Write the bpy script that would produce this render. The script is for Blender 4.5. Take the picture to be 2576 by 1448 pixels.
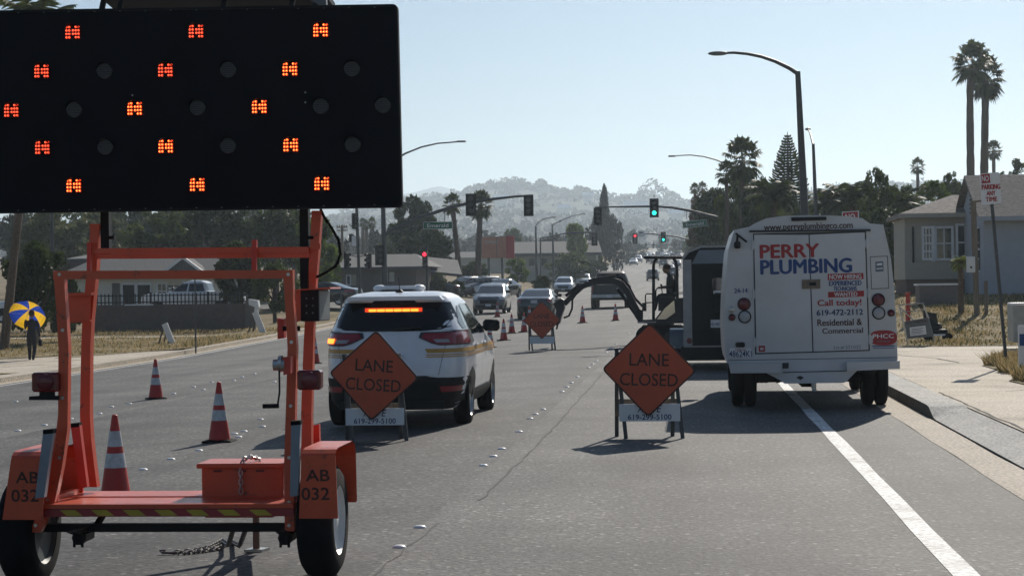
import bpy, math, random
import numpy as np
from mathutils import Vector, Matrix
R = math.radians
rnd = random.Random(7)
S = bpy.context.scene
for o in list(bpy.data.objects): bpy.data.objects.remove(o)
COL = S.collection

# ------------------------------------------------------------------ camera
F_PX, CX, CY = 4900.0, 1287.5, 724.0        # focal length and centre, in the 2575-pixel wide view of the photograph
YAW, ROLL, CAMZ = 0.0908, 0.013, 1.75
c_, s_ = math.cos(YAW), math.sin(YAW)
RV, FV, UV = Vector((c_, s_, 0)), Vector((-s_, c_, 0)), Vector((0, 0, 1))
cam = bpy.data.cameras.new('camera'); cam.sensor_width = 36; cam.lens = 36*F_PX/2575
cam.clip_start = .1; cam.clip_end = 20000
camo = bpy.data.objects.new('camera', cam); COL.objects.link(camo)
rc, rs = math.cos(ROLL), math.sin(ROLL)
cr = RV*rc - UV*rs; cu = RV*rs + UV*rc
camo.matrix_world = Matrix(((cr.x, cu.x, -FV.x, 0), (cr.y, cu.y, -FV.y, 0), (cr.z, cu.z, -FV.z, CAMZ), (0, 0, 0, 1)))
S.camera = camo

# ------------------------------------------------------------------ world, sun, exposure
SUN_EL, SUN_AZ = R(31), R(13)
w = bpy.data.worlds.new('World'); S.world = w; w.use_nodes = True
nt = w.node_tree; nt.nodes.clear()
sky = nt.nodes.new('ShaderNodeTexSky'); sky.sky_type = 'NISHITA'; sky.sun_disc = False
sky.sun_elevation = SUN_EL; sky.sun_rotation = SUN_AZ; sky.air_density = 1.0; sky.dust_density = 0.12; sky.ozone_density = 4.0
bg = nt.nodes.new('ShaderNodeBackground'); bg.inputs[1].default_value = 0.060
wo = nt.nodes.new('ShaderNodeOutputWorld')
nt.links.new(sky.outputs[0], bg.inputs[0]); nt.links.new(bg.outputs[0], wo.inputs[0])
sl = bpy.data.lights.new('sun', 'SUN'); sl.energy = 4.6; sl.angle = R(.53); sl.color = (1, .93, .83)
so = bpy.data.objects.new('sun', sl); COL.objects.link(so)
sd = Vector((math.sin(SUN_AZ)*math.cos(SUN_EL), math.cos(SUN_AZ)*math.cos(SUN_EL), math.sin(SUN_EL)))
so.rotation_euler = sd.to_track_quat('Z', 'Y').to_euler(); so.location = (0, 0, 60)
vs = S.view_settings; vs.view_transform = 'Standard'; vs.look = 'None'; vs.gamma = 1; vs.exposure = 0.0; vs.use_curve_mapping = False
S.render.engine = 'CYCLES'
S.cycles.use_denoising = True; S.cycles.max_bounces = 8; S.cycles.volume_bounces = 1; S.cycles.transparent_max_bounces = 12
S.cycles.caustics_reflective = False; S.cycles.caustics_refractive = False

# ------------------------------------------------------------------ picture <-> world
def ray(u, v):
    a, b = (u-CX)/F_PX, (CY-v)/F_PX
    a2, b2 = a*rc + b*rs, -a*rs + b*rc
    return FV + RV*a2 + UV*b2
def U(u, v, Y):                       # world point at distance Y along the road seen at (u, v)
    d = ray(u, v); t = Y/d.y
    return Vector((d.x*t, Y, CAMZ + d.z*t))
PY = [-60, 45, 62, 80, 100, 140, 180, 240, 290, 330, 450, 700, 1000, 1500, 3000]
PZ = [0, 0, .05, .22, .52, .85, 1.08, 1.75, 2.7, 3.9, 7.3, 13, 21, 30, 40]
def prof(Y): return float(np.interp(Y, PY, PZ))
def sst(a, b, x):
    t = min(1, max(0, (x-a)/(b-a))); return t*t*(3-2*t)
def G(X, Y):
    z = prof(Y)
    if X < -2:
        k = sst(85, 150, Y)
        z -= .03*min(-X-2, 20)*(1-k)
        if X < -18: z += .45*k*min(1, (-18-X)/4)
    if X > 5:
        z += 1.0*sst(50, 73, Y)*min(1, (X-5)/2.5)*(1-sst(110, 170, Y))
    return z
def gnd(u, v, off=0.0):               # where the ground is seen at (u, v)
    lo, hi = 6.0, 900.0
    for _ in range(50):
        m = (lo+hi)/2; p = U(u, v, m)
        if p.z > G(p.x, p.y)+off: lo = m
        else: hi = m
    return U(u, v, lo)

# ------------------------------------------------------------------ objects
ORG = {}
def tag(o, label=None, cat=None, group=None, kind=None):
    if label: o['label'] = label
    if cat: o['category'] = cat
    if group: o['group'] = group
    if kind: o['kind'] = kind
    return o
def thing(name, label, cat, loc=(0, 0, 0), group=None, rz=0):
    o = bpy.data.objects.new(name, None); COL.objects.link(o); o.location = loc; o.empty_display_size = .2
    o.rotation_euler.z = rz
    ORG[o.name] = Vector(loc); return tag(o, label, cat, group)
def place(o, loc, rz=0, sc=None, ry=0, rx=0):
    o.location = loc; o.rotation_euler = (rx, ry, rz)
    if sc is not None: o.scale = sc if hasattr(sc, '__len__') else (sc, sc, sc)
    return o
def copy_tree(o, parent=None):
    c = o.copy(); COL.objects.link(c)
    if parent is not None: c.parent = parent
    for ch in list(o.children): copy_tree(ch, c)
    return c
FONT = None
class MB:
    def __init__(s): s.v = []; s.f = []; s.mi = []; s.mats = []; s.cur = 0
    def use(s, m):
        if m not in s.mats: s.mats.append(m)
        s.cur = s.mats.index(m); return s
    def add(s, vs_, fs):
        b = len(s.v); s.v += [tuple(q) for q in vs_]
        for f in fs: s.f.append(tuple(b+i for i in f)); s.mi.append(s.cur)
        return s
    def box(s, c, d, rot=None, bev=0):
        x, y, z = d[0]/2, d[1]/2, d[2]/2
        if bev:
            b = min(bev, x*.9, y*.9, z*.9); V_ = []
            for sx in (-1, 1):
                for sy in (-1, 1):
                    for sz in (-1, 1):
                        V_ += [Vector((sx*x, sy*(y-b), sz*(z-b))), Vector((sx*(x-b), sy*y, sz*(z-b))), Vector((sx*(x-b), sy*(y-b), sz*z))]
            def q(sx, sy, sz, k): return (((sx > 0)*2+(sy > 0))*2+(sz > 0))*3+k
            Fs = []
            for g in (-1, 1):
                Fs.append([q(g, -1, -1, 0), q(g, 1, -1, 0), q(g, 1, 1, 0), q(g, -1, 1, 0)][::g])
                Fs.append([q(-1, g, -1, 1), q(-1, g, 1, 1), q(1, g, 1, 1), q(1, g, -1, 1)][::g])
                Fs.append([q(-1, -1, g, 2), q(1, -1, g, 2), q(1, 1, g, 2), q(-1, 1, g, 2)][::g])
                for h in (-1, 1):
                    Fs.append([q(g, h, -1, 0), q(g, h, 1, 0), q(g, h, 1, 1), q(g, h, -1, 1)])
                    Fs.append([q(g, -1, h, 0), q(g, 1, h, 0), q(g, 1, h, 2), q(g, -1, h, 2)])
                    Fs.append([q(-1, g, h, 1), q(1, g, h, 1), q(1, g, h, 2), q(-1, g, h, 2)])
                    for k in (-1, 1): Fs.append([q(g, h, k, 0), q(g, h, k, 1), q(g, h, k, 2)])
        else:
            V_ = [Vector((a*x, b*y, e*z)) for a in (-1, 1) for b in (-1, 1) for e in (-1, 1)]
            Fs = [(0, 1, 3, 2), (4, 6, 7, 5), (0, 4, 5, 1), (2, 3, 7, 6), (0, 2, 6, 4), (1, 5, 7, 3)]
        if rot is not None:
            if not isinstance(rot, Matrix):
                rot = (Matrix.Rotation(rot[2], 3, 'Z') @ Matrix.Rotation(rot[1], 3, 'Y') @ Matrix.Rotation(rot[0], 3, 'X'))
            V_ = [rot @ q_ for q_ in V_]
        c = Vector(c); return s.add([q_+c for q_ in V_], Fs)
    def bar(s, p, q, w_, h=None, up=(0, 0, 1), bev=0):
        p, q = Vector(p), Vector(q); d = q-p; L = d.length
        if L < 1e-6: return s
        z = d/L; u_ = Vector(up)
        if abs(z.dot(u_)) > .98: u_ = Vector((0, 1, 0))
        x = u_.cross(z).normalized(); y = z.cross(x)
        return s.box((p+q)/2, (w_, h or w_, L), Matrix((x, y, z)).transposed(), bev)
    def tube(s, pts, r, n=8, cap=True):
        pts = [Vector(p) for p in pts]; k = len(pts)
        rr = r if hasattr(r, '__len__') else [r]*k
        T = [(pts[min(i+1, k-1)]-pts[max(i-1, 0)]).normalized() for i in range(k)]
        u_ = Vector((0, 0, 1)) if abs(T[0].z) < .9 else Vector((1, 0, 0)); V_ = []
        x = u_.cross(T[0]).normalized()
        for i in range(k):
            x = (x - T[i]*x.dot(T[i])).normalized(); y = T[i].cross(x)
            V_ += [pts[i]+(x*math.cos(2*math.pi*j/n)+y*math.sin(2*math.pi*j/n))*rr[i] for j in range(n)]
        Fs = [(i*n+j, i*n+(j+1) % n, (i+1)*n+(j+1) % n, (i+1)*n+j) for i in range(k-1) for j in range(n)]
        if cap: Fs += [tuple(range(n))[::-1], tuple((k-1)*n+j for j in range(n))]
        return s.add(V_, Fs)
    def lathe(s, prof_, o=(0, 0, 0), axis='Z', n=24, capt=True):
        o = Vector(o); V_ = []; k = len(prof_)
        for (r, h) in prof_:
            for j in range(n):
                a = 2*math.pi*j/n; c1, s1 = r*math.cos(a), r*math.sin(a)
                V_.append(o+Vector((c1, s1, h) if axis == 'Z' else ((h, c1, s1) if axis == 'X' else (s1, h, c1))))
        Fs = [(i*n+j, i*n+(j+1) % n, (i+1)*n+(j+1) % n, (i+1)*n+j) for i in range(k-1) for j in range(n)]
        if capt: Fs += [tuple(range(n))[::-1], tuple((k-1)*n+j for j in range(n))]
        return s.add(V_, Fs)
    def prism(s, poly, a, b, ax='Y'):     # polygon in the other two axes, extruded along ax
        def p(q, t): return (q[0], t, q[1]) if ax == 'Y' else ((t, q[0], q[1]) if ax == 'X' else (q[0], q[1], t))
        n = len(poly); V_ = [p(q, a) for q in poly]+[p(q, b) for q in poly]
        Fs = [tuple(range(n))[::-1], tuple(range(n, 2*n))]+[(i, (i+1) % n, n+(i+1) % n, n+i) for i in range(n)]
        return s.add(V_, Fs)
    def quad(s, *q): return s.add(q, [tuple(range(len(q)))])
    def ball(s, c, r, n=12, m=8):
        r = r if hasattr(r, '__len__') else (r, r, r); c = Vector(c)
        V_ = [c+Vector((r[0]*math.sin(math.pi*i/m)*math.cos(2*math.pi*j/n), r[1]*math.sin(math.pi*i/m)*math.sin(2*math.pi*j/n), r[2]*math.cos(math.pi*i/m))) for i in range(m+1) for j in range(n)]
        return s.add(V_, [(i*n+j, i*n+(j+1) % n, (i+1)*n+(j+1) % n, (i+1)*n+j) for i in range(m) for j in range(n)])
    def text(s, txt, c, h, width=None, bold=0.0, rot=0, face='-Y', shear=0, fat=0):  # c: centre; h: capital height; facing the camera
        cu_ = bpy.data.curves.new('t', 'FONT'); cu_.body = txt; cu_.size = 1; cu_.offset = bold; cu_.shear = shear
        cu_.align_x = 'LEFT'; cu_.resolution_u = 3
        ob = bpy.data.objects.new('t', cu_); COL.objects.link(ob)
        dg = bpy.context.evaluated_depsgraph_get(); dg.update()
        me = bpy.data.meshes.new_from_object(ob.evaluated_get(dg))
        if not len(me.vertices): return s
        xs = [v.co.x for v in me.vertices]; ys = [v.co.y for v in me.vertices]
        x0, x1, y0, y1 = min(xs), max(xs), min(ys), max(ys)
        sy = h/.69; sx = sy if width is None else width/(x1-x0)
        cr_, sr_ = math.cos(rot), math.sin(rot); V_ = []
        for v in me.vertices:
            x, y = (v.co.x-(x0+x1)/2)*sx, (v.co.y-.345)*sy
            x, y = x*cr_-y*sr_, x*sr_+y*cr_
            V_.append((c[0]+x, c[1], c[2]+y) if face == '-Y' else (c[0]-x, c[1], c[2]+y))
        Fs = [tuple(p.vertices) for p in me.polygons]
        for k, (ox, oz) in enumerate(((0, 0), (1, 0), (-1, 0), (0, 1), (0, -1)) if fat else ((0, 0),)):
            s.add([(x+ox*fat*h, y-.0003*k, z+oz*fat*h*.6) for x, y, z in V_], Fs)
        bpy.data.objects.remove(ob); bpy.data.curves.remove(cu_); bpy.data.meshes.remove(me)
        return s
    def mesh(s, name, smooth=None):
        me = bpy.data.meshes.new(name); me.from_pydata(s.v, [], s.f)
        for m in s.mats: me.materials.append(m)
        if s.mats: me.polygons.foreach_set('material_index', s.mi)
        if smooth:
            me.polygons.foreach_set('use_smooth', [True]*len(me.polygons)); me.set_sharp_from_angle(angle=R(smooth))
        me.update(); return me
    def build(s, name, m=None, parent=None, smooth=None, local=False):
        if m is not None and not s.mats: s.mats = [m]
        if parent is not None and not local:
            o_ = ORG.get(parent.name, Vector((0, 0, 0))); s.v = [(p[0]-o_.x, p[1]-o_.y, p[2]-o_.z) for p in s.v]
        ob = bpy.data.objects.new(name, s.mesh(name, smooth)); COL.objects.link(ob)
        if parent is not None:
            ob.parent = parent; ORG[ob.name] = ORG.get(parent.name, Vector((0, 0, 0))) if not local else Vector((0, 0, 0))
        return ob
# sub-part: parent is a part that has no transform of its own, so the same origin holds

# ------------------------------------------------------------------ materials
def mk(name, rgb, rough=.6, metal=0, var=.12, scale=6, bump=0, coat=0, emis=None, es=1, spec=.5, rgb2=None, detail=4, stretch=None, bscale=None):
    m = bpy.data.materials.new(name); m.use_nodes = True; t = m.node_tree; b = t.nodes['Principled BSDF']
    b.inputs['Roughness'].default_value = rough; b.inputs['Metallic'].default_value = metal
    b.inputs['Specular IOR Level'].default_value = spec
    b.inputs['Coat Weight'].default_value = coat; b.inputs['Coat Roughness'].default_value = .06
    if emis:
        b.inputs['Base Color'].default_value = (*rgb, 1)
        b.inputs['Emission Color'].default_value = (*emis, 1); b.inputs['Emission Strength'].default_value = es; return m
    tc = t.nodes.new('ShaderNodeTexCoord'); nz = t.nodes.new('ShaderNodeTexNoise'); src = tc.outputs['Object']
    if stretch:
        mp = t.nodes.new('ShaderNodeMapping'); mp.inputs['Scale'].default_value = stretch; t.links.new(src, mp.inputs[0]); src = mp.outputs[0]
    nz.inputs['Scale'].default_value = scale; nz.inputs['Detail'].default_value = detail; nz.inputs['Roughness'].default_value = .6
    t.links.new(src, nz.inputs['Vector'])
    rp = t.nodes.new('ShaderNodeValToRGB'); rp.color_ramp.elements[0].position = .32; rp.color_ramp.elements[1].position = .68
    a = rgb2 or tuple(c*(1-var) for c in rgb); c2 = rgb if rgb2 else tuple(min(1, c*(1+var)) for c in rgb)
    rp.color_ramp.elements[0].color = (*a, 1); rp.color_ramp.elements[1].color = (*c2, 1)
    t.links.new(nz.outputs[0], rp.inputs[0]); t.links.new(rp.outputs[0], b.inputs['Base Color'])
    if bump:
        bp = t.nodes.new('ShaderNodeBump'); bp.inputs['Strength'].default_value = bump; bp.inputs['Distance'].default_value = .02
        h = nz.outputs[0]
        if bscale:
            n2 = t.nodes.new('ShaderNodeTexNoise'); n2.inputs['Scale'].default_value = bscale; n2.inputs['Detail'].default_value = 6; t.links.new(src, n2.inputs['Vector']); h = n2.outputs[0]
        t.links.new(h, bp.inputs['Height']); t.links.new(bp.outputs[0], b.inputs['Normal'])
    return m
def leafmat(name, c1, c2, trans=.3):
    m = bpy.data.materials.new(name); m.use_nodes = True; t = m.node_tree; t.nodes.clear()
    out = t.nodes.new('ShaderNodeOutputMaterial'); mx = t.nodes.new('ShaderNodeMixShader'); mx.inputs[0].default_value = trans
    d = t.nodes.new('ShaderNodeBsdfPrincipled'); tr = t.nodes.new('ShaderNodeBsdfTranslucent')
    d.inputs['Roughness'].default_value = .55; d.inputs['Specular IOR Level'].default_value = .12
    g = t.nodes.new('ShaderNodeNewGeometry'); oi = t.nodes.new('ShaderNodeObjectInfo'); rp = t.nodes.new('ShaderNodeValToRGB')
    ad = t.nodes.new('ShaderNodeMath'); ad.operation = 'MULTIPLY_ADD'; ad.inputs[1].default_value = .7
    o2 = t.nodes.new('ShaderNodeMath'); o2.operation = 'MULTIPLY'; o2.inputs[1].default_value = .3
    t.links.new(oi.outputs['Random'], o2.inputs[0]); t.links.new(g.outputs['Random Per Island'], ad.inputs[0]); t.links.new(o2.outputs[0], ad.inputs[2])
    rp.color_ramp.elements[0].color = (*c1, 1); rp.color_ramp.elements[1].color = (*c2, 1)
    t.links.new(ad.outputs[0], rp.inputs[0]); t.links.new(rp.outputs[0], d.inputs['Base Color']); t.links.new(rp.outputs[0], tr.inputs[0])
    t.links.new(d.outputs[0], mx.inputs[1]); t.links.new(tr.outputs[0], mx.inputs[2]); t.links.new(mx.outputs[0], out.inputs[0])
    return m
def ground_mat(name, stops, scale, fine, bump=.3, rough=.9, spec=.3, stretch=None, streak=None, mid=None):
    """stops: colours from the large noise; fine: grain scale"""
    m = bpy.data.materials.new(name); m.use_nodes = True; t = m.node_tree; b = t.nodes['Principled BSDF']
    b.inputs['Roughness'].default_value = rough; b.inputs['Specular IOR Level'].default_value = spec
    tc = t.nodes.new('ShaderNodeTexCoord'); mp = t.nodes.new('ShaderNodeMapping')
    if stretch: mp.inputs['Scale'].default_value = stretch
    t.links.new(tc.outputs['Object'], mp.inputs[0])
    n1 = t.nodes.new('ShaderNodeTexNoise'); n1.inputs['Scale'].default_value = scale; n1.inputs['Detail'].default_value = 5; t.links.new(mp.outputs[0], n1.inputs['Vector'])
    rp = t.nodes.new('ShaderNodeValToRGB')
    while len(rp.color_ramp.elements) < len(stops): rp.color_ramp.elements.new(.5)
    for i, c in enumerate(stops):
        rp.color_ramp.elements[i].position = .3+.4*i/(len(stops)-1); rp.color_ramp.elements[i].color = (*c, 1)
    t.links.new(n1.outputs[0], rp.inputs[0])
    n2 = t.nodes.new('ShaderNodeTexNoise'); n2.inputs['Scale'].default_value = fine; n2.inputs['Detail'].default_value = 3; t.links.new(tc.outputs['Object'], n2.inputs['Vector'])
    r2 = t.nodes.new('ShaderNodeValToRGB'); r2.color_ramp.elements[0].position = .3; r2.color_ramp.elements[1].position = .72
    r2.color_ramp.elements[0].color = (.5, .5, .5, 1); r2.color_ramp.elements[1].color = (1.45, 1.45, 1.45, 1)
    t.links.new(n2.outputs[0], r2.inputs[0])
    mm = t.nodes.new('ShaderNodeMix'); mm.data_type = 'RGBA'; mm.blend_type = 'MULTIPLY'; mm.inputs[0].default_value = 1
    t.links.new(rp.outputs[0], mm.inputs[6]); t.links.new(r2.outputs[0], mm.inputs[7]); col = mm.outputs[2]
    if mid:
        n5 = t.nodes.new('ShaderNodeTexVoronoi'); n5.inputs['Scale'].default_value = mid; t.links.new(tc.outputs['Object'], n5.inputs['Vector'])
        sp = t.nodes.new('ShaderNodeSeparateColor'); t.links.new(n5.outputs['Color'], sp.inputs[0])
        r5 = t.nodes.new('ShaderNodeValToRGB'); e5 = r5.color_ramp.elements; e5[0].position = .0; e5[0].color = (.62, .62, .62, 1); e5[1].position = .8; e5[1].color = (1.12, 1.12, 1.11, 1)
        e6 = e5.new(.97); e6.color = (1.25, 1.25, 1.22, 1); e7 = e5.new(.985); e7.color = (2.6, 2.6, 2.5, 1); t.links.new(sp.outputs[0], r5.inputs[0])
        m5 = t.nodes.new('ShaderNodeMix'); m5.data_type = 'RGBA'; m5.blend_type = 'MULTIPLY'; m5.inputs[0].default_value = 1
        t.links.new(col, m5.inputs[6]); t.links.new(r5.outputs[0], m5.inputs[7]); col = m5.outputs[2]
    if streak:
        n3 = t.nodes.new('ShaderNodeTexNoise'); n3.inputs['Scale'].default_value = 1; n3.inputs['Detail'].default_value = 3
        m3 = t.nodes.new('ShaderNodeMapping'); m3.inputs['Scale'].default_value = streak; t.links.new(tc.outputs['Object'], m3.inputs[0]); t.links.new(m3.outputs[0], n3.inputs['Vector'])
        r3 = t.nodes.new('ShaderNodeValToRGB'); r3.color_ramp.elements[0].position = .35; r3.color_ramp.elements[1].position = .65
        r3.color_ramp.elements[0].color = (.74, .74, .745, 1); r3.color_ramp.elements[1].color = (1.14, 1.14, 1.13, 1); t.links.new(n3.outputs[0], r3.inputs[0])
        m4 = t.nodes.new('ShaderNodeMix'); m4.data_type = 'RGBA'; m4.blend_type = 'MULTIPLY'; m4.inputs[0].default_value = 1
        t.links.new(col, m4.inputs[6]); t.links.new(r3.outputs[0], m4.inputs[7]); col = m4.outputs[2]
    t.links.new(col, b.inputs['Base Color'])
    bp = t.nodes.new('ShaderNodeBump'); bp.inputs['Strength'].default_value = bump; bp.inputs['Distance'].default_value = .01
    t.links.new(n2.outputs[0], bp.inputs['Height']); t.links.new(bp.outputs[0], b.inputs['Normal'])
    return m
M = {}
M['asphalt'] = ground_mat('asphalt', [(.082, .081, .079), (.124, .121, .116), (.158, .154, .146)], .45, 26, .6, .78, .28, None, (.9, .04, 1), 34)
M['asphalt_dark'] = ground_mat('older_asphalt', [(.066, .066, .065), (.100, .098, .095), (.130, .127, .122)], .6, 22, .6, .78, .28, None, (.7, .05, 1), 30)
M['concrete'] = ground_mat('concrete', [(.36, .31, .235), (.53, .455, .35), (.60, .52, .41), (.64, .56, .445)], .55, 30, .15, .85, .3)
M['gutter'] = ground_mat('gutter_concrete', [(.47, .41, .32), (.58, .50, .40)], .8, 26, .15, .85, .3)
M['kerb'] = ground_mat('kerb_concrete', [(.40, .395, .37), (.52, .50, .46)], 1.1, 30, .2, .85, .3)
M['dirt'] = ground_mat('dry_earth', [(.15, .12, .06), (.24, .185, .105), (.34, .26, .165)], .35, 9, .6, .95, .1)
M['lawn'] = ground_mat('dry_lawn', [(.17, .145, .07), (.28, .22, .12), (.38, .30, .175)], .8, 14, .8, .95, .1)
M['linepaint'] = ground_mat('line_paint', [(.40, .39, .36), (.66, .65, .62), (.78, .78, .75), (.80, .80, .77)], 2.2, 22, .25, .7, .4)
M['hill'] = ground_mat('hillside', [(.03, .034, .024), (.042, .045, .03), (.06, .058, .042)], .012, .08, .2, .95, .1)
M['crack'] = mk('crack_tar', (.055, .053, .05), .9)
M['orange'] = None; M['orange_plain'] = mk('orange_paint', (.66, .085, .026), .34, var=.10, scale=3, bump=.04, bscale=25, coat=.15, rgb2=(.54, .072, .026))
def worn(name, base, rough):
    m = mk(name, base, rough, var=.12, scale=3, coat=.15, rgb2=tuple(c*.82 for c in base)); t = m.node_tree; b = t.nodes['Principled BSDF']
    src = b.inputs['Base Color'].links[0].from_socket; tc = t.nodes.new('ShaderNodeTexCoord'); n = t.nodes.new('ShaderNodeTexNoise'); n.inputs['Scale'].default_value = 14; n.inputs['Detail'].default_value = 8; n.inputs['Roughness'].default_value = .75
    t.links.new(tc.outputs['Object'], n.inputs['Vector']); r = t.nodes.new('ShaderNodeValToRGB'); e = r.color_ramp.elements; e[0].position = .585; e[0].color = (0, 0, 0, 1); e[1].position = .645; e[1].color = (.8, .8, .8, 1); t.links.new(n.outputs[0], r.inputs[0])
    x = t.nodes.new('ShaderNodeMix'); x.data_type = 'RGBA'; t.links.new(r.outputs[0], x.inputs[0]); t.links.new(src, x.inputs[6]); x.inputs[7].default_value = (.10, .035, .02, 1); t.links.new(x.outputs[2], b.inputs['Base Color'])
    n2 = t.nodes.new('ShaderNodeTexNoise'); n2.inputs['Scale'].default_value = 5; n2.inputs['Detail'].default_value = 5; t.links.new(tc.outputs['Object'], n2.inputs['Vector']); r2 = t.nodes.new('ShaderNodeMapRange'); r2.inputs[3].default_value = rough-.1; r2.inputs[4].default_value = rough+.25; t.links.new(n2.outputs[0], r2.inputs[0]); t.links.new(r2.outputs[0], b.inputs['Roughness'])
    return m
M['orange'] = worn('worn_orange_paint', (.66, .085, .026), .36)
M['orange_red'] = mk('red_orange_paint', (.55, .05, .03), .45, var=.12, scale=3)
M['black'] = mk('black_metal', (.008, .008, .010), .55, var=.3, spec=.25)
M['boardblack'] = mk('board_black', (.006, .007, .011), .7, var=.15, scale=2, spec=.15)
M['rubber'] = mk('rubber', (.009, .009, .010), .85, var=.3, scale=12, spec=.15)
M['lens_dim'] = mk('dim_lens', (.028, .031, .036), .35, var=.4, scale=60)
M['lens_off'] = mk('unlit_lens', (.06, .065, .07), .3, var=.4, scale=60)
M['led'] = mk('amber_led', (.6, .1, .02), .4, emis=(1, .065, .014), es=2.2)
M['led_low'] = mk('red_amber_led', (.5, .06, .02), .4, emis=(1, .045, .012), es=1.3)
M['led_low_hot'] = mk('red_amber_core', (.7, .2, .1), .4, emis=(1, .22, .10), es=1.8)
M['led_hot'] = mk('amber_led_core', (.8, .3, .05), .4, emis=(1, .27, .05), es=4.5)
M['amber'] = mk('amber_strip', (.8, .3, .05), .4, emis=(1, .22, .02), es=3.2)
M['amber_edge'] = mk('amber_strip_edge', (.6, .1, .02), .4, emis=(1, .05, .01), es=.8)
M['maroon'] = mk('red_lens', (.13, .012, .02), .25, var=.2, scale=20)
M['redlens'] = mk('tail_lens', (.30, .02, .03), .15, coat=.5, var=.15)
M['greylens'] = mk('clear_lens', (.35, .36, .37), .15, coat=.5)
M['tape_red'] = mk('tape_red', (.32, .03, .035), .5)
M['tape_yel'] = mk('tape_yellow', (.48, .34, .03), .5)
M['steelblue'] = mk('galvanised_steel', (.19, .23, .28), .45, .4)
M['steel'] = mk('steel', (.5, .49, .46), .38, .8, var=.2)
M['chain'] = mk('chain_steel', (.16, .15, .14), .4, .8, var=.3)
M['whiterim'] = mk('white_rim', (.72, .72, .70), .4)
M['letter'] = mk('dark_lettering', (.05, .015, .012), .6)
M['navy'] = mk('navy_lettering', (.012, .03, .12), .55)
M['blue'] = mk('blue_lettering', (.008, .05, .20), .55)
M['red'] = mk('red_lettering', (.36, .018, .022), .55)
M['signorange'] = mk('sign_orange', (.56, .088, .03), .5, rgb2=(.45, .072, .028), scale=5, detail=8)
M['signblack'] = mk('sign_black', (.03, .012, .012), .6)
M['white'] = mk('white_paint', (.74, .75, .76), .45, var=.05, scale=2)
M['vanwhite'] = mk('van_white', (.57, .58, .61), .35, rgb2=(.47, .475, .48), scale=1.3, coat=.3, detail=9)
M['vanseam'] = mk('panel_gap', (.04, .045, .05), .7)
M['silver'] = mk('silver_paint', (.80, .81, .84), .3, .0, var=.03, coat=.6)
M['gold'] = mk('gold_stripe', (.55, .30, .06), .4)
M['plastic'] = mk('black_plastic', (.014, .015, .017), .6, spec=.25)
M['glass'] = mk('car_glass', (.012, .015, .018), .04, spec=.8)
M['tint'] = mk('tinted_glass', (.006, .008, .011), .08, spec=.4)
M['alloy'] = mk('alloy', (.45, .46, .47), .3, .7)
M['plate'] = mk('plate', (.62, .63, .64), .4)
M['conered'] = mk('cone_red', (.55, .028, .018), .5, var=.15, scale=5, rgb2=(.42, .025, .018))
M['coneband'] = mk('cone_band', (.55, .55, .56), .4, var=.25, scale=14)
M['greensign'] = mk('green_sign', (.012, .13, .055), .45)
M['galv'] = mk('galvanised_pole', (.075, .078, .08), .5, .3)
M['darkpole'] = mk('dark_pole', (.045, .048, .05), .55)
M['lit_red'] = mk('lit_red_lens', (.3, .01, .01), .3, emis=(1, .02, .05), es=3)
M['lit_green'] = mk('lit_green_lens', (.01, .3, .2), .3, emis=(.02, 1, .72), es=2.6)
M['wood'] = mk('weathered_wood', (.20, .16, .12), .8, var=.3, scale=4, stretch=(6, 6, .6))
M['trunk'] = mk('bark', (.10, .075, .055), .9, var=.35, scale=9, bump=.6)
M['palmtrunk'] = mk('palm_bark', (.12, .09, .065), .9, var=.35, scale=7, bump=.8, stretch=(1, 1, 5))
M['stucco'] = mk('stucco', (.42, .39, .33), .85, var=.06, scale=5, bump=.1, bscale=60)
M['stuccoblue'] = mk('blue_grey_stucco', (.40, .42, .46), .85, var=.05, scale=4, bump=.1, bscale=60)
M['cream'] = mk('cream_wall', (.68, .66, .58), .8, var=.05)
def shingles(name, c1, c2, mort):
    m = bpy.data.materials.new(name); m.use_nodes = True; t = m.node_tree; b = t.nodes['Principled BSDF']; b.inputs['Roughness'].default_value = .9; b.inputs['Specular IOR Level'].default_value = .15
    tc = t.nodes.new('ShaderNodeTexCoord'); br = t.nodes.new('ShaderNodeTexBrick'); br.inputs['Scale'].default_value = 1; br.inputs['Brick Width'].default_value = .34; br.inputs['Row Height'].default_value = .26; br.inputs['Mortar Size'].default_value = .02
    br.inputs['Color1'].default_value = (*c1, 1); br.inputs['Color2'].default_value = (*c2, 1); br.inputs['Mortar'].default_value = (*mort, 1); t.links.new(tc.outputs['Object'], br.inputs['Vector'])
    n = t.nodes.new('ShaderNodeTexNoise'); n.inputs['Scale'].default_value = 1.6; n.inputs['Detail'].default_value = 6; t.links.new(tc.outputs['Object'], n.inputs['Vector']); r = t.nodes.new('ShaderNodeValToRGB'); r.color_ramp.elements[0].position = .35; r.color_ramp.elements[0].color = (.6, .6, .6, 1); r.color_ramp.elements[1].position = .68; r.color_ramp.elements[1].color = (1.25, 1.22, 1.18, 1); t.links.new(n.outputs[0], r.inputs[0])
    x = t.nodes.new('ShaderNodeMix'); x.data_type = 'RGBA'; x.blend_type = 'MULTIPLY'; x.inputs[0].default_value = 1; t.links.new(br.outputs[0], x.inputs[6]); t.links.new(r.outputs[0], x.inputs[7]); t.links.new(x.outputs[2], b.inputs['Base Color'])
    bp = t.nodes.new('ShaderNodeBump'); bp.inputs['Strength'].default_value = .6; bp.inputs['Distance'].default_value = .04; t.links.new(br.outputs['Color'], bp.inputs['Height']); t.links.new(bp.outputs[0], b.inputs['Normal']); return m
M['shingle'] = shingles('roof_shingle', (.10, .10, .10), (.155, .152, .148), (.04, .04, .04))
M['shinglelit'] = shingles('brown_shingle', (.17, .145, .125), (.30, .265, .235), (.06, .05, .045))
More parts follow.
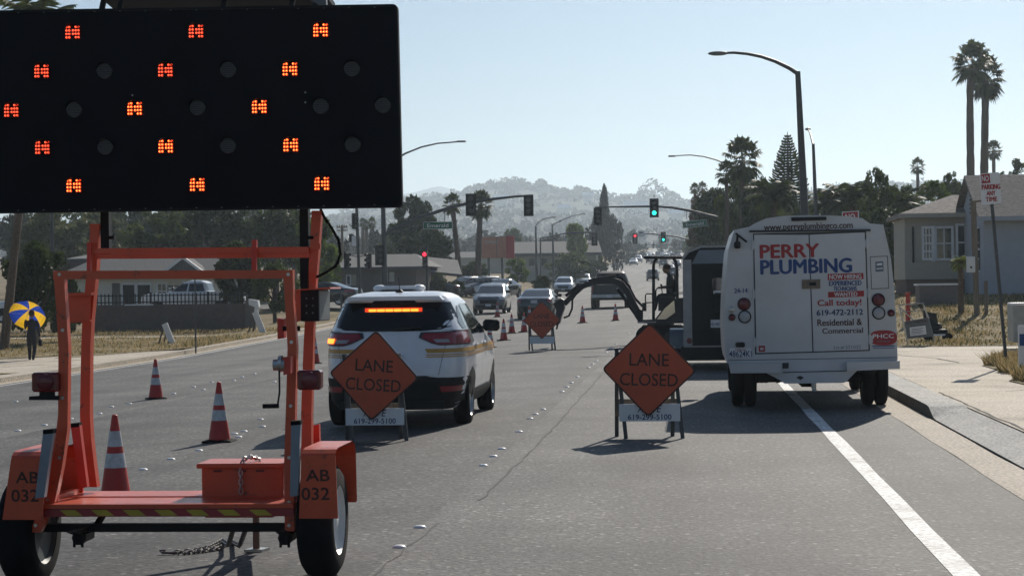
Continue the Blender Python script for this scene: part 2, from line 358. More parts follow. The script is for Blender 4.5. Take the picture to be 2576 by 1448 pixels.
M['brownwall'] = mk('brown_wall', (.16, .135, .125), .85, var=.1)
M['brick'] = mk('brick_wall', (.13, .085, .065), .9, var=.25, scale=9, stretch=(2, 2, 6), bump=.3)
M['shingle'] = mk('roof_shingle', (.12, .12, .118), .9, var=.35, scale=5, stretch=(2, 2, 6), bump=.5)
M['shinglelit'] = mk('brown_shingle', (.22, .19, .165), .9, var=.4, scale=3.5, stretch=(2, 2, 7), bump=.5)
M['window'] = mk('window_glass', (.03, .035, .04), .08, spec=.7)
M['concreteblk'] = mk('block_wall', (.125, .095, .082), .9, var=.15, scale=5)
M['chrome'] = mk('chrome', (.65, .64, .6), .12, 1, var=.05)
M['excgrey'] = mk('excavator_grey', (.022, .022, .025), .5, spec=.3)
M['truckgrey'] = mk('dark_pickup_paint', (.035, .037, .042), .5, coat=.0, spec=.3)
M['tarp'] = mk('dark_cloth', (.015, .016, .02), .85)
M['skin'] = mk('skin', (.22, .11, .07), .6)
M['carblack'] = mk('black_car_paint', (.012, .013, .017), .25, coat=.8)
M['cargrey'] = mk('grey_car_paint', (.16, .17, .19), .3, .3, coat=.7)
M['carnavy'] = mk('navy_car_paint', (.015, .02, .05), .3, coat=.8)
M['carwhite'] = mk('white_car_paint', (.72, .73, .74), .3, coat=.6)
M['carblue'] = mk('pale_blue_car_paint', (.32, .38, .45), .3, .3, coat=.6)
M['headlamp'] = mk('headlamp', (.75, .76, .78), .12, coat=.8)
M['bill_orange'] = mk('billboard_face', (.46, .22, .15), .7, var=.1, scale=1.2)
M['bill_red'] = mk('billboard_red', (.40, .03, .04), .7)
M['greycab'] = mk('grey_cabinet', (.13, .145, .15), .5)
M['greenbox'] = mk('green_grey_box', (.30, .31, .29), .6)
M['trailerblack'] = mk('trailer_black', (.007, .008, .011), .5, var=.2, scale=3, spec=.2)
M['trailertrim'] = mk('trailer_trim', (.25, .25, .26), .4, .6)
M['fenderblue'] = mk('fender_grey', (.13, .16, .20), .4, .3)
M['leaf_dark'] = leafmat('leaf_dark', (.022, .036, .012), (.075, .098, .028), .38)
M['leaf_mid'] = leafmat('leaf_mid', (.04, .062, .016), (.125, .155, .038), .42)
M['leaf_olive'] = leafmat('leaf_olive', (.06, .072, .026), (.16, .17, .06), .38)
M['leaf_lime'] = leafmat('leaf_lime', (.07, .11, .018), (.20, .26, .05), .45)
M['leaf_far'] = leafmat('leaf_far', (.016, .020, .013), (.028, .033, .021), .0)
M['leaf_rust'] = leafmat('leaf_rust', (.07, .05, .025), (.15, .10, .05), .3)
M['frond'] = leafmat('palm_frond', (.026, .042, .012), (.11, .135, .036), .32)
M['frond_lime'] = leafmat('bright_frond', (.09, .13, .02), (.26, .30, .06), .45)
M['deadfrond'] = leafmat('dead_frond', (.07, .05, .03), (.17, .12, .07), .2)
M['drygrass'] = leafmat('dry_grass', (.24, .175, .075), (.55, .42, .22), .35)
M['umb_blue'] = leafmat('umbrella_blue', (.012, .05, .36), (.015, .06, .40), .65)
M['umb_yel'] = leafmat('umbrella_yellow', (.80, .48, .02), (.82, .50, .03), .65)
M['kerbface'] = ground_mat('shaded_kerb_face', [(.07, .07, .068), (.11, .105, .10)], 1.1, 30, .2, .9, .15)  # upright kerb face: its shade is put into a darker base colour
M['greengrass'] = leafmat('green_grass', (.04, .055, .015), (.14, .15, .045), .3)
# ------------------------------------------------------------------ ground, road, kerbs
YS = sorted(set([-40, -20, -5, 5] + [10+2*i for i in range(30)] + [70+4*i for i in range(28)] + PY[1:-1] + [180+10*i for i in range(28)] + [470+30*i for i in range(20)] + [1100, 1300]))
XB = [-22, -18, -2, 3.2, 5, 7.5]
def sheet(name, x0, x1, y0, y1, off, m, kind='structure', nx=None, label=None, wob=0, seed=1):
    """ground-following sheet; x0, x1 may be functions of Y; off a number or f(X,Y)"""
    fx0 = x0 if callable(x0) else (lambda Y: x0); fx1 = x1 if callable(x1) else (lambda Y: x1)
    ys = [y0]+[y for y in YS if y0 < y < y1]+[y1]; mb = MB(); r_ = random.Random(seed); V_ = []; cols = None; rows = []
    a, b = fx0(y0), fx1(y0)
    inner = [x for x in XB if min(fx0(y) for y in ys) < x < max(fx1(y) for y in ys)] if nx is None else []
    for y in ys:
        a, b = fx0(y), fx1(y)
        if wob: a += r_.uniform(-wob, wob); b += r_.uniform(-wob, wob)
        xs = [a]+[min(max(x, a), b) for x in inner]+[b] if nx is None else [a+(b-a)*i/nx for i in range(nx+1)]
        rows.append([(x, y, G(x, y)+(off(x, y) if callable(off) else off)) for x in xs])
    n = len(rows[0])
    mb.add([p for r in rows for p in r], [(i*n+j, i*n+j+1, (i+1)*n+j+1, (i+1)*n+j) for i in range(len(rows)-1) for j in range(n-1)])
    o = mb.build(name, m); return tag(o, label, None, None, kind)
# whole ground sheet to the horizon
gx = [-4000, -1500, -600, -250, -120, -70, -45, -30, -22, -18, -14, -8, -2, 3.2, 5, 6, 7.5, 12, 20, 35, 60, 120, 250, 600, 1500, 4000]
gy = [y for y in YS]+[1500, 2000, 3000, 4500, 5900]
mb = MB(); n = len(gx)
mb.add([(x, y, G(x, y)-.03-(.10 if -17 < x < 3.2 else 0)) for y in gy for x in gx], [(i*n+j, i*n+j+1, (i+1)*n+j+1, (i+1)*n+j) for i in range(len(gy)-1) for j in range(n-1)])
tag(mb.build('ground', M['dirt']), kind='structure')
KX = -17.2                                     # left kerb
def kxl(Y): return -17.0-.5*sst(50, 90, Y)
sheet('road', kxl, 2.64, -40, 1300, 0.0, M['asphalt'])
sheet('road_patch', -9.4, -1.99, 4, 74, .0015, M['asphalt_dark'], wob=.012)
sheet('road_patch', -.9, .75, 62, 69, .0015, M['asphalt_dark'], wob=.02)
sheet('side_street', 3.3, 70, 122, 136, .05, M['asphalt'])
sheet('side_street', -90, -17.4, 118, 132, .05, M['asphalt'])
sheet('road_marking', 1.54, 1.70, 4, 116, .004, M['linepaint'], wob=.008)
sheet('road_marking', lambda y: kxl(y)+.55, lambda y: kxl(y)+.66, 20, 112, .004, M['linepaint'])
sheet('gutter', 2.64, 3.06, -40, 118, .004, M['gutter'], wob=.012)
sheet('gutter', lambda y: kxl(y)-.02, lambda y: kxl(y)+.36, 10, 112, .004, M['gutter'])
def hk(Y):
    if Y < 18: return .15-.135*sst(16.9, 17.6, Y)
    if Y < 27: return .015+.135*sst(25.1, 25.9, Y)
    return .15
# right kerb with a dropped stretch at the driveway
ky = [-40, 0, 10]+[16+.25*i for i in range(70)]+[34+3*i for i in range(29)]
mb = MB()
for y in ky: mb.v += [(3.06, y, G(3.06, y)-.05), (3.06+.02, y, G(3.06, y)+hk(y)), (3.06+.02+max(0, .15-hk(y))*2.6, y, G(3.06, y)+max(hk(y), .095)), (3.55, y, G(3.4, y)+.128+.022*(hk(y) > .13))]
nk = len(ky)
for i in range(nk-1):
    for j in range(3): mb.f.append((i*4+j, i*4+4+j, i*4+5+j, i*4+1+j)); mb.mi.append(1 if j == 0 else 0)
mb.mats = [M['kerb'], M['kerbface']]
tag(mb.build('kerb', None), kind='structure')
sheet('sidewalk', 3.55, 7.6, -40, 118, .14, M['concrete'])
sheet('driveway', 5.4, 16, -40, 29.5, .137, M['concrete'])
sheet('driveway', 5.4, 16, 41.5, 49.5, .137, M['concrete'])
# slab joints and cracks in the pavement
def strip(name, pts, wd, m, off, seed=3, jag=.02):
    r_ = random.Random(seed); mb = MB(); P = []
    for (a, b) in zip(pts[:-1], pts[1:]):
        n_ = max(2, int(math.dist(a, b)/.35))
        P += [(a[0]+(b[0]-a[0])*i/n_, a[1]+(b[1]-a[1])*i/n_) for i in range(n_)]
    P.append(pts[-1]); L = []
    for i, p in enumerate(P):
        q = P[min(i+1, len(P)-1)]; o = P[max(i-1, 0)]; d = (q[0]-o[0], q[1]-o[1]); l = math.hypot(*d) or 1
        nx_, ny_ = -d[1]/l, d[0]/l; j = r_.uniform(-jag, jag); ww = wd*r_.uniform(.35, 1.2)
        for s_ in (-1, 1):
            x, y = p[0]+nx_*(j+s_*ww/2), p[1]+ny_*(j+s_*ww/2)
            mb.v.append((x, y, G(x, y)+(off(x, y) if callable(off) else off)))
    for i in range(len(P)-1): mb.f.append((2*i, 2*i+1, 2*i+3, 2*i+2)); mb.mi.append(0)
    return tag(mb.build(name, m), kind='structure')
strip('road_crack', [(-1.98, 9), (-1.95, 12), (-1.90, 14.5)], .016, M['crack'], .003, 1, .02)
strip('road_crack', [(-1.74, 16), (-1.70, 24), (-1.78, 40), (-1.82, 60), (-1.85, 90)], .022, M['crack'], .004, 2, .02)
strip('road_crack', [(-1.2, 30.5), (.2, 30.8), (1.4, 31.2)], .018, M['crack'], .003, 14, .04)
strip('road_crack', [(-9.2, 26), (-7.6, 25.6), (-5.8, 26.2)], .018, M['crack'], .004, 16, .04)
strip('road_crack', [(-5.5, 12), (-5.6, 20), (-5.55, 34), (-5.6, 60)], .015, M['crack'], .003, 5, .03)
strip('sidewalk_joint', [(3.58, 10), (3.60, 22), (3.62, 29)], .035, M['crack'], .146, 6, .02)
strip('sidewalk_joint', [(3.6, 29), (4.6, 29.1), (5.6, 30.2)], .05, M['crack'], .148, 7, .02)
strip('sidewalk_joint', [(4.2, 45.5), (5.2, 42), (5.35, 39.5)], .05, M['crack'], .148, 8, .02)
strip('sidewalk_joint', [(3.6, 37.2), (4.9, 37.6)], .03, M['crack'], .146, 9, .01)
strip('sidewalk_joint', [(3.7, 33.6), (4.7, 33.9)], .04, M['crack'], .146, 10, .03)
strip('sidewalk_joint', [(3.56, 30), (3.58, 60), (3.57, 90)], .02, M['crack'], .154, 11, .006)
for yy in (20.5, 23.4, 26.4, 40.3, 43.4, 46.5): strip('sidewalk_joint', [(3.6, yy), (5.9, yy+.05)], .016, M['crack'], .146, int(yy), .004)
for xx in (5.45, 7.5): strip('sidewalk_joint', [(xx, 12), (xx, 28.2)], .016, M['crack'], .146, int(xx*3), .004)
# left side: pavement apron, far pavement
sheet('left_kerb', lambda y: kxl(y)-.35, lambda y: kxl(y)-.01, 10, 112, .13, M['gutter'])
mb = MB(); ys_ = [10+3*i for i in range(35)]
for y in ys_: mb.v += [(kxl(y)-.01, y, G(kxl(y), y)-.03), (kxl(y)-.012, y, G(kxl(y), y)+.129)]
mb.f = [(2*i, 2*i+1, 2*i+3, 2*i+2) for i in range(len(ys_)-1)]; mb.mi = [0]*len(mb.f)
tag(mb.build('left_kerb', M['gutter']), kind='structure')
sheet('left_sidewalk', -27, lambda y: kxl(y)-.35, 30, 67, .10, M['concrete'])
sheet('left_sidewalk', -60, -19.5, 84, 86.5, .06, M['concrete'], wob=.5)
sheet('left_verge', lambda y: -60, lambda y: -23.6+.3*math.sin(y*.9)+2.8*sst(64, 67, y), 44, 84, .115, M['lawn'])
sheet('left_verge', -21.2, lambda y: kxl(y)-.37-3.2*(1-sst(63, 70, y)), 63.5, 112, .112, M['lawn'])
sheet('left_verge', -19.6, lambda y: -17.9, 44, 51, .125, M['lawn'], wob=.3)
# right side: dry grass
def patch_x0(y): return 5.0+.07*(y-28)+.18*math.sin(y*2.1)
sheet('verge', lambda y: patch_x0(y)+1.2*(1-sst(28, 30, y))+1.3*sst(39.5, 42, y), 16, 28.4, 41.8, .155, M['lawn'], wob=.06)
sheet('front_lawn', 4.9, 60, 49.3, 118, .152, M['lawn'])
# ------------------------------------------------------------------ hills
HU = [-400, 0, 400, 700, 830, 1000, 1160, 1200, 1250, 1300, 1380, 1440, 1500, 1560, 1640, 1730, 1800, 1900, 2050, 2200, 2300, 2420, 2500, 2600, 2800, 3100]
HV = [590, 580, 570, 575, 560, 515, 500, 482, 476, 470, 478, 486, 492, 505, 505, 520, 520, 505, 490, 478, 474, 470, 482, 490, 500, 520]
hr = [U(u, v, 2200) for u, v in zip(HU, HV)]
hxs, hzs = [p.x for p in hr], [p.z for p in hr]
def hz_(x, y):
    t = (y-1050)/1150
    if t <= 0: e = 0
    elif t < 1: e = t**1.35
    else: e = max(0, 1-(t-1)*.9)
    n_ = 5*math.sin(x*.013+y*.011)+3.5*math.sin(x*.031-y*.017+1)
    return prof(min(y, 1500))*(1-min(1, max(0, e))) + (float(np.interp(x, hxs, hzs)))*e + n_*min(1, max(0, e))*(.35 if t > .75 else 1) - .5
mb = MB(); xs_ = [-1500+30*i for i in range(101)]; yy_ = [1000+50*i for i in range(40)]; n = len(xs_)
mb.add([(x, y, hz_(x, y)) for y in yy_ for x in xs_], [(i*n+j, i*n+j+1, (i+1)*n+j+1, (i+1)*n+j) for i in range(len(yy_)-1) for j in range(n-1)])
tag(mb.build('hill', M['hill'], smooth=180), kind='structure')
mu = [-600, 900, 990, 1050, 1085, 1105, 1125, 1165, 1200, 1260, 1400, 2800]; mv = [600, 505, 492, 482, 472, 468, 473, 482, 490, 498, 520, 600]
mb = MB(); mp_ = [U(u, v, 4600) for u, v in zip(mu, mv)]; n = len(mp_)
mb.add([(p.x, p.y-900, 20) for p in mp_]+[tuple(p) for p in mp_]+[(p.x, p.y+900, 20) for p in mp_], [(k*n+i, k*n+i+1, (k+1)*n+i+1, (k+1)*n+i) for k in (0, 1) for i in range(n-1)])
tag(mb.build('mountain', M['hill'], smooth=180), kind='structure')

# ------------------------------------------------------------------ foliage library (unit crowns, numpy)
def np_mesh(name, V_, Fn, m, k=4):
    me = bpy.data.meshes.new(name); nv = len(V_); nf = nv//k
    me.vertices.add(nv); me.vertices.foreach_set('co', np.asarray(V_, dtype=np.float32).ravel())
    me.loops.add(nv); me.loops.foreach_set('vertex_index', np.arange(nv, dtype=np.int32))
    me.polygons.add(nf); me.polygons.foreach_set('loop_start', np.arange(0, nv, k, dtype=np.int32))
    me.materials.append(m); me.update(calc_edges=True); return me
def leaves(cent, size, rs_, flat=.0, asp=.55):
    n_ = len(cent); a = rs_.normal(size=(n_, 3)); a[:, 2] *= (1-flat); a /= np.linalg.norm(a, axis=1)[:, None]
    b = rs_.normal(size=(n_, 3)); b -= a*np.sum(a*b, axis=1)[:, None]; b /= np.linalg.norm(b, axis=1)[:, None]
    s_ = size*rs_.uniform(.55, 1.35, size=(n_, 1)); a = a*s_; b = b*s_*asp
    return np.stack([cent-a, cent-b*.9, cent+a, cent+b], axis=1).reshape(-1, 3)
def crown_round(name, m, seed, clumps=58, per=190, size=.06, rc_=.27, flatb=.75, hole=.0, squash=1):
    rs_ = np.random.RandomState(seed); C = []
    while len(C) < clumps:
        p = rs_.uniform(-1, 1, 3); r_ = np.linalg.norm(p)
        if .35 < r_ < .88 and p[2] > -flatb: C.append(p)
    pts = []
    for c in C:
        k = rs_.uniform(.55, 1.25); q = rs_.normal(size=(int(per*k*k), 3)); q /= np.linalg.norm(q, axis=1)[:, None]
        q *= (rs_.uniform(.3, 1, size=(len(q), 1))**.5)*rc_*k; q[:, 2] *= .72; pts.append(c+q)
    P = np.concatenate(pts); P[:, 2] *= squash
    return np_mesh(name, leaves(P, size, rs_), None, m)
def crown_cone(name, m, seed, n_=6500, size=.05, pw=.8, wob=.25, tiers=16):
    rs_ = np.random.RandomState(seed); z = rs_.uniform(0, 1, n_)**1.3; a = rs_.uniform(0, 2*np.pi, n_)
    lobe = 1-wob+wob*np.sin(a*5+z*tiers*2.4)*np.cos(z*tiers*3+a*2)
    r_ = (1-z)**pw*np.minimum(1, z*9+.25)*lobe*np.sqrt(rs_.uniform(.25, 1, n_))
    P = np.stack([r_*np.cos(a), r_*np.sin(a), z*2], axis=1)
    return np_mesh(name, leaves(P, size, rs_), None, m)
CR = {}
for k, (m, sd_, kw) in {
    'dark': ('leaf_dark', 1, dict()), 'dark2': ('leaf_dark', 2, dict(clumps=74, rc_=.23)),
    'mid': ('leaf_mid', 3, dict(clumps=54)), 'mid2': ('leaf_mid', 4, dict(clumps=52, rc_=.25, per=170)),
    'olive': ('leaf_olive', 5, dict(clumps=74, rc_=.22, per=150)), 'lime': ('leaf_lime', 6, dict(clumps=44, rc_=.24)),
    'rust': ('leaf_rust', 7, dict(clumps=66, rc_=.22, per=140)), 'loose': ('leaf_mid', 8, dict(clumps=30, rc_=.2, per=90)),
    'far': ('leaf_far', 9, dict(clumps=26, rc_=.32, per=60, size=.1))}.items():
    CR[k] = crown_round('crown_'+k, M[m], sd_, **kw)
CR['cone'] = crown_cone('crown_cone', M['leaf_dark'], 11)
CR['spire'] = crown_cone('crown_spire', M['leaf_far'], 12, n_=5000, size=.07, pw=.55, wob=.35)
def trunk_mesh(seed, limbs=5):      # unit: crown radius 1, crown centre at z=0, ground at z=-hb (scaled)
    r_ = random.Random(seed); mb = MB()
    mb.tube([(0, 0, 0), (r_.uniform(-.04, .04), r_.uniform(-.04, .04), .5), (r_.uniform(-.06, .06), 0, 1)], [.10, .075, .05], 9)
    for i in range(limbs):
        a = 2*math.pi*(i+r_.random()*.6)/limbs; z0 = r_.uniform(.45, .9); l = r_.uniform(.35, .6)
        mb.tube([(0, 0, z0), (math.cos(a)*l*.5, math.sin(a)*l*.5, z0+.18), (math.cos(a)*l, math.sin(a)*l, z0+.42)], [.045, .032, .012], 6)
    return mb.use(M['trunk']) and mb
TR = []
for i in range(3):
    t_ = trunk_mesh(20+i); t_.mats = [M['trunk']]; TR.append(t_.mesh('trunk', 60))
def raw(name, me, parent, loc=(0, 0, 0), sc=(1, 1, 1), rz=0):
    o = bpy.data.objects.new(name, me); COL.objects.link(o); o.parent = parent; o.location = loc; o.scale = sc; o.rotation_euler.z = rz; return o
def tree(name, label, u, vtop, Y, wpx, kind='mid', vbase=None, cat='tree', group=None, seed=None, trunkless=False, x=None):
    """a tree whose crown top is seen at (u, vtop), wpx wide, at distance Y"""
    global _ts
    r_ = random.Random(int(u*7+vtop*13+Y)); top = U(u, vtop, Y); g = G(top.x, Y); H = top.z-g
    rad = wpx*Y/F_PX/2; base = g if vbase is None else U(u, vbase, Y).z
    t = thing(name, label, cat, (top.x, Y, g), group)
    if kind in ('cone', 'spire'):
        z0 = max(0, base-g); raw('crown', CR[kind], t, (0, 0, z0), (rad, rad, (H-z0)/2), r_.uniform(0, 6))
        raw('trunk', TR[0], t, (0, 0, -.1), (rad*.9, rad*.9, H*.5))
    else:
        z0 = max(0, base-g); hz = (H-z0)/2; hz = max(hz, .3)
        raw('crown', CR[kind], t, (0, 0, H-hz*.97), (rad, rad*.95, hz), r_.uniform(0, 6))
        if not trunkless: raw('trunk', TR[r_.randrange(3)], t, (0, 0, -.1), (min(rad, 4), min(rad, 4), H*.62), r_.uniform(0, 6))
    return t
# palms
def fan_crown(name, seed, nf=58, blades=13, m='frond', droop=1.0):
    r_ = random.Random(seed); V_ = []
    for i in range(nf):
        a = i*2.39996+r_.uniform(-.2, .2); t = i/nf; el = R(88-t*140*droop+r_.uniform(-8, 8)); l = .52+.14*r_.random()
        d = Vector((math.cos(a)*math.cos(el), math.sin(a)*math.cos(el), math.sin(el))); s_ = Vector((-math.sin(a), math.cos(a), 0)); up = s_.cross(d)
        c = d*l
        V_ += [s_*.008, c+s_*.008, c-s_*.008, -s_*.008]
        for j in range(blades):
            b = R(-115+230*j/(blades-1)); bl = .42*(1-.35*abs(b)/2)*r_.uniform(.85, 1.1)
            e = (d*math.cos(b)+s_*math.sin(b)); tip = c+e*bl+Vector((0, 0, -.11-.08*r_.random()))-up*.02; sd2 = (d*-math.sin(b)+s_*math.cos(b))*.05
            mid = c+e*bl*.55
            V_ += [c, mid+sd2, tip, mid-sd2]
    return np_mesh(name, [tuple(v) for v in V_], None, M[m])
def feather_crown(name, seed, nf=26, m='frond', nl=22):
    r_ = random.Random(seed); V_ = []
    for i in range(nf):
        a = i*2.39996+r_.uniform(-.25, .25); el = R(86-82*(i/nf)+r_.uniform(-8, 8)); l = r_.uniform(.85, 1.1); P = []
        d = Vector((math.cos(a), math.sin(a), 0)); s_ = Vector((-math.sin(a), math.cos(a), 0)); pos = Vector((0, 0, 0)); e = el
        for j in range(nl+1):
            P.append(pos.copy()); pos += (d*math.cos(e)+Vector((0, 0, math.sin(e))))*l/nl; e -= R(3.3+1.8*(i/nf))
        for j in range(nl):
            p, q = P[j], P[j+1]; V_ += [p+s_*.012, q+s_*.012, q-s_*.012, p-s_*.012]
            ll = .26*math.sin(math.pi*(j+1.5)/(nl+3))+.04; t_ = (q-p).normalized()
            for sg in (-1, 1):
                tip = p+s_*sg*ll+t_*ll*.55+Vector((0, 0, -.35*ll*r_.uniform(.6, 1.8))); w_ = t_*.032
                V_ += [p-w_, p+w_, (p+tip)/2+w_+Vector((0, 0, .01)), tip]
    return np_mesh(name, [tuple(v) for v in V_], None, M[m])
def skirt(name, seed, n_=260):
    r_ = random.Random(seed); V_ = []
    for i in range(n_):
        a = r_.uniform(0, 6.283); z = -r_.random()**1.4*.95; rr = .10+.16*r_.random(); d = Vector((math.cos(a), math.sin(a), 0)); s_ = Vector((-math.sin(a), math.cos(a), 0))*.03
        p = d*.06+Vector((0, 0, z)); q = d*rr+Vector((0, 0, z-.28)); V_ += [p-s_, p+s_, q+s_*.7, q-s_*.7]
    return np_mesh(name, [tuple(v) for v in V_], None, M['deadfrond'])
FC = [fan_crown('palm_crown', 31), fan_crown('palm_crown', 32, 46), fan_crown('palm_crown', 33, 64, droop=1.12)]
PC = [feather_crown('palm_crown', 41), feather_crown('palm_crown', 42, 20)]
LC = feather_crown('palm_crown', 43, 22, 'frond_lime'); SK = skirt('skirt', 51)
def palm(label, u, vtop, Y, wpx, ub=None, kind='fan', tw=.22, sk=True, group=None, var=0, lime=False, name='palm_tree', cat='palm tree', wob=0):
    top = U(u, vtop, Y); rad = wpx*Y/F_PX/2; zs_ = 1.18 if kind == 'fan' else 1.0; cz = rad*(.92*zs_ if kind == 'fan' else .72); xb = U(ub, vtop, Y).x if ub is not None else top.x
    g = G(xb, Y); t = thing(name, label, cat, (xb, Y, g), group); H = top.z-cz-g; dx = top.x-xb; r_ = random.Random(int(u)); n_ = 26; mb = MB(); P = []; rr = []
    for i in range(n_+1):
        k = i/n_; P.append((dx*k**1.0+wob*math.sin(k*5), 0, -.2+(H+.2)*k)); rr.append(tw*(1.15-.35*k)*(1+.10*(i % 2)+r_.uniform(-.06, .06)))
    mb.tube(P, rr, 10); mb.mats = [M['palmtrunk']]; o = mb.build('trunk', None, t, local=True)
    cr_ = raw('crown', LC if lime else (FC if kind == 'fan' else PC)[var], t, (dx, 0, H), (rad, rad, rad*zs_), r_.uniform(0, 6))
    if sk and kind == 'fan': raw('dead_frond_skirt', SK, t, (dx, 0, H), (rad*.62, rad*.62, rad*.8))
    return t
# ------------------------------------------------------------------ arrow-board trailer
YN, YF, YB = 11.6, 12.2, 11.92
def P2(Y, pts): return [(lambda p: (p.x, p.z))(U(u, v, Y)) for u, v in pts]
tr = thing('arrow_board_trailer', 'orange two-wheeled trailer carrying the large black flashing arrow board', 'trailer', (-3.3, 11.85, 0))
m = MB()
L1 = [(134, 680), (140, 760), (147, 873), (146, 1042), (142, 1075), (127, 1172), (105, 1261), (74, 1338)]
R1 = [(161, 702), (166, 780), (172, 873), (170, 1042), (170, 1075), (156, 1172), (138, 1261), (101, 1338)]
def ribbon(mb, L, Rr, Y, th):
    for i in range(len(L)-1): mb.prism(P2(Y, [L[i], Rr[i], Rr[i+1], L[i+1]]), Y, Y+th)
m.use(M['orange']); ribbon(m, L1, R1, YN, .06)
ribbon(m, [(713, 702), (716, 753), (723, 873), (720, 988), (714, 1172), (716, 1335)], [(736, 678), (737, 753), (746, 873), (743, 988), (740, 1172), (740, 1335)], YN, .06)
m.prism(P2(YN, [(134, 681), (736, 679), (736, 700), (134, 702)]), YN-.003, YN+.063)
m.use(M['orange'])
for (u, v) in ((150, 690), (725, 690), (158, 830), (157, 1000), (733, 860), (731, 1020), (150, 1150), (727, 1150), (120, 1255), (727, 1262), (90, 1320), (727, 1320)):
    c = U(u, v, YN); m.use(M['steel']).lathe([(.011, -.001), (.011, -.008), (.001, -.008)], c, 'Y', 6, False)
m.build('near_hoop', None, tr)
m = MB()
ribbon(m, [(228, 566), (217, 690), (207, 800), (204, 873), (201, 1042), (203, 1100), (210, 1172), (218, 1224)], [(249, 568), (242, 690), (231, 800), (227, 873), (226, 1042), (229, 1100), (237, 1172), (244, 1224)], YF, .07)
ribbon(m, [(784, 530), (778, 645), (770, 740), (763, 873), (757, 1042), (757, 1200)], [(808, 530), (800, 645), (792, 740), (787, 873), (783, 1042), (783, 1200)], YF, .07)
m.prism(P2(YF, [(240, 625), (780, 621), (780, 636), (240, 638)]), YF-.05, YF+.02)
m.use(M['orange_red']).prism(P2(YF, [(240, 638.5), (780, 636.5), (780, 648), (240, 651)]), YF-.02, YF+.02)
m.use(M['orange']).prism(P2(YF-.07, [(220, 610), (230, 610), (228, 692), (219, 692)]), YF-.08, YF-.05)
m.prism(P2(YF-.07, [(634, 603), (646, 603), (645, 697), (633, 697)]), YF-.08, YF-.052)
m.use(M['rubber']).prism(P2(YF-.02, [(226, 563), (250, 563), (250, 579), (227, 579)]), YF-.03, YF+.08)
m.prism(P2(YF-.02, [(781, 615), (806, 612), (806, 626), (781, 629)]), YF-.03, YF-.002)
m.mats = [M['orange']]+[x for x in m.mats]; m.mi = [0 if i < 0 else i+0 for i in m.mi]
m.mats = m.mats[1:] if m.mats[0] is m.mats[1] else m.mats
m.build('far_hoop', None, tr)
# rails joining the two hoops
m = MB()
for u in (120, 728):
    p = U(u, 1262, YN+.06); m.bar(p, (p.x, YF+.1, p.z), .05, .06)
    m.build('side_rail', M['orange'], tr); m = MB()
# deck
zd = U(400, 1266, 11.55).z; xl, xr = U(104, 1266, 11.55).x, U(738, 1266, 11.55).x
m = MB(); m.box(((xl+xr)/2, 11.94, zd-.012), (xr-xl, .74, .024)); m.box(((xl+xr)/2, 11.935, zd+.003), (xr-xl-.1, .012, .006))
m.build('deck', M['orange'], tr)
m = MB(); zs = U(400, 1298, 11.55).z
m.use(M['tape_red']).box(((xl+xr)/2, 11.56, (zd+zs)/2-.015), (xr-xl, .02, zd-zs-.03))
for i in range(7):
    x0 = U(150+79.3*i, 1280, 11.55).x; wv = .098; z1, z0 = zd-.036, zs+.006
    m.use(M['tape_yel']).prism([(x0, z1), (x0+wv, z1), (x0+wv+.045, z0), (x0+.045, z0)], 11.546, 11.551)
m.use(M['orange']).box(((xl+xr)/2, 11.555, zd-.014), (xr-xl, .03, .026))
m.build('striped_edge', None, tr)
# toolbox
bx0, bx1 = U(507, 1200, 11.95).x, U(712, 1200, 11.95).x; zt = U(600, 1173, 11.95).z
m = MB().box(((bx0+bx1)/2, 12.11, (zd+zt)/2), (bx1-bx0, .32, zt-zd), bev=.006)
tb = m.build('toolbox', M['orange'], tr)
m = MB().box(((bx0+bx1)/2-.005, 12.10, zt+.008), (bx1-bx0+.04, .37, .03), bev=.006); m.build('lid', M['orange'], tb)
m = MB().use(M['maroon'])
for k in (.2, .5, .72):
    m = MB().use(M['maroon']); m.box((bx0+(bx1-bx0)*k, 11.945, zt-.025), (.05, .012, .012)); m.build('hasp', None, tb)
def chain(mb, pts, lk=.03, r=.005):
    P = []; pts = [Vector(p) for p in pts]
    for a, b in zip(pts[:-1], pts[1:]):
        n_ = max(1, int((b-a).length/(lk*.72))); P += [a.lerp(b, i/n_) for i in range(n_)]
    P.append(pts[-1])
    for i in range(len(P)-1):
        d = (P[i+1]-P[i]).normalized(); s = d.cross(Vector((0, 0, 1)) if abs(d.z) < .9 else Vector((1, 0, 0))).normalized()
        if i % 2: s = d.cross(s)
        c = (P[i]+P[i+1])/2; q = []
        for j in range(9):
            a = 2*math.pi*j/8; q.append(c+d*math.cos(a)*lk*.62+s*math.sin(a)*lk*.34)
        mb.tube(q, r, 5, False)
m = MB(); chain(m, [U(605, 1172, 11.93), U(606, 1240, 11.93)], .034, .005)
chain(m, [U(606, 1171, 11.93), U(612, 1163, 11.95)+Vector((0, 0, .02)), U(628, 1158, 12.0)+Vector((0, 0, .025)), U(652, 1160, 12.1)+Vector((0, 0, .02)), U(654, 1166, 12.06)+Vector((0, 0, .01))], .034, .006)
m.build('lock_chain', M['steel'], tb)
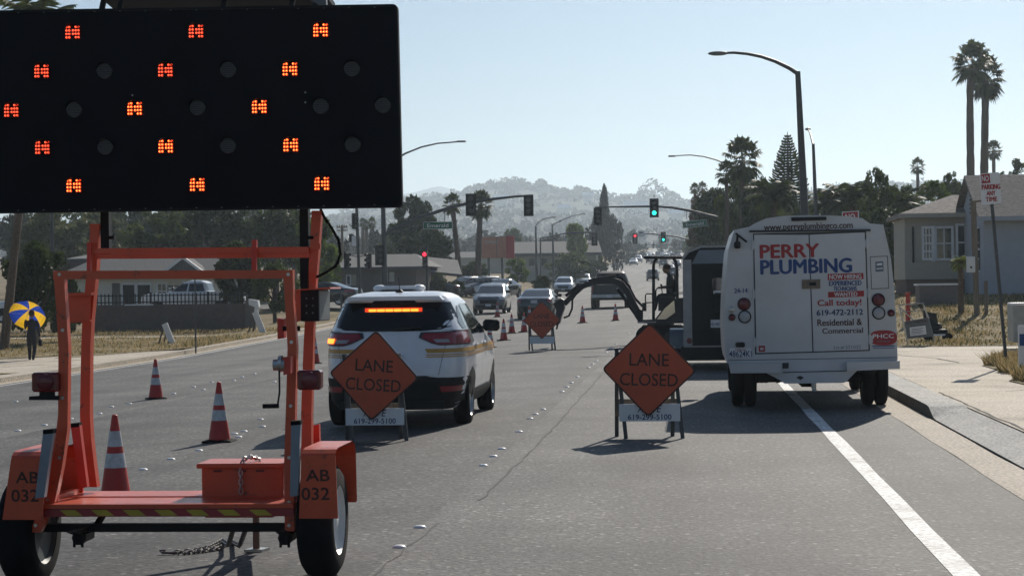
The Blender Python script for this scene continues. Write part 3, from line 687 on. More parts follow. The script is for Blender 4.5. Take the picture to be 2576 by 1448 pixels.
# fenders with lettering
def fender(pf, side):
    m = MB().use(M['orange']); Yf_, dp = 11.49, .72
    pts = P2(Yf_, pf)                    # tl, tr, br, bl
    m.prism(pts, Yf_, Yf_+.008)
    (xa, za), (xb, zb), (xc, zc), (xd, zdn) = pts; r_ = .05
    arc = [(Yf_, za-.02), (Yf_+.012, za+.015), (Yf_+.05, za+.035), (Yf_+.12, za+.042), (Yf_+dp-.12, za+.042), (Yf_+dp-.03, za+.015), (Yf_+dp, za-.05), (Yf_+dp+.02, za-.35)]
    for (y0, z0), (y1, z1) in zip(arc[:-1], arc[1:]):
        m.add([(xa, y0, z0), (xb, y0, z0), (xb, y1, z1), (xa, y1, z1)], [(0, 1, 2, 3)])
        m.add([(xa+.004, y0, z0-.008), (xb-.004, y0, z0-.008), (xb-.004, y1, z1-.008), (xa+.004, y1, z1-.008)], [(3, 2, 1, 0)])
    fo = m.build('fender', None, tr, 40)
    m = MB().use(M['letter']); cx = (xa+xb)/2-(.0 if side > 0 else .0)
    m.text('AB', (cx-.005, Yf_-.003, za-.115), .068, .145, .012); m.text('032', (cx-.02, Yf_-.003, za-.225), .072, .17, .012)
    m.build('lettering', None, fo)
fender([(758, 1146), (843, 1146), (850, 1303), (752, 1303)], 1)
fender([(28, 1152), (112, 1152), (108, 1306), (6, 1306)], -1)
def wheel_mesh(rad, wd, rim=.62, rimmat='whiterim', dark='rubber'):
    t = MB(); t.lathe([(rad*rim, -wd/2), (rad*.86, -wd/2), (rad*.97, -wd*.38), (rad, -wd*.2), (rad, wd*.2), (rad*.97, wd*.38), (rad*.86, wd/2), (rad*rim, wd/2), (rad*rim, -wd/2)], axis='X', n=40, capt=False)
    t.mats = [M[dark]]; a = t.mesh('tyre', 50)
    q = MB(); q.lathe([(rad*rim, -wd*.48), (rad*rim*.93, -wd*.36), (rad*rim*.5, -wd*.28), (rad*.2, -wd*.34), (rad*.12, -wd*.42), (0.001, -wd*.42)], axis='X', n=32, capt=False)
    q.lathe([(rad*rim, wd*.48), (rad*rim*.93, wd*.36), (rad*rim*.5, wd*.28), (rad*.2, wd*.34), (rad*.12, wd*.42), (0.001, wd*.42)], axis='X', n=32, capt=False)
    q.mats = [M[rimmat]]; b = q.mesh('rim', 40); return a, b
def add_wheel(parent, wm, loc, name='wheel'):
    o = bpy.data.objects.new(name, wm[0]); COL.objects.link(o); o.parent = parent; o.location = Vector(loc)
    b = bpy.data.objects.new('rim', wm[1]); COL.objects.link(b); b.parent = o; return o
wm = wheel_mesh(.345, .215)
wc = U(812, 1320, 11.86); wl = U(74, 1320, 11.86); zw = .345
wm2 = (wm[0], wm[1].copy()); wm2[1].materials[0] = M['greycab']
for p in (wc, wl): add_wheel(tr, wm if p is wc else wm2, Vector((p.x, 11.86, zw+G(p.x, 11.81)))-ORG[tr.name])
m = MB().use(M['black']); m.box(((wc.x+wl.x)/2, 11.82, U(450, 1325, 11.82).z), (wc.x-wl.x-.2, .055, .05))
for u in (212, 726):
    p = U(u, 1346, 11.78); m.box(p, (.075, .2, .06), bev=.01); m.tube([p+Vector((0, -.11, 0)), p+Vector((0, -.08, .0))], .045, 10)
    for k in (-1, 1): m.tube([p+Vector((k*.025, -.12, .02)), p+Vector((k*.025, -.12, -.055))], .009, 6)
    for k in range(4): m.box(p+Vector((0, 0, .05-.012*k)), (.05, .5-.1*k, .008))
m.bar(U(236, 1330, 11.8), U(262, 1290, 11.9), .03, .03)
m.build('axle', None, tr)
# tongue, jack, safety chains
m = MB().use(M['orange']); zt_ = zd-.08
m.box(((xl+xr)/2+.35, 12.75, zt_), (.07, 1.6, .07)); m.bar((xl+.25, 12.25, zt_), ((xl+xr)/2+.32, 13.3, zt_), .05, .06); m.bar((xr-.15, 12.25, zt_), ((xl+xr)/2+.38, 13.3, zt_), .05, .06)
m.use(M['orange_red']).box((U(620, 1305, 11.9).x, 12.0, zs-.01), (.42, .6, .03))
m.build('tongue', None, tr)
fp = gnd(645, 1386); m = MB().use(M['wood']); m.tube([(fp.x, fp.y, fp.z+.02), (fp.x, fp.y, zd-.05)], .024, 10)
m.use(M['steel']).prism([(fp.x-.075, fp.y-.055), (fp.x+.05, fp.y-.06), (fp.x+.08, fp.y+.05), (fp.x-.04, fp.y+.06)], fp.z+.004, fp.z+.022, 'Z')
m.build('jack', None, tr)
m = MB(); a0, a1 = U(590, 1318, 12.3), U(622, 1318, 12.3)
for st, seq in ((a0, [(560, 1358), (530, 1374), (490, 1383), (440, 1388)]), (a1, [(585, 1362), (545, 1380), (500, 1387), (452, 1391)])):
    gp = [gnd(u, v, .012) for u, v in seq]; chain(m, [st, (st+gp[0])/2-Vector((0, 0, .08)), *gp], .042, .0055)
hk_ = gnd(425, 1389, .015); m.tube([hk_+Vector((.06, 0, 0)), hk_, hk_+Vector((-.05, .01, 0)), hk_+Vector((-.07, .03, .01)), hk_+Vector((-.04, .05, .01))], .009, 6)
m.build('safety_chain', M['chain'], tr)
# stabiliser posts
for (pts, Y, mt) in ([[(109, 1082), (134, 1080), (111, 1250), (88, 1252)], 11.44, 'steelblue'], [[(732, 1060), (756, 1058), (748, 1246), (729, 1248)], 11.5, 'steelblue'], [[(177, 1066), (199, 1064), (219, 1224), (200, 1228)], 11.95, 'orange_red'], [[(785, 1070), (802, 1066), (804, 1128), (786, 1128)], 12.35, 'orange_red']):
    q = P2(Y, pts); m = MB().use(M[mt]).prism(q, Y, Y+.05)
    if pts[0][0] != 785: m.use(M['rubber']).prism([(q[0][0]-.002, q[0][1]+.004), (q[1][0]+.002, q[1][1]+.004), (q[1][0]+.001, q[1][1]-.022), (q[0][0]-.002, q[0][1]-.022)], Y-.003, Y+.053)
    m.build('stabiliser_post', None, tr)
# bracket tray on the hoops
m = MB().use(M['orange']); q = P2(YF-.03, [(168, 742), (228, 740), (225, 806), (172, 812)]); m.prism(q, YF-.03, YF-.02)
m.prism(P2(YF-.1, [(167, 737), (229, 735), (228, 742), (167, 745)]), YF-.1, YF-.031); m.prism(P2(YF-.1, [(171, 808), (226, 804), (226, 808), (172, 812)]), YF-.1, YF-.031)
m.build('bracket', None, tr)
# tail lights
for (u0, u1, v0, v1) in ((78, 145, 937, 985), (746, 806, 931, 980)):
    Y = YN-.06; a, b = U(u0, v0, Y), U(u1, v1, Y); c = (a+b)/2
    m = MB().use(M['maroon']).box((c.x, Y+.05, c.z), (b.x-a.x, .1, a.z-b.z), bev=.012)
    m.lathe([(.052, 0), (.05, -.012), (.03, -.018), (.001, -.02)], (c.x+.005, Y-.001, c.z), 'Y', 24)
    if u0 < 100:
        m.use(M['black']).prism(P2(Y, [(96, 985), (134, 985), (134, 995), (145, 995), (145, 1006), (70, 1006), (70, 997), (96, 995)]), Y+.02, Y+.035)
    m.build('tail_light', None, tr)
# control cabinet
Yc = 11.9; a, b = U(755, 729, Yc), U(803, 808, Yc); a2 = U(829, 770, Yc+.35)
m = MB().use(M['greycab']).box(((a.x+b.x)/2, Yc+.19, (a.z+b.z)/2), (b.x-a.x, .36, a.z-b.z), bev=.008)
m.use(M['black']).box(((a.x+b.x)/2, Yc+.004, (a.z+b.z)/2), (b.x-a.x-.004, .012, a.z-b.z-.004))
for k in range(6): m.use(M['greycab']).lathe([(.006, 0), (.005, -.008), (.001, -.008)], ((a.x+b.x)/2+(-.02 if k % 2 else .02), Yc-.003, (a.z+b.z)/2+.045-.045*(k//2)), 'Y', 10)
cb = m.build('control_cabinet', None, tr)
m = MB().use(M['orange']).prism(P2(Yc, [(741, 732), (757, 729), (757, 806), (742, 810)]), Yc+.02, Yc+.05); m.prism(P2(Yc, [(740, 728), (804, 724), (830, 722), (831, 726), (740, 731)]), Yc-.01, Yc+.36); m.build('cabinet_bracket', None, cb)
# winch with crank
m = MB().use(M['orange_red']).prism(P2(11.9, [(697, 800), (713, 802), (714, 850), (698, 853)]), 11.9, 11.98); m.use(M['rubber']).bar(U(712, 826, 11.86), U(754, 826, 11.86), .03, .03)
m.build('latch_bracket', None, tr); m = MB(); m.use(M['orange_red']).prism(P2(YN-.05, [(716, 897), (735, 895), (735, 938), (717, 942)]), YN-.1, YN)
m.use(M['steel']).tube([U(688, 917, YN-.08), U(717, 917, YN-.08)], .035, 10); m.lathe([(.05, -.01), (.05, .01)], U(706, 914, YN-.08), 'X', 14)
m.use(M['black']).tube([U(702, 918, YN-.1), U(703, 985, YN-.12), U(698, 1020, YN-.12)], .006, 6); m.tube([U(661, 1021, YN-.12), U(701, 1020, YN-.12)], .014, 10)
m.build('winch', None, tr)
# arrow board
ba, bb = U(-20, 20, YB), U(1009, 527, YB)
def bpt(u, v): return U(u, v, YB)
cn = [bpt(-18, 27), bpt(1000, 11), bpt(1012, 522), bpt(-17, 537)]
def rrect(c, r, n=5):
    out = []; k = len(c)
    for i in range(k):
        p, q, s = c[i-1], c[i], c[(i+1) % k]; d1 = (p-q).normalized(); d2 = (s-q).normalized()
        for j in range(n+1):
            t = j/n; out.append(q+d1*r*(1-t)**2+d2*r*t**2)
    return out
op = [(p.x, p.z) for p in rrect(cn, .035)]; m = MB().use(M['boardblack']).prism(op, YB, YB+.045)
cx_, cz_ = sum(p[0] for p in op)/len(op), sum(p[1] for p in op)/len(op); n = len(op)
inn = [(cx_+(x-cx_)*.988, cz_+(z-cz_)*.976) for x, z in op]
m.use(M['black']).add([(x, YB-.006, z) for x, z in op]+[(x, YB-.006, z) for x, z in inn]+[(x, YB, z) for x, z in op]+[(x, YB, z) for x, z in inn], [(i, (i+1) % n, n+(i+1) % n, n+i) for i in range(n)]+[(n+i, n+(i+1) % n, 3*n+(i+1) % n, 3*n+i) for i in range(n)]+[(i, 2*n+i, 2*n+(i+1) % n, (i+1) % n) for i in range(n)])
for (u, v) in ((333, 240), (333, 272), (768, 233), (768, 258)): m.use(M['steel']).lathe([(.006, 0), (.004, -.004)], bpt(u, v)+Vector((0, -.001, 0)), 'Y', 8)
for k in range(1, 16):
    for v0, v1 in ((33, 17), (531, 516)): m.use(M['greycab']).lathe([(.006, -.001), (.004, -.005), (.001, -.005)], bpt(-18+64*k, v0+(v1-v0)*k/16), 'Y', 8)
ab = m.build('arrow_board', None, tr)
def lamp_mesh(on, led='led', hot='led_hot'):
    m = MB().use(M['boardblack'] if on else M['lens_dim']); m.lathe([(.050, 0), (.050, -.006), (.046, -.010), (.001, -.0105)], (0, 0, 0), 'Y', 24, False)
    if on:
        for r_ in range(4):
            for c in range(5):
                if c == 2 and r_ in (0, 3): continue
                x = (c-2)*.0178-(.003 if c < 2 else -.003); z = (1.5-r_)*.0215; m.use(M[led]).lathe([(.0078, 0), (.0072, -.004), (.0005, -.005)], (x, -.0105, z), 'Y', 8, False)
                m.use(M[hot]).lathe([(.0040, 0), (.0005, -.001)], (x-.001, -.0160, z+.001), 'Y', 6, False)
    else:
        for k in range(6):
            z = -.034+.0136*k; h = math.sqrt(.044**2-z*z); m.use(M['black']).box((0, -.0115, z), (h*2, .003, .0035))
    # visor hood over the lamp
    m.use(M['boardblack']); n = 12; V_ = []
    for j in range(n+1):
        a = R(15+150*j/n); V_ += [(.054*math.cos(a), 0, .054*math.sin(a)), (.054*math.cos(a), -.05*math.sin(a), .054*math.sin(a)), (.050*math.cos(a), -.05*math.sin(a), .050*math.sin(a)), (.050*math.cos(a), 0, .050*math.sin(a))]
    m.add(V_, [(4*j+i, 4*j+(i+1) % 4, 4*j+4+(i+1) % 4, 4*j+4+i) for j in range(n) for i in range(4)])
    return m.mesh('lamp', 40)
LM = [lamp_mesh(False), lamp_mesh(True), lamp_mesh(True, 'led_low', 'led_low_hot')]
rows = [(84, 76, [(184, 1), (494, 1), (807, 1)]), (181, 173, [(106, 1), (263, 0), (417, 1), (574, 0), (730, 1), (885, 0)]), (279, 265, [(30, 1), (187, 0), (340, 1), (497, 0), (653, 1), (807, 0), (963, 0)]),
        (373, 363, [(108, 1), (265, 0), (418, 1), (574, 0), (732, 1), (887, 0)]), (469, 461, [(187, 1), (497, 1), (810, 1)])]
for va, vb, L in rows:
    for u, on in L:
        p = bpt(u, va+(vb-va)*u/950); o = bpy.data.objects.new('lamp', LM[2 if on and va < 190 and u < 720 or on and u < 120 else on]); COL.objects.link(o); o.parent = ab; o.location = Vector((p.x, YB-.001, p.z))-ORG[tr.name]
        tag(o, 'lit amber lamp' if on else 'unlit grey lamp')
# posts behind the board, top rail and solar panel, cable
for u, v1 in ((262, 640), (762, 742)):
    m = MB()
    p, q = U(u, 300, YF+.02), U(u, v1, YF+.02); m.box((p.x, YF+.03, (p.z+q.z)/2), (.055, .06, p.z-q.z))
    m.tube([U(u+10, 598, YF-.0), U(u+26, 597, YF-.0)], .012, 6)
    m.build('mast', M['black'], tr)
a, b = U(232, 4, YF), U(800, -2, YF); m = MB().use(M['black']); m.box(((a.x+b.x)/2, YF+.25, a.z+.055), (b.x-a.x, .7, .035), (R(-6), 0, 0))
for u in (255, 300, 560, 730, 790): m.bar(U(u, 30, YF-.1), U(u+8, -8, YF-.1), .03, .03)
m.use(M['greycab']).prism(P2(YF-.12, [(770, -25), (818, -25), (820, 14), (800, 12), (770, -6)]), YF-.12, YF-.06)
m.build('solar_panel', None, tr)
m = MB(); kp = [(806, 526), (815, 545), (835, 575), (852, 605), (856, 640), (845, 668), (820, 685), (795, 697)]
m.tube([U(u, v, YF+.02-.01*i) for i, (u, v) in enumerate(kp)], .009, 8)
for (u, v) in ((822, 556), (853, 612), (849, 660)): m.ball(U(u, v, YF), .013, 8, 5)
m.build('cable', M['rubber'], tr, 60)

# ------------------------------------------------------------------ traffic cones
def cone_proto():
    t = thing('traffic_cone', '', 'traffic cone')
    m = MB().use(M['rubber']); m.box((0, 0, .014), (.37, .37, .028), bev=.012); m.box((0, 0, .03), (.27, .27, .012), bev=.006); m.build('base', None, t, local=True)
    m = MB().use(M['conered']); rr = lambda z: .135-(z-.03)*.155
    zz = [.03, .27, .40, .46, .60, .70, .74]; mt = ['conered', 'coneband', 'conered', 'coneband', 'conered', 'conered']
    for z0, z1, k in zip(zz[:-1], zz[1:], mt):
        e = .0025 if k == 'coneband' else 0
        m.use(M[k]).lathe([(rr(z0)+e, z0), (rr(z1)+e, z1)], (0, 0, 0), 'Z', 24, False)
    m.use(M['conered']).lathe([(rr(.74), .74), (rr(.74)*.6, .748), (.001, .748)], (0, 0, 0), 'Z', 20, False)
    m.build('cone_body', None, t, 40, local=True); return t
cp = cone_proto(); CONES = [
    (552, 1111, 'traffic cone with scuffed white bands, right of the trailer cone hidden by the deck', 0, 1),
    (392, 1003, 'traffic cone farthest back of the three seen through the trailer hoops', .4, 1),
    (291, 1249, 'traffic cone whose base is hidden behind the orange trailer deck', .2, 1.0),
    (1232, 874, 'traffic cone half hidden by the door mirror of the silver SUV', .3, 1),
    (1267, 856, 'traffic cone with no white band showing, beside the mirror of the silver SUV', .9, 1),
    (1287, 838, 'banded traffic cone just behind the plain cone by the SUV mirror', .1, 1),
    (1318, 835, 'traffic cone left of the farthest lane closed sign, below the black sedan', .5, 1),
    (1332, 812, 'traffic cone peeking out above the left edge of the far lane closed sign', .3, 1),
    (1251, 797, 'traffic cone standing in front of the oncoming dark silver SUV', .2, 1),
    (1465, 812, 'traffic cone left of the pickup tailgate shadow, on the road under the boom', .6, 1),
    (1548, 806, 'traffic cone right of its twin, in front of the pickup under the boom', .1, 1),
    (792, 914, 'traffic cone seen between the trailer control cabinet and the silver SUV', .1, 1),
]
for i, (u, v, lb, rz, sc) in enumerate(CONES):
    o = cp if i == 0 else copy_tree(cp); p = gnd(u, v); place(o, p, rz, sc); o['label'] = lb; o['group'] = 'traffic cones along the closed lane'

# ------------------------------------------------------------------ lane closed signs on barricade stands
def lane_sign(cu_, cv, half, Y, lab, slab, tilt, phone, board=True, roll=0.0, stand_dx=0.0):
    c = U(cu_, cv, Y); h = half*Y/F_PX; g = G(c.x, Y)
    t = thing('lane_closed_sign', lab, 'road sign', (c.x, Y, g), 'lane closed signs'); k = h
    rot = Matrix.Rotation(roll, 3, 'Y')
    def W(x, y, z): return rot @ Vector((x, y, z)) + c
    cs = [Vector((0, 0, k)), Vector((k, 0, 0)), Vector((0, 0, -k)), Vector((-k, 0, 0))]
    def ring(s, r): return [W(p.x, 0, p.z) for p in rrect([q*s for q in cs], r)]
    o1 = ring(1, .06); i1 = ring(.955, .05); m = MB()
    m.use(M['signblack']).prism([(p.x, p.z) for p in o1], Y, Y+.006)
    m.use(M['signorange']).prism([(p.x, p.z) for p in i1], Y-.003, Y+.001)
    m.use(M['signblack']).text('LANE', W(0, -.006, k*.22), k*.26, k*.83, .004, -roll); m.text('CLOSED', W(0, -.006, -k*.20), k*.26, k*1.22, .004, -roll)
    m.build('sign_panel', None, t)
    st = thing('barricade_stand', slab, 'barricade stand', (c.x+stand_dx, Y+.2, g), 'barricade stands under the signs'); x0 = c.x+stand_dx
    for dy, sp in ((0.02, -.02), (.16, .34)):
        for sx in (-1, 1):
            m = MB(); top = g+1.04; m.bar((x0+sx*.325-.05, Y+.10+dy*.5, top), (x0+sx*.325+(-.07 if dy > .1 else .05), Y+.07+sp, g), .045, .028)
            m.build('leg', M['galv'], st)
    def brd(yy, dz, wd, txt):
        m = MB().use(M['white']); m.box((x0, yy, g+dz), (wd, .02, .2))
        if txt: m.use(M['navy']).text('A', (x0-.11, yy-.012, g+dz+.045), .08, .06, .01, shear=.3); m.text('E', (x0+.11, yy-.012, g+dz+.045), .08, .06, .01, shear=.3); m.text(phone, (x0, yy-.012, g+dz-.05), .06, .5, .012)
        return m
    brd(Y+.045, .30, .70, board).build('board', None, st)
    m = MB().use(M['wood']).box((x0-.05, Y+.34, g+.34), (.72, .02, .2)); m.build('board', None, st)
    return t
lane_sign(1632, 930, 119, 22.4, 'right of the two large orange LANE CLOSED signs, on the road near the white van', 'barricade stand under the lane closed sign beside the white van', 0, '619-299-5100', roll=.03)
lane_sign(940, 944, 116, 22.8, 'left of the two large orange LANE CLOSED signs, in front of the silver SUV', 'barricade stand under the lane closed sign behind the silver SUV', 0, '619-299-5100', roll=.07)
lane_sign(1362, 805, 48, 55, 'distant small orange LANE CLOSED sign near the excavator bucket', 'barricade stand under the distant lane closed sign', 0, '', board=False, roll=0)
# ------------------------------------------------------------------ cars
class Car:
    """body as a stack of rounded plan outlines; y = 0 at the tail, forward is +y"""
    def __init__(s, rows, n=6.0): s.rows = rows; s.n = n
    def at(s, z):
        r = s.rows; zs = [q[0] for q in r]
        return [float(np.interp(z, zs, [q[k] for q in r])) for k in (1, 2, 3)]
    def ys(s, x, z, off=0, front=False):
        yr, yf, hw = s.at(z); c, l = (yr+yf)/2, (yf-yr)/2+off; k = min(.999, abs(x)/(hw+off)); d = l*(1-k**s.n)**(1/s.n)
        return c+d if front else c-d
    def xs(s, y, z, off=0):
        yr, yf, hw = s.at(z); c, l = (yr+yf)/2, (yf-yr)/2+off; k = min(.999, abs(y-c)/l); return (hw+off)*(1-k**s.n)**(1/s.n)
    def body(s, m, nz=None, N=56):
        zs = []
        for a, b in zip(s.rows[:-1], s.rows[1:]):
            k = max(1, int((b[0]-a[0])/.06)); zs += [a[0]+(b[0]-a[0])*i/k for i in range(k)]
        zs.append(s.rows[-1][0]); V_ = []
        for z in zs:
            yr, yf, hw = s.at(z); c, l = (yr+yf)/2, (yf-yr)/2
            for j in range(N):
                a = 2*math.pi*(j+.5)/N; co, si = math.cos(a), math.sin(a); e = 2/s.n
                V_.append((hw*math.copysign(abs(co)**e, co), c+l*math.copysign(abs(si)**e, si), z))
        n_ = len(zs)
        m.add(V_, [(i*N+j, i*N+(j+1) % N, (i+1)*N+(j+1) % N, (i+1)*N+j) for i in range(n_-1) for j in range(N)]+[tuple(range(N))[::-1], tuple((n_-1)*N+j for j in range(N))])
        return m
    def end(s, m, rows, off=.006, nx=14, front=False):
        """patch on the tail (or nose): rows of (z, x0, x1)"""
        R_ = []
        for a, b in zip(rows[:-1], rows[1:]):
            k = max(1, int(abs(b[0]-a[0])/.05)); R_ += [tuple(a[q]+(b[q]-a[q])*i/k for q in range(3)) for i in range(k)]
        R_.append(rows[-1]); V_ = []
        for z, x0, x1 in R_:
            for j in range(nx+1):
                x = x0+(x1-x0)*j/nx; V_.append((x, s.ys(x, z, off, front), z))
        w_ = nx+1; return m.add(V_, [(i*w_+j, i*w_+j+1, (i+1)*w_+j+1, (i+1)*w_+j) for i in range(len(R_)-1) for j in range(nx)])
    def side(s, m, rows, sg, off=.006, ny=12):
        R_ = []
        for a, b in zip(rows[:-1], rows[1:]):
            k = max(1, int(abs(b[0]-a[0])/.05)); R_ += [tuple(a[q]+(b[q]-a[q])*i/k for q in range(3)) for i in range(k)]
        R_.append(rows[-1]); V_ = []
        for z, y0, y1 in R_:
            for j in range(ny+1):
                y = y0+(y1-y0)*j/ny; V_.append((sg*s.xs(y, z, off), y, z))
        w_ = ny+1; return m.add(V_, [(i*w_+j, i*w_+j+1, (i+1)*w_+j+1, (i+1)*w_+j) for i in range(len(R_)-1) for j in range(ny)])
    def arch(s, m, yc, r, sg, off=.004, z0=.2):
        rows = [(z0+(r+.34-z0)*i/8, 0, 0) for i in range(9)]; out = []
        for z, _, _ in rows:
            d = z-.34; h = math.sqrt(max(.0004, r*r-d*d)) if d > 0 else r
            out.append((z, yc-h, yc+h))
        return s.side(m, out, sg, off)
SUVR = [(.24, .14, 4.34, .78), (.34, .04, 4.47, .87), (.60, 0, 4.52, .915), (.80, .015, 4.50, .92), (.95, .05, 4.40, .91), (1.02, .075, 4.05, .90), (1.10, .105, 3.45, .885), (1.20, .15, 3.22, .855), (1.55, .40, 2.42, .70), (1.62, .40, 2.15, .64), (1.66, .62, 1.95, .56), (1.685, .95, 1.75, .40)]
SEDR = [(.20, .12, 4.68, .78), (.32, .03, 4.78, .87), (.55, 0, 4.82, .91), (.78, .02, 4.78, .915), (.88, .05, 4.55, .90), (.97, .08, 3.85, .885), (1.03, .22, 3.50, .86), (1.08, .75, 3.40, .83), (1.36, 1.55, 2.62, .66), (1.42, 1.75, 2.45, .60), (1.46, 2.0, 2.3, .42)]
TRKR = [(.42, .08, 5.60, .86), (.55, 0, 5.72, .97), (.85, 0, 5.75, .99), (1.10, .02, 5.68, .985), (1.17, .05, 5.3, .96), (1.20, .1, 4.25, .94), (1.25, 1.95, 4.10, .92), (1.75, 2.12, 3.35, .74), (1.84, 2.3, 3.1, .66), (1.88, 2.5, 2.95, .45)]
WM = {'car': wheel_mesh(.345, .205, .66, 'alloy'), 'truck': wheel_mesh(.40, .27, .6, 'alloy')}
FARW = MB(); FARW.mats = [M['rubber']]
def car(name, label, cat, kind, paint, group=None, full=True, tail=True):
    rows = {'suv': SUVR, 'sedan': SEDR, 'truck': TRKR}[kind]; C = Car(rows, 5.5 if kind != 'truck' else 8); t = thing(name, label, cat, (0, 0, 0), group)
    def bl(m, nm, p=t, sm=40): return m.build(nm, None, p, sm, local=True)
    b = bl(C.body(MB().use(M[paint])), 'body', t, 32)
    top = rows[-1][0]; wy = {'suv': (.93, 3.62), 'sedan': (1.0, 3.85), 'truck': (1.2, 4.75)}[kind]
    zr = .345 if kind != 'truck' else .40
    for y in wy:
        for sg in (-1, 1):
            m = MB().use(M['plastic']); C.arch(m, y, zr+.05, sg); bl(m, 'wheel_arch', b, None)
            wo_ = add_wheel(t, WM['truck' if kind == 'truck' else 'car'], (sg*(rows[2][3]-.125), y, zr))
    m = MB().use(M['plastic']); z0 = rows[0][0]
    C.end(m, [(z0, -.7, .7), (.34 if kind != 'truck' else .5, -.84, .84), (.60, -.87, .87)], .008); C.end(m, [(z0, -.7, .7), (.34 if kind != 'truck' else .5, -.84, .84), (.48, -.86, .86)], .008, front=True)
    bl(m, 'lower_bumper')
    g = M['glass']
    if kind == 'suv':
        m = MB().use(g); C.end(m, [(1.20, -.60, .60), (1.26, -.73, .73), (1.34, -.745, .745), (1.55, -.66, .66)], .008); bl(m, 'rear_window')
        m = MB().use(g); C.end(m, [(1.13, -.76, .76), (1.52, -.62, .62)], .008, front=True); bl(m, 'windscreen')
        for sg in (-1, 1):
            for rr in ([(1.13, 2.02, 3.05), (1.20, 2.02, 2.98), (1.50, 2.02, 2.30)], [(1.14, 1.05, 1.95), (1.52, 1.12, 1.95)], [(1.22, .62, .98), (1.30, .55, 1.0), (1.50, .80, 1.05)]):
                m = MB().use(g); C.side(m, rr, sg, .007); bl(m, 'side_window')
    elif kind == 'sedan':
        m = MB().use(g); C.end(m, [(1.09, -.74, .74), (1.36, -.60, .60)], .008); bl(m, 'rear_window')
        m = MB().use(g); C.end(m, [(1.07, -.76, .76), (1.36, -.58, .58)], .008, front=True); bl(m, 'windscreen')
        for sg in (-1, 1):
            for rr in ([(1.06, 2.35, 3.2), (1.34, 2.3, 2.72)], [(1.06, 1.3, 2.25), (1.34, 1.72, 2.22)]):
                m = MB().use(g); C.side(m, rr, sg, .007); bl(m, 'side_window')
    else:
        m = MB().use(g); C.end(m, [(1.32, -.74, .74), (1.70, -.64, .64)], .008); bl(m, 'rear_window')
        m = MB().use(g); C.end(m, [(1.30, -.82, .82), (1.74, -.66, .66)], .008, front=True); bl(m, 'windscreen')
        for sg in (-1, 1):
            for rr in ([(1.28, 3.12, 3.95), (1.70, 3.05, 3.40)], [(1.28, 2.1, 3.02), (1.70, 2.25, 2.98)]):
                m = MB().use(g); C.side(m, rr, sg, .007); bl(m, 'side_window')
        m = MB().use(M['vanseam']); m.box((0, 1.0, 1.215), (1.7, 1.7, .012)); m.use(M[paint])
        for sg in (-1, 1): m.box((sg*.90, 1.0, 1.24), (.1, 1.9, .05), bev=.015)
        m.box((0, .09, 1.24), (1.85, .09, .05), bev=.015); bl(m, 'cargo_bed', t, None)
        m = MB().use(M['alloy']); m.box((0, -.06, .62), (1.86, .14, .17), bev=.03); bl(m, 'bumper', t, None)
    zl = {'suv': (1.04, 1.20), 'sedan': (.80, .96), 'truck': (.82, 1.14)}[kind]; w1 = rows[3][3]
    for sg in (-1, 1):
        m = MB().use(M['redlens']); q = [(zl[0], .66, .89), (zl[1], .48 if kind == 'suv' else .62, .87)] if kind != 'truck' else [(zl[0], .84, .955), (zl[1], .84, .95)]
        C.end(m, [(z, *(sorted((sg*a, sg*c)))) for z, a, c in q], .010, 8); bl(m, 'tail_lamp')
        m = MB().use(M['headlamp']); zh = {'suv': (.80, .95), 'sedan': (.66, .80), 'truck': (.90, 1.10)}[kind]
        C.end(m, [(z, *(sorted((sg*a, sg*c)))) for z, a, c in [(zh[0], .60, .87), (zh[1], .55, .86)]], .010, 8, front=True); bl(m, 'headlamp')
        ym = {'suv': 3.0, 'sedan': 3.15, 'truck': 3.95}[kind]; zm = {'suv': 1.17, 'sedan': 1.08, 'truck': 1.36}[kind]; xm = C.xs(ym, zm)
        m = MB().use(M['plastic']); m.box((sg*(xm+.14), ym, zm+.04), (.23, .10, .16) if kind != 'truck' else (.22, .12, .26), bev=.035); m.bar((sg*(xm-.04), ym+.03, zm), (sg*(xm+.08), ym, zm+.02), .05, .04); bl(m, 'door_mirror', t, 50)
    m = MB().use(M['plastic']); C.end(m, [(.56, -.42, .42), (.78, -.50, .50)], .010, front=True); bl(m, 'grille')
    m = MB().use(M['plate']); zp = {'suv': .80, 'sedan': .84, 'truck': .62}[kind]; yp = C.ys(0, zp, .012)-(.14 if kind == 'truck' else 0); m.box((0, yp, zp), (.31, .012, .155)); bl(m, 'number_plate', t, None); m = MB().use(M['plate']); m.box((0, C.ys(0, .5, .016, True), .5), (.31, .012, .155)); bl(m, 'front_plate', t, None)
    return t, C, bl, b
# --- silver SUV with stripes and amber light strip
suv, C, bl, sb = car('security_suv', 'silver SUV with gold side stripes and a glowing amber light strip in its rear window', 'SUV', 'suv', 'silver')
for ch in list(suv.children):          # the detailed car gets its own tail
    if ch.name.split('.')[0] in ('tail_lamp', 'lower_bumper', 'grille', 'number_plate', 'rear_window'):
        bpy.data.objects.remove(ch)
m = MB().use(M['tint']); C.end(m, [(1.20, -.38, .38), (1.215, -.60, .60), (1.25, -.72, .72), (1.34, -.78, .78), (1.55, -.675, .675)], .007, 24); rw = bl(m, 'rear_window')
m = MB().use(M['amber_edge']); m.box((0, C.ys(0, 1.46, .016), 1.455), (.72, .012, .060), bev=.005); m.use(M['amber'])
for k in range(6): m.box((-.265+.106*k, C.ys(0, 1.46, .026), 1.455), (.098, .014, .032), bev=.006)
bl(m, 'amber_light_strip', rw, None)
m = MB().use(M['plastic']); C.end(m, [(1.535, -.30, .30), (1.60, -.22, .22)], .012); m.bar((.02, C.ys(0, 1.22, .03), 1.22), (.36, C.ys(.36, 1.24, .03), 1.245), .02, .02); bl(m, 'wiper', rw, None)
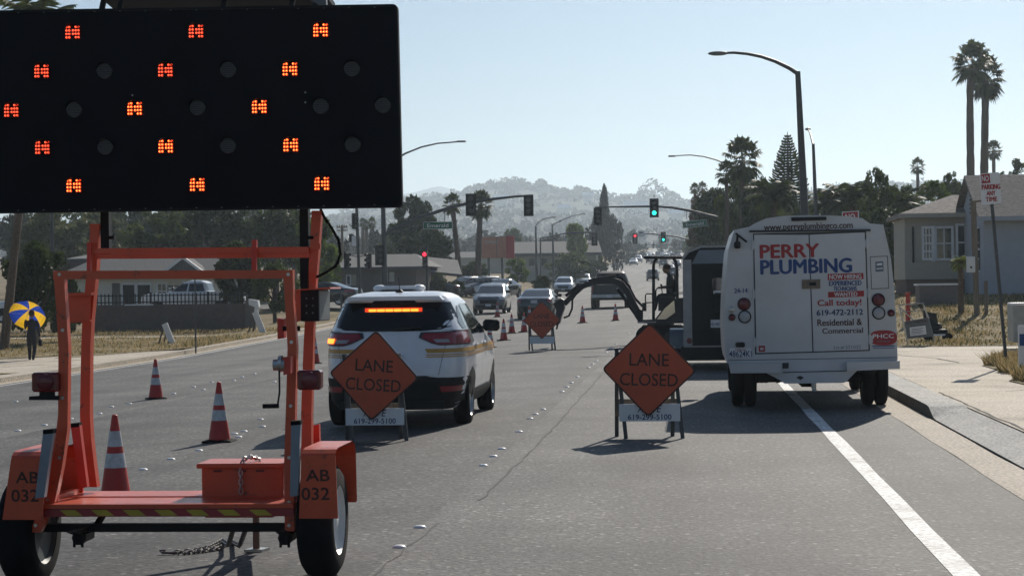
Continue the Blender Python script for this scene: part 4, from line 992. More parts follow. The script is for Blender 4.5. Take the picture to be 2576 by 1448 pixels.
m = MB().use(M['silver']); m.prism([(-.62, 1.575), (.62, 1.575), (.57, 1.625), (-.57, 1.625)], .32, .62); bl(m, 'spoiler', t if False else suv, 30)
for sg in (-1, 1):
    m = MB().use(M['vanseam']); z_ = lambda L: [(z, *sorted((sg*a, sg*c))) for z, a, c in L]
    C.end(m, z_([(1.025, .60, .905), (1.05, .50, .905), (1.12, .34, .89), (1.185, .36, .875), (1.205, .66, .87)]), .010, 14)
    m.use(M['redlens']); C.end(m, z_([(1.038, .60, .90), (1.06, .52, .90), (1.12, .375, .885), (1.172, .40, .872), (1.192, .66, .865)]), .015, 14)
    m.use(M['greylens']); C.end(m, z_([(1.06, .56, .72), (1.10, .52, .70)]), .019, 6)
    if sg < 0: m.use(M['amber']); C.end(m, z_([(1.055, .74, .86), (1.115, .72, .855)]), .022, 6)
    bl(m, 'tail_lamp')
    m = MB().use(M['gold'])
    for z0, z1 in ((.935, .985), (.905, .918), (.88, .893)): C.end(m, z_([(z0, .45, .905), (z1, .45-.03, .905)]), .006, 10); C.side(m, [(z0, .3, 4.1), (z1, .3, 4.1)], sg, .006, 30)
    bl(m, 'stripe')
    m = MB().use(M['redlens']); C.end(m, z_([(.46, .62, .84), (.53, .60, .85)]), .022, 8); bl(m, 'reflector')
    m = MB().use(M['vanseam']); C.end(m, z_([(.66, .585, .59), (1.03, .665, .67)]), .005, 2); C.side(m, [(.45, 1.99, 2.0), (1.1, 1.99, 2.0)], sg, .004, 1); C.side(m, [(.5, 1.04, 1.05), (1.12, .93, .94)], sg, .004, 1); C.side(m, [(.5, 3.12, 3.13), (1.1, 3.12, 3.13)], sg, .004, 1); bl(m, 'panel_gap')
    for y in (1.35, 2.3):
        m = MB().use(M['silver']); x = C.xs(y, 1.0); m.box((sg*(x+.02), y, 1.0), (.03, .18, .035), bev=.01); bl(m, 'door_handle', suv, None)
    m = MB().use(M['plastic']); C.side(m, [(.25, .95, 3.6), (.36, .95, 3.6), (.44, 1.3, 3.2)], sg, .012); bl(m, 'sill')
m = MB().use(M['plastic']); C.end(m, [(.24, -.70, .70), (.34, -.85, .85), (.52, -.90, .90), (.63, -.91, .91), (.66, -.55, .55)], .012, 24); m.box((0, C.ys(0, .3, .03), .30), (1.3, .06, .10)); bl(m, 'lower_bumper')
m = MB().use(M['plate']); m.box((0, C.ys(0, .84, .014), .84), (.31, .014, .155)); bl(m, 'number_plate', suv, None)
m = MB().use(M['carwhite']); m.box((-.14, 1.75, 1.735), (.50, .26, .05), bev=.02)
for sg in (-1, 1): m.ball((-.14+sg*.26, 1.75, 1.725), (.09, .14, .05), 12, 8)
m.use(M['plastic']).box((-.14, 1.75, 1.69), (.5, .2, .03)); bl(m, 'roof_light_bar', suv, 50)
m = MB().use(M['plastic']); m.prism([(-.05, 1.675), (.05, 1.675), (.015, 1.71), (-.015, 1.71)], .80, .92); m.tube([(0, .86, 1.70), (0, .76, 1.86)], .006, 6); bl(m, 'aerial', suv, None)
p = U(985, 1060, 24.8); place(suv, (p.x, 24.75, G(p.x, 25)), 0, (1.045, 1.05, 1.055))
# --- other traffic
def put(t, u, v, rz=0.0, back=0.0):
    p = gnd(u, v); place(t, (p.x, p.y, p.z), rz); return t
PI = math.pi
def oncoming(t, u, v, rz=0.0):   # nose towards the camera: origin is the tail, so it stands a car's length further on
    p = gnd(u, v); L = 4.5; place(t, (p.x+math.sin(-rz)*0, p.y+L, p.z), PI+rz); return t
t, _, _, _ = car('oncoming_suv', 'dark silver SUV facing the camera, left of the black sedan', 'SUV', 'suv', 'cargrey'); oncoming(t, 1228, 790)
t, C2, bl2, _ = car('black_sedan', 'black sedan driving away behind the far lane closed sign', 'sedan', 'sedan', 'carblack'); put(t, 1343, 803, -.03)
t, C3, bl3, _ = car('pickup_truck', 'grey pickup truck driving away beneath the excavator boom', 'pickup truck', 'truck', 'truckgrey'); put(t, 1533, 776); t.scale = (1.08, 1.08, 1.12)
t, _, _, _ = car('oncoming_car', 'pale blue SUV facing the camera right of the black sedan', 'SUV', 'suv', 'carblue'); oncoming(t, 1416, 741)
t, _, _, _ = car('kerb_car', 'white car parked behind the excavator arm, leftmost of the pair at the kerb', 'car', 'suv', 'carwhite'); oncoming(t, 1466, 722)
t, _, _, _ = car('kerb_car', 'white car parked behind the excavator arm, closer to the pickup cab', 'car', 'sedan', 'carwhite'); oncoming(t, 1488, 716)
t, _, _, _ = car('departing_suv', 'dark SUV on the distant road just left of the excavator operator', 'SUV', 'suv', 'carnavy'); put(t, 1641, 706)
base_far = [('suv', 'carnavy'), ('sedan', 'carwhite'), ('sedan', 'cargrey'), ('suv', 'carwhite')]
FARP = [car('distant_car', '', 'car', k, pt)[0] for k, pt in base_far]
fars = [(1594, 667, 1, 1, 'white car heading this way on the far slope, nearest of its pair'), (1606, 660, 3, 1, 'white car on the far slope just behind another white car'), (1692, 698, 0, 0, 'dark car on the far road right of the operator head'), (1684, 686, 2, 0, 'grey car above the operator cap on the far road'),
        (1668, 670, 0, 0, 'dark car under the middle of the excavator canopy'), (1634, 661, 0, 0, 'dark car on the far road under the left end of the canopy'), (1646, 664, 2, 0, 'grey car on the far road under the left canopy post'), (1702, 672, 2, 0, 'grey car under the right end of the canopy'),
        (1622, 648, 1, 1, 'far car'), (1632, 646, 3, 1, 'far car'), (1640, 644, 1, 1, 'far car'), (1655, 645, 0, 0, 'far car'), (1663, 643, 3, 0, 'far car'), (1671, 646, 1, 0, 'far car'), (1680, 643, 3, 0, 'far car'), (1688, 646, 1, 0, 'far car'), (1697, 645, 3, 0, 'far car'), (1706, 647, 2, 0, 'far car'), (1666, 650, 2, 0, 'far car'), (1692, 652, 0, 0, 'far car'), (1676, 655, 3, 0, 'far car')]
first = [True]*4
for (u, v, k, on, lb) in fars:
    o = FARP[k] if first[k] else copy_tree(FARP[k]); first[k] = False
    p = gnd(u, v); place(o, p, PI if on else 0)
    o['label'] = lb if lb != 'far car' else 'tiny glinting car in the distant queue above the excavator canopy'; o['group'] = 'cars on the distant road'
lot = [('sedan', 'carblack', 1150, 736, 2.2, 'black car with a bright glint parked below the two left palms'), ('suv', 'carnavy', 1207, 724, 2.6, 'navy car parked behind the oncoming dark silver SUV'), ('suv', 'cargrey', 1256, 722, 2.4, 'grey SUV parked in the row left of the far hedge'), ('sedan', 'carwhite', 1296, 722, 2.2, 'white car parked at the right end of the parked row'), ('sedan', 'carblack', 1290, 740, 2.9, 'black car parked nearest the kerb in front of the parked row')]
for k, pt, u, v, rz, lb in lot:
    t, _, _, _ = car('parked_car', lb, 'car', k, pt, 'cars parked in the left lot'); p = U(u, v, 165 if v < 735 else 150); place(t, (p.x, p.y, G(p.x, p.y)+.1), rz)
t, _, _, _ = car('parked_pickup', 'white pickup truck parked behind the iron fence of the left house', 'pickup truck', 'truck', 'carwhite'); p = U(622, 790, 104); place(t, (p.x, 104, p.z+.0), R(88))
t, _, _, _ = car('parked_car', 'black car parked by the brown house, seen past the trailer cabinet', 'car', 'sedan', 'carblack', 'cars parked in the left lot'); p = U(905, 770, 118); place(t, (p.x, 118, G(p.x, 118)+.3), R(75))
t, _, _, _ = car('parked_car', 'white car mostly hidden behind the left trailer post', 'car', 'suv', 'carwhite', 'cars parked in the left lot'); p = U(206, 810, 92); place(t, (p.x, 92, p.z), R(95))
# ------------------------------------------------------------------ white plumbing van
YV = 27.5
def Z7(zx, zy): return ((zx/2.4133+1960)*.9058, (zy/2.4133+560)*.9058)
def v7(zx, zy, Y=YV): return U(*Z7(zx, zy), Y)
vc = v7(700, 1300); van = thing('plumbing_van', 'white box-bodied plumbing service van with red and blue lettering on its rear doors', 'van', (vc.x, YV+2.5, G(vc.x, YV+1)))
out7 = [(690, 90), (810, 92), (960, 98), (1050, 112), (1078, 132), (1100, 146), (1188, 153), (1240, 385), (1262, 600), (1278, 860), (1284, 1062), (1205, 1066), (1060, 1072), (330, 1086), (165, 1086), (140, 1078), (128, 1000), (120, 800), (130, 560), (150, 320), (188, 190), (290, 168), (325, 146), (400, 112), (520, 95)]
po = [(lambda p: (p.x, p.z))(v7(a, b)) for a, b in out7]
xm_ = sum(p[0] for p in po)/len(po)
m = MB().use(M['vanwhite']); m.prism(po, YV, YV+3.55)
body = m.build('body', None, van, 25)
# cab ahead of the body
m = MB().use(M['vanwhite']); zb = G(vc.x, 30)
cw = 1.0
m.prism([(YV+3.55, zb+.55), (YV+5.75, zb+.55), (YV+5.8, zb+.95), (YV+5.55, zb+1.12), (YV+4.75, zb+1.28), (YV+4.05, zb+2.0), (YV+3.55, zb+2.08)], vc.x-cw, vc.x+cw, 'X')
cab = m.build('cab', None, van, 25)
m = MB().use(M['glass']); m.quad((vc.x-.85, YV+4.71, zb+1.34), (vc.x+.85, YV+4.71, zb+1.34), (vc.x+.8, YV+4.10, zb+1.97), (vc.x-.8, YV+4.10, zb+1.97)); m.build('windscreen', None, cab)
for sg in (-1, 1):
    m = MB().use(M['glass']); m.quad(*[(vc.x+sg*(cw+.004), YV+y, zb+z) for y, z in ((3.7, 1.3), (4.65, 1.3), (4.05, 1.93), (3.7, 1.95))]); m.build('side_window', None, cab)
    m = MB().use(M['plastic']).box((vc.x+sg*(cw+.17), YV+4.6, zb+1.45), (.22, .12, .36), bev=.03); m.bar((vc.x+sg*cw, YV+4.6, zb+1.4), (vc.x+sg*(cw+.1), YV+4.6, zb+1.4), .03, .03); m.build('door_mirror', None, van)
# chassis underside
m = MB().use(M['rubber']); m.box((vc.x, YV+2.9, zb+.52), (.9, 5.4, .16)); m.box((vc.x, YV+.95, zb+.42), (.3, .34, .3), bev=.08); m.box((vc.x, YV+.95, zb+.40), (1.7, .12, .12))
for zx in (345, 372, 400, 480, 770, 880): a = v7(zx, 1150, YV+.3); m.box((a.x, YV+.3, a.z-.05), (.05, .1, .16))
m.use(M['steel']).tube([v7(722, 1215, YV-.05), v7(722, 1250, YV-.05)], .035, 8); m.ball(v7(725, 1262, YV-.05), .035, 10, 6); m.build('chassis', None, van)
# wheels: twin rears seen end on
wmv = wheel_mesh(.40, .17, .55, 'black')
for a, sg in ((v7(252, 1250, YV+.95), -1), (v7(1125, 1250, YV+.95), 1)):
    for q in (0, 1):
        add_wheel(van, wmv, Vector((a.x-sg*.185*q+sg*.09, YV+.95, zb+.40))-ORG[van.name])
    add_wheel(van, wmv, Vector((a.x+sg*.06, YV+4.9, zb+.40))-ORG[van.name])
# bumper
def p7(pts, Y=YV): return [(lambda p: (p.x, p.z))(v7(a, b, Y)) for a, b in pts]
m = MB().use(M['vanwhite']); m.prism(p7([(152, 1083), (503, 1078), (506, 1140), (520, 1212), (165, 1143)][:3]+[(500, 1143), (165, 1145)]), YV-.14, YV+.1)
m.prism(p7([(935, 1070), (1292, 1062), (1292, 1116), (940, 1130)]), YV-.14, YV+.1); m.prism(p7([(500, 1070), (938, 1062), (938, 1134), (500, 1146)]), YV-.03, YV+.1)
m.prism(p7([(400, 1143), (500, 1142), (940, 1131), (1075, 1126), (1010, 1128), (945, 1196), (925, 1210), (525, 1216), (500, 1196)]), YV-.06, YV+.1)
m.use(M['vanseam']).prism(p7([(512, 1138), (935, 1128), (935, 1134), (512, 1144)]), YV-.068, YV-.058); m.prism(p7([(602, 1175), (628, 1162), (656, 1175), (630, 1192)]), YV-.07, YV-.058)
m.prism(p7([(513, 1078), (553, 1077), (553, 1115), (513, 1116)]), YV-.045, YV-.031)
m.build('bumper', None, van)
# rear doors, seams, lettering
m = MB().use(M['vanwhite']); e = .006
m.prism(p7([(322, 222), (686, 222), (712, 1002), (338, 1012)]), YV-.022, YV-.001); d1 = m.build('rear_door', None, van)
m = MB().use(M['vanwhite']); m.prism(p7([(694, 222), (1062, 206), (1088, 990), (720, 1002)]), YV-.022, YV-.001); d2 = m.build('rear_door', None, van)
m = MB().use(M['vanseam'])
m.prism(p7([(315, 214), (1072, 198), (1098, 998), (328, 1022)]), YV-.004, YV-.0005)
for (a, b, c, d) in ((290, 192, 1102, 184), ): m.prism(p7([(a, b), (c, d), (c, d+14), (a, b+14)]), YV-.03, YV-.001)
m.prism(p7([(1098, 368), (1215, 362), (1216, 366), (1102, 372)]), YV-.004, YV-.001); m.prism(p7([(1098, 368), (1102, 368), (1112, 585), (1108, 585)]), YV-.004, YV-.001); m.prism(p7([(1214, 362), (1218, 362), (1226, 580), (1222, 580)]), YV-.004, YV-.001); m.prism(p7([(1108, 582), (1226, 577), (1226, 581), (1108, 586)]), YV-.004, YV-.001)
m.prism(p7([(148, 1060), (1284, 1040), (1284, 1044), (148, 1064)]), YV-.003, YV-.001)
m.build('panel_gap', None, body)
def Z9(zx, zy): return ((zx/4.0222+2080)*.9058, (zy/4.0222+640)*.9058)
def v9(zx, zy, Y=YV): return U(*Z9(zx, zy), Y)
def t9(mb, txt, x0, x1, y0, y1, mat, bold=.0, shear=0, yo=-.026, rot=.012):
    a, b = v9(x0, y0), v9(x1, y1); mb.use(M[mat]).text(txt, ((a.x+b.x)/2, YV+yo, (a.z+b.z)/2), a.z-b.z, b.x-a.x, 0, rot, shear=shear, fat=bold)
m = MB()
t9(m, 'PERRY', 122, 776, 160, 296, 'red', .055); t9(m, 'PLUMBING', 128, 1140, 328, 468, 'blue', .055)
bn = MB(); bn.use(M['red']).prism([(lambda p: (p.x, p.z))(v9(*q)) for q in ((875, 485), (1272, 473), (1275, 540), (875, 556))], YV-.0255, YV-.0225)
bn.build('banner', None, d2); bn = MB().use(M['red']); bn.prism([(lambda p: (p.x, p.z))(v9(*q)) for q in ((880, 685), (1280, 670), (1280, 735), (880, 748))], YV-.0255, YV-.0225)
bn.build('banner', None, d2)
t9(m, 'NOW HIRING', 893, 1250, 493, 536, 'white', .03, yo=-.0285); t9(m, 'EXPERIENCED', 890, 1252, 563, 610, 'blue', .05); t9(m, 'TECHNICIANS', 940, 1198, 627, 668, 'blue', .04); t9(m, 'WANTED', 948, 1205, 690, 730, 'white', .03, yo=-.0285)
t9(m, 'Call today!', 762, 1250, 772, 832, 'red', .045); t9(m, '619-472-2112', 752, 1268, 884, 940, 'navy', .04); t9(m, 'Residential &', 760, 1256, 988, 1055, 'letter', .03); t9(m, 'Commercial', 815, 1268, 1088, 1142, 'letter', .03); t9(m, 'Lic.# 571032', 945, 1245, 1282, 1316, 'fenderblue', .0)
m.build('lettering', None, d2); m = MB(); m.use(M['red']).prism([(lambda p: (p.x, p.z))(v9(*q)) for q in ((104, 1285), (174, 1283), (176, 1350), (106, 1353))], YV-.0255, YV-.0225)
m.use(M['vanwhite']).prism([(lambda p: (p.x, p.z))(v9(*q)) for q in ((122, 1305), (158, 1304), (158, 1332), (122, 1333))], YV-.027, YV-.0255)
m.build('sticker', None, d1)
m = MB(); 
def t7(txt, x0, x1, y0, y1, mat, bold=0, yo=-.004):
    a, b = v7(x0, y0), v7(x1, y1); m.use(M[mat]).text(txt, ((a.x+b.x)/2, YV+yo, (a.z+b.z)/2), a.z-b.z, b.x-a.x, 0, .012, fat=bold)
t7('www.perryplumbingco.com', 388, 982, 146, 180, 'letter', .03); t7('24-14', 190, 278, 580, 610, 'blue', .03); m.build('lettering', None, body); m = MB()
m.use(M['red']); c = v7(1188, 911); rx_, rz_ = .19, .105; m.prism([(c.x+rx_*math.copysign(abs(math.cos(a))**.7, math.cos(a)), c.z+rz_*math.copysign(abs(math.sin(a))**.85, math.sin(a))) for a in [2*PI*i/28 for i in range(28)]], YV-.004, YV-.001)
t7('PHCC', 1118, 1258, 886, 912, 'white', .04, -.0065); t7('MEMBER', 1146, 1236, 926, 942, 'fenderblue', .0, -.0065)
m.use(M['blue']).prism(p7([(1114, 964), (1264, 961), (1264, 968), (1114, 971)]), YV-.003, YV-.001); m.prism(p7([(1118, 978), (1262, 976), (1262, 981), (1118, 983)]), YV-.003, YV-.001)
m.build('emblem', None, body); m = MB(); m.use(M['fenderblue']).prism(p7([(1134, 402), (1188, 398), (1190, 466), (1136, 470)]), YV-.003, YV-.001); m.use(M['white']); m.prism(p7([(1144, 414), (1180, 411), (1180, 424), (1144, 427)]), YV-.005, YV-.003); m.prism(p7([(1142, 446), (1184, 443), (1184, 450), (1142, 453)]), YV-.005, YV-.003)
m.build('hatch_label', None, body)
m = MB().use(M['wood']).prism(p7([(642, 522), (764, 520), (764, 582), (642, 584)]), YV-.04, YV-.022); m.use(M['plastic']).prism(p7([(690, 540), (735, 538), (735, 562), (690, 563)]), YV-.05, YV-.04); m.build('door_handle', None, d1)
m = MB().use(M['plastic']).prism(p7([(570, 106), (806, 101), (806, 124), (572, 131)]), YV-.03, YV-.001); m.build('high_brake_light', None, van)
m = MB().use(M['plastic']); m.bar(v7(200, 213, YV-.05), v7(274, 270, YV-.12), .025, .025); m.bar(v7(212, 225, YV-.04), v7(206, 280, YV-.04), .03, .03); m.box(v7(210, 290, YV-.06), (.09, .1, .1), bev=.02); m.build('reversing_camera', None, van)
def rlamp(a, b, r, mat, rim='plastic', nm='tail_light'):
    c = v7(a, b); m = MB().use(M[rim]).lathe([(r*1.12, -.001), (r*1.1, -.018), (r*.9, -.02)], c, 'Y', 24, False); m.use(M[mat]).lathe([(r*.92, -.014), (r*.6, -.022), (.001, -.026)], c, 'Y', 24, False); m.build(nm, None, van, 30)
rlamp(255, 686, .083, 'maroon'); rlamp(259, 770, .083, 'greylens'); rlamp(1155, 657, .083, 'maroon'); rlamp(1157, 745, .083, 'greylens')
rlamp(174, 774, .045, 'maroon', nm='marker_light'); rlamp(1240, 745, .045, 'maroon', nm='marker_light'); rlamp(170, 722, .045, 'steel', 'steel', 'fuel_cap')
m = MB().use(M['plastic']).box(v7(229, 957, YV-.02), (.13, .05, .07), bev=.015); m.build('plate_lamp', None, van)
for zx, zy in ((312, 290), (318, 620), (324, 940), (1078, 280), (1088, 610), (1096, 920)):
    c = v7(zx, zy); m = MB().use(M['vanwhite']); m.tube([c+Vector((0, -.02, -.07)), c+Vector((0, -.02, .07))], .016, 8); m.box(c+Vector((0, -.008, 0)), (.09, .016, .10)); m.build('hinge', None, van)
a, b = v7(158, 980), v7(305, 1042); m = MB().use(M['plate']).box(((a.x+b.x)/2, YV-.008, (a.z+b.z)/2), (b.x-a.x, .012, a.z-b.z)); m.use(M['navy']).text('48624K1', ((a.x+b.x)/2, YV-.017, (a.z+b.z)/2-.015), .085, .32, .01); m.use(M['red']).text('California', ((a.x+b.x)/2, YV-.017, a.z-.022), .026, .15, .01)
m.build('number_plate', None, van)

# ------------------------------------------------------------------ black cargo trailer
YC = 40.3
def Z6(zx, zy): return ((zx/4.022+1600)*.9058, (zy/4.022+680)*.9058)
def v6(zx, zy, Y): return U(*Z6(zx, zy), Y)
cx0 = v6(1190, 500, YC).x; cx1 = cx0+2.25; gz = G(cx0, YC+1); ctop = v6(1700, 20, YC).z
ct = thing('cargo_trailer', 'black enclosed cargo trailer parked ahead of the white van, mostly hidden by it', 'trailer', (cx0+1.1, YC+2.4, gz))
prof_c = [(cx0, gz+.42), (cx1, gz+.42), (cx1, ctop-.22), (cx1-.12, ctop-.08), (cx1-.35, ctop), (cx0+.38, ctop), (cx0+.12, ctop-.10), (cx0, ctop-.24)]
m = MB().use(M['trailerblack']).prism(prof_c, YC, YC+4.8); cbod = m.build('body', None, ct, 25)
m = MB().use(M['trailertrim'])
for i in range(4, 8): pass
for (p, q) in zip(prof_c[2:], prof_c[3:]): m.bar((p[0], YC-.01, p[1]+.01), (q[0], YC-.01, q[1]+.01), .05, .05)
m.box((cx0+.09, YC-.012, (gz+.45+ctop-.26)/2), (.18, .03, ctop-.28-gz-.42)); m.box((cx1-.09, YC-.012, (gz+.45+ctop-.26)/2), (.18, .03, ctop-.28-gz-.42))
m.use(M['fenderblue']).prism([(cx0+.19, ctop-.34), (cx1-.19, ctop-.34), (cx1-.3, ctop-.06), (cx0+.34, ctop-.06)], YC-.012, YC-.002); m.build('corner_trim', None, cbod)
m = MB().use(M['trailerblack']); m.box(((cx0+cx1)/2, YC-.015, (gz+.62+ctop-.36)/2), (cx1-cx0-.4, .03, ctop-.98-gz)); dr = m.build('rear_door', None, ct)
a, b = v6(1502, 366, YC-.03), v6(1660, 612, YC-.03); cs4 = [Vector((a.x, 0, a.z)), Vector((b.x, 0, a.z)), Vector((b.x, 0, b.z)), Vector((a.x, 0, b.z))]
m = MB().use(M['plastic']).prism([(p.x, p.z) for p in rrect(cs4, .08)], YC-.045, YC-.03); m.use(M['glass']).prism([(a.x+(p.x-a.x)*.9+.02, b.z+(p.z-b.z)*.92+.03) for p in rrect(cs4, .07)], YC-.049, YC-.044)
m.use(M['plate']).box((a.x+.13, YC-.051, b.z+.12), (.16, .004, .14)); m.build('window', None, dr)
a, b = v6(1500, 835, YC-.03), v6(1640, 920, YC-.03); m = MB().use(M['plate']).box(((a.x+b.x)/2, YC-.04, (a.z+b.z)/2), (b.x-a.x, .012, a.z-b.z)); m.use(M['navy']).text('4LH8052', ((a.x+b.x)/2, YC-.048, (a.z+b.z)/2-.01), .07, .24, .01); m.build('number_plate', None, ct)
m = MB().use(M['trailerblack']).box(((cx0+cx1)/2, YC+.02, gz+.36), (cx1-cx0+.1, .2, .3), bev=.02); m.use(M['trailertrim']).box(((cx0+cx1)/2, YC-.085, gz+.50), (cx1-cx0, .012, .03)); m.build('bumper', None, ct)
wmc = wheel_mesh(.34, .22, .6, 'alloy')
for x, sg in ((cx0-.14, -1), (cx1+.14, 1)):
    for y in (1.75, 2.55): add_wheel(ct, wmc, Vector((x, YC+y, gz+.34))-ORG[ct.name])
    m = MB().use(M['fenderblue']); yy = [1.32, 1.34, 1.45, 2.85, 2.96, 2.98]; zz_ = [.42, .72, .82, .82, .72, .42]
    for k in range(5): m.add([(x-.16, YC+yy[k], gz+zz_[k]), (x+.16, YC+yy[k], gz+zz_[k]), (x+.16, YC+yy[k+1], gz+zz_[k+1]), (x-.16, YC+yy[k+1], gz+zz_[k+1])], [(0, 1, 2, 3)])
    m.build('fender', None, ct)
    m = MB().use(M['maroon']).lathe([(.06, 0), (.05, -.02), (.001, -.025)], (x+sg*-.26, YC-.028, gz+.62), 'Y', 16, False); m.build('tail_light', None, ct)

# ------------------------------------------------------------------ people
def skin_body(name, J, E, m, parent, sub=2, root=0):
    """J: list of (co, radius); E: edges; grown into one surface"""
    me = bpy.data.meshes.new(name); o_ = ORG[parent.name]
    me.from_pydata([tuple(Vector(c)-o_) for c, _ in J], E, []); me.update(); me.materials.append(m)
    o = bpy.data.objects.new(name, me); COL.objects.link(o); o.parent = parent
    md = o.modifiers.new('skin', 'SKIN'); md.use_smooth_shade = True
    if not me.skin_vertices: me.attributes
    for i, (_, r_) in enumerate(J):
        sv = me.skin_vertices[0].data[i]; sv.radius = (r_, r_) if not hasattr(r_, '__len__') else r_; sv.use_root = (i == root)
    s2 = o.modifiers.new('sub', 'SUBSURF'); s2.levels = sub; s2.render_levels = sub
    dg = bpy.context.evaluated_depsgraph_get(); dg.update(); ne = bpy.data.meshes.new_from_object(o.evaluated_get(dg))
    ORG[o.name] = o_; o.modifiers.clear(); o.data = ne; ne.name = name; return o
def skel(*chains):
    J, E, idx = [], [], {}
    for ch in chains:
        prev = None
        for k, c, r_ in ch:
            if k not in idx: idx[k] = len(J); J.append((c, r_))
            if prev is not None: E.append((prev, idx[k]))
            prev = idx[k]
    return J, E
def head_parts(parent, c, r_, face, skinm):
    """face: unit vector the face looks along"""
    f = Vector(face).normalized(); s = Vector((0, 0, 1)).cross(f).normalized(); m = MB().use(skinm)
    m.ball(c, (r_*.80 if abs(f.x) < .7 else r_*.95, r_*.95 if abs(f.x) < .7 else r_*.80, r_*1.22), 16, 12)
    m.ball(Vector(c)+f*r_*.93-Vector((0, 0, r_*.18)), (r_*.16, r_*.16, r_*.2), 8, 6)
    for sg in (-1, 1): m.ball(Vector(c)+s*sg*r_*.8-Vector((0, 0, r_*.1)), (r_*.14, r_*.14, r_*.26), 8, 6)
    m.use(M['letter'])
    for sg in (-1, 1): m.ball(Vector(c)+f*r_*.84+s*sg*r_*.32+Vector((0, 0, r_*.05)), r_*.09, 6, 4)
    m.ball(Vector(c)+f*r_*.80-Vector((0, 0, r_*.55)), (r_*.16, r_*.16, r_*.06), 8, 4)
    return m
def hand(parent, w_, d, up, m, sz=.09, curl=.9, name='hand'):
    d, up = Vector(d).normalized(), Vector(up).normalized(); s = d.cross(up).normalized(); w_ = Vector(w_)
    ch = [[('w', w_, .022), ('p', w_+d*sz*.45, (.036, .018))]]
    for i, l in enumerate((.80, .95, .88, .68)):
        o = (i-1.5)*.018; b = w_+d*sz*.9+s*o; a1 = d*math.cos(curl*.5)-up*math.sin(curl*.5); a2 = d*math.cos(curl*1.4)-up*math.sin(curl*1.4)
        ch.append([('p', None, 0), ('k%d' % i, b, .010), ('m%d' % i, b+a1*sz*.5*l, .0085), ('t%d' % i, b+a1*sz*.5*l+a2*sz*.5*l, .007)])
    ch.append([('p', None, 0), ('th', w_+d*sz*.5+s*-.036, .011), ('tt', w_+d*sz*.85+s*-.045-up*.02, .009)])
    J, E = skel(*ch); return skin_body(name, J, E, m, parent, 1)
# pedestrian under the umbrella, walking away from the camera on the left pavement
pf = gnd(80, 912); px, py, pz = pf.x, pf.y, pf.z
pd = thing('person', 'person in dark clothes walking on the left pavement, carrying a blue and yellow umbrella', 'person', tuple(pf))
def q(x, y, z): return Vector((px+x, py+y, pz+z))
ax = Vector((-.03, .80, .60)).normalized(); apex = U(74, 779, py+.50); hand0 = apex-ax*.60
J, E = skel([('pel', q(0, 0, .90), (.16, .11)), ('wst', q(0, .01, 1.06), (.145, .10)), ('chs', q(0, .03, 1.26), (.165, .105)), ('nk0', q(0, .04, 1.42), (.085, .065)), ('nk', q(0, .05, 1.49), .05)],
            [('pel', 0, 0), ('hl', q(-.085, .01, .84), .105), ('kl', q(-.11, .12, .48), .072), ('al', q(-.11, .12, .09), .046), ('tl', q(-.11, .24, .03), .035)],
            [('pel', 0, 0), ('hr', q(.085, .01, .84), .105), ('kr', q(.10, .02, .46), .072), ('ar', q(.12, -.22, .12), .046), ('tr', q(.12, -.14, .03), .035)],
            [('chs', 0, 0), ('sl', q(-.19, .03, 1.36), .068), ('el', q(-.24, .08, 1.12), .052), ('wl', hand0, .036)],
            [('chs', 0, 0), ('sr', q(.19, .03, 1.36), .068), ('er', q(.25, -.02, 1.09), .052), ('wr', q(.27, .05, .86), .036)])
bd = skin_body('body', J, E, M['tarp'], pd)
h = head_parts(pd, q(0, .06, 1.62), .105, (0, 1, 0), M['skin']); h.build('head', None, bd, 60)
m = MB().use(M['signblack']); m.ball(q(0, .045, 1.645), (.098, .112, .125), 14, 10); m.build('hair', None, bd, 60)
hand(pd, hand0-Vector((.01, .03, .03)), (.2, .5, .45), (0, 1, .3), M['skin']); hand(pd, q(.27, .05, .86), (0, .1, -1), (0, 1, 0), M['skin'])
for sg, q0 in ((-1, q(-.11, .17, .04)), (1, q(.12, -.18, .06))):
    m = MB().use(M['white'] if sg > 0 else M['rubber']); m.ball(q0, (.045, .13, .05), 10, 8); m.build('shoe', None, bd, 60)
um = thing('umbrella', 'open umbrella with alternating blue and yellow panels held over the pedestrian', 'umbrella', tuple(hand0))
sx = Vector((1, 0, 0)); sx = (sx-ax*sx.dot(ax)).normalized(); sy = ax.cross(sx); mbs = {0: MB().use(M['umb_yel']), 1: MB().use(M['umb_blue'])}; RB = .62
for k in range(8):
    for j in range(5):
        def pt(kk, jj):
            a = 2*PI*(kk)/8+.2; t = jj/5; r_ = RB*math.sin(t*1.15)/math.sin(1.15); return apex+(sx*math.cos(a)+sy*math.sin(a))*r_-ax*.30*(1-math.cos(t*1.35))/.78
        mbs[k % 2].quad(pt(k, j), pt(k+.5, j)*.985+(apex-ax*.1)*.015, pt(k+.5, j+1)*.97+(apex-ax*.2)*.03, pt(k, j+1)); mbs[k % 2].quad(pt(k+.5, j)*.985+(apex-ax*.1)*.015, pt(k+1, j), pt(k+1, j+1), pt(k+.5, j+1)*.97+(apex-ax*.2)*.03)
mc = mbs[0]; b0 = len(mc.v); mc.use(M['umb_blue']); mc.add(mbs[1].v, mbs[1].f); mc.build('canopy', None, um)
m = MB().use(M['steel']).tube([hand0-ax*.08, apex+ax*.06], .007, 6); m.use(M['rubber']).tube([hand0-ax*.14, hand0+ax*.02], .014, 8); m.build('shaft', None, um)
m = MB().use(M['steel'])
for k in range(8): m.tube([pt(k, 5)+ax*-.004, apex-ax*.22], .003, 4)
m.build('ribs', None, um)
bgp = q(.30, .02, .66); bag = thing('bag', 'dark bag hanging from the hand of the umbrella walker', 'bag', tuple(bgp))
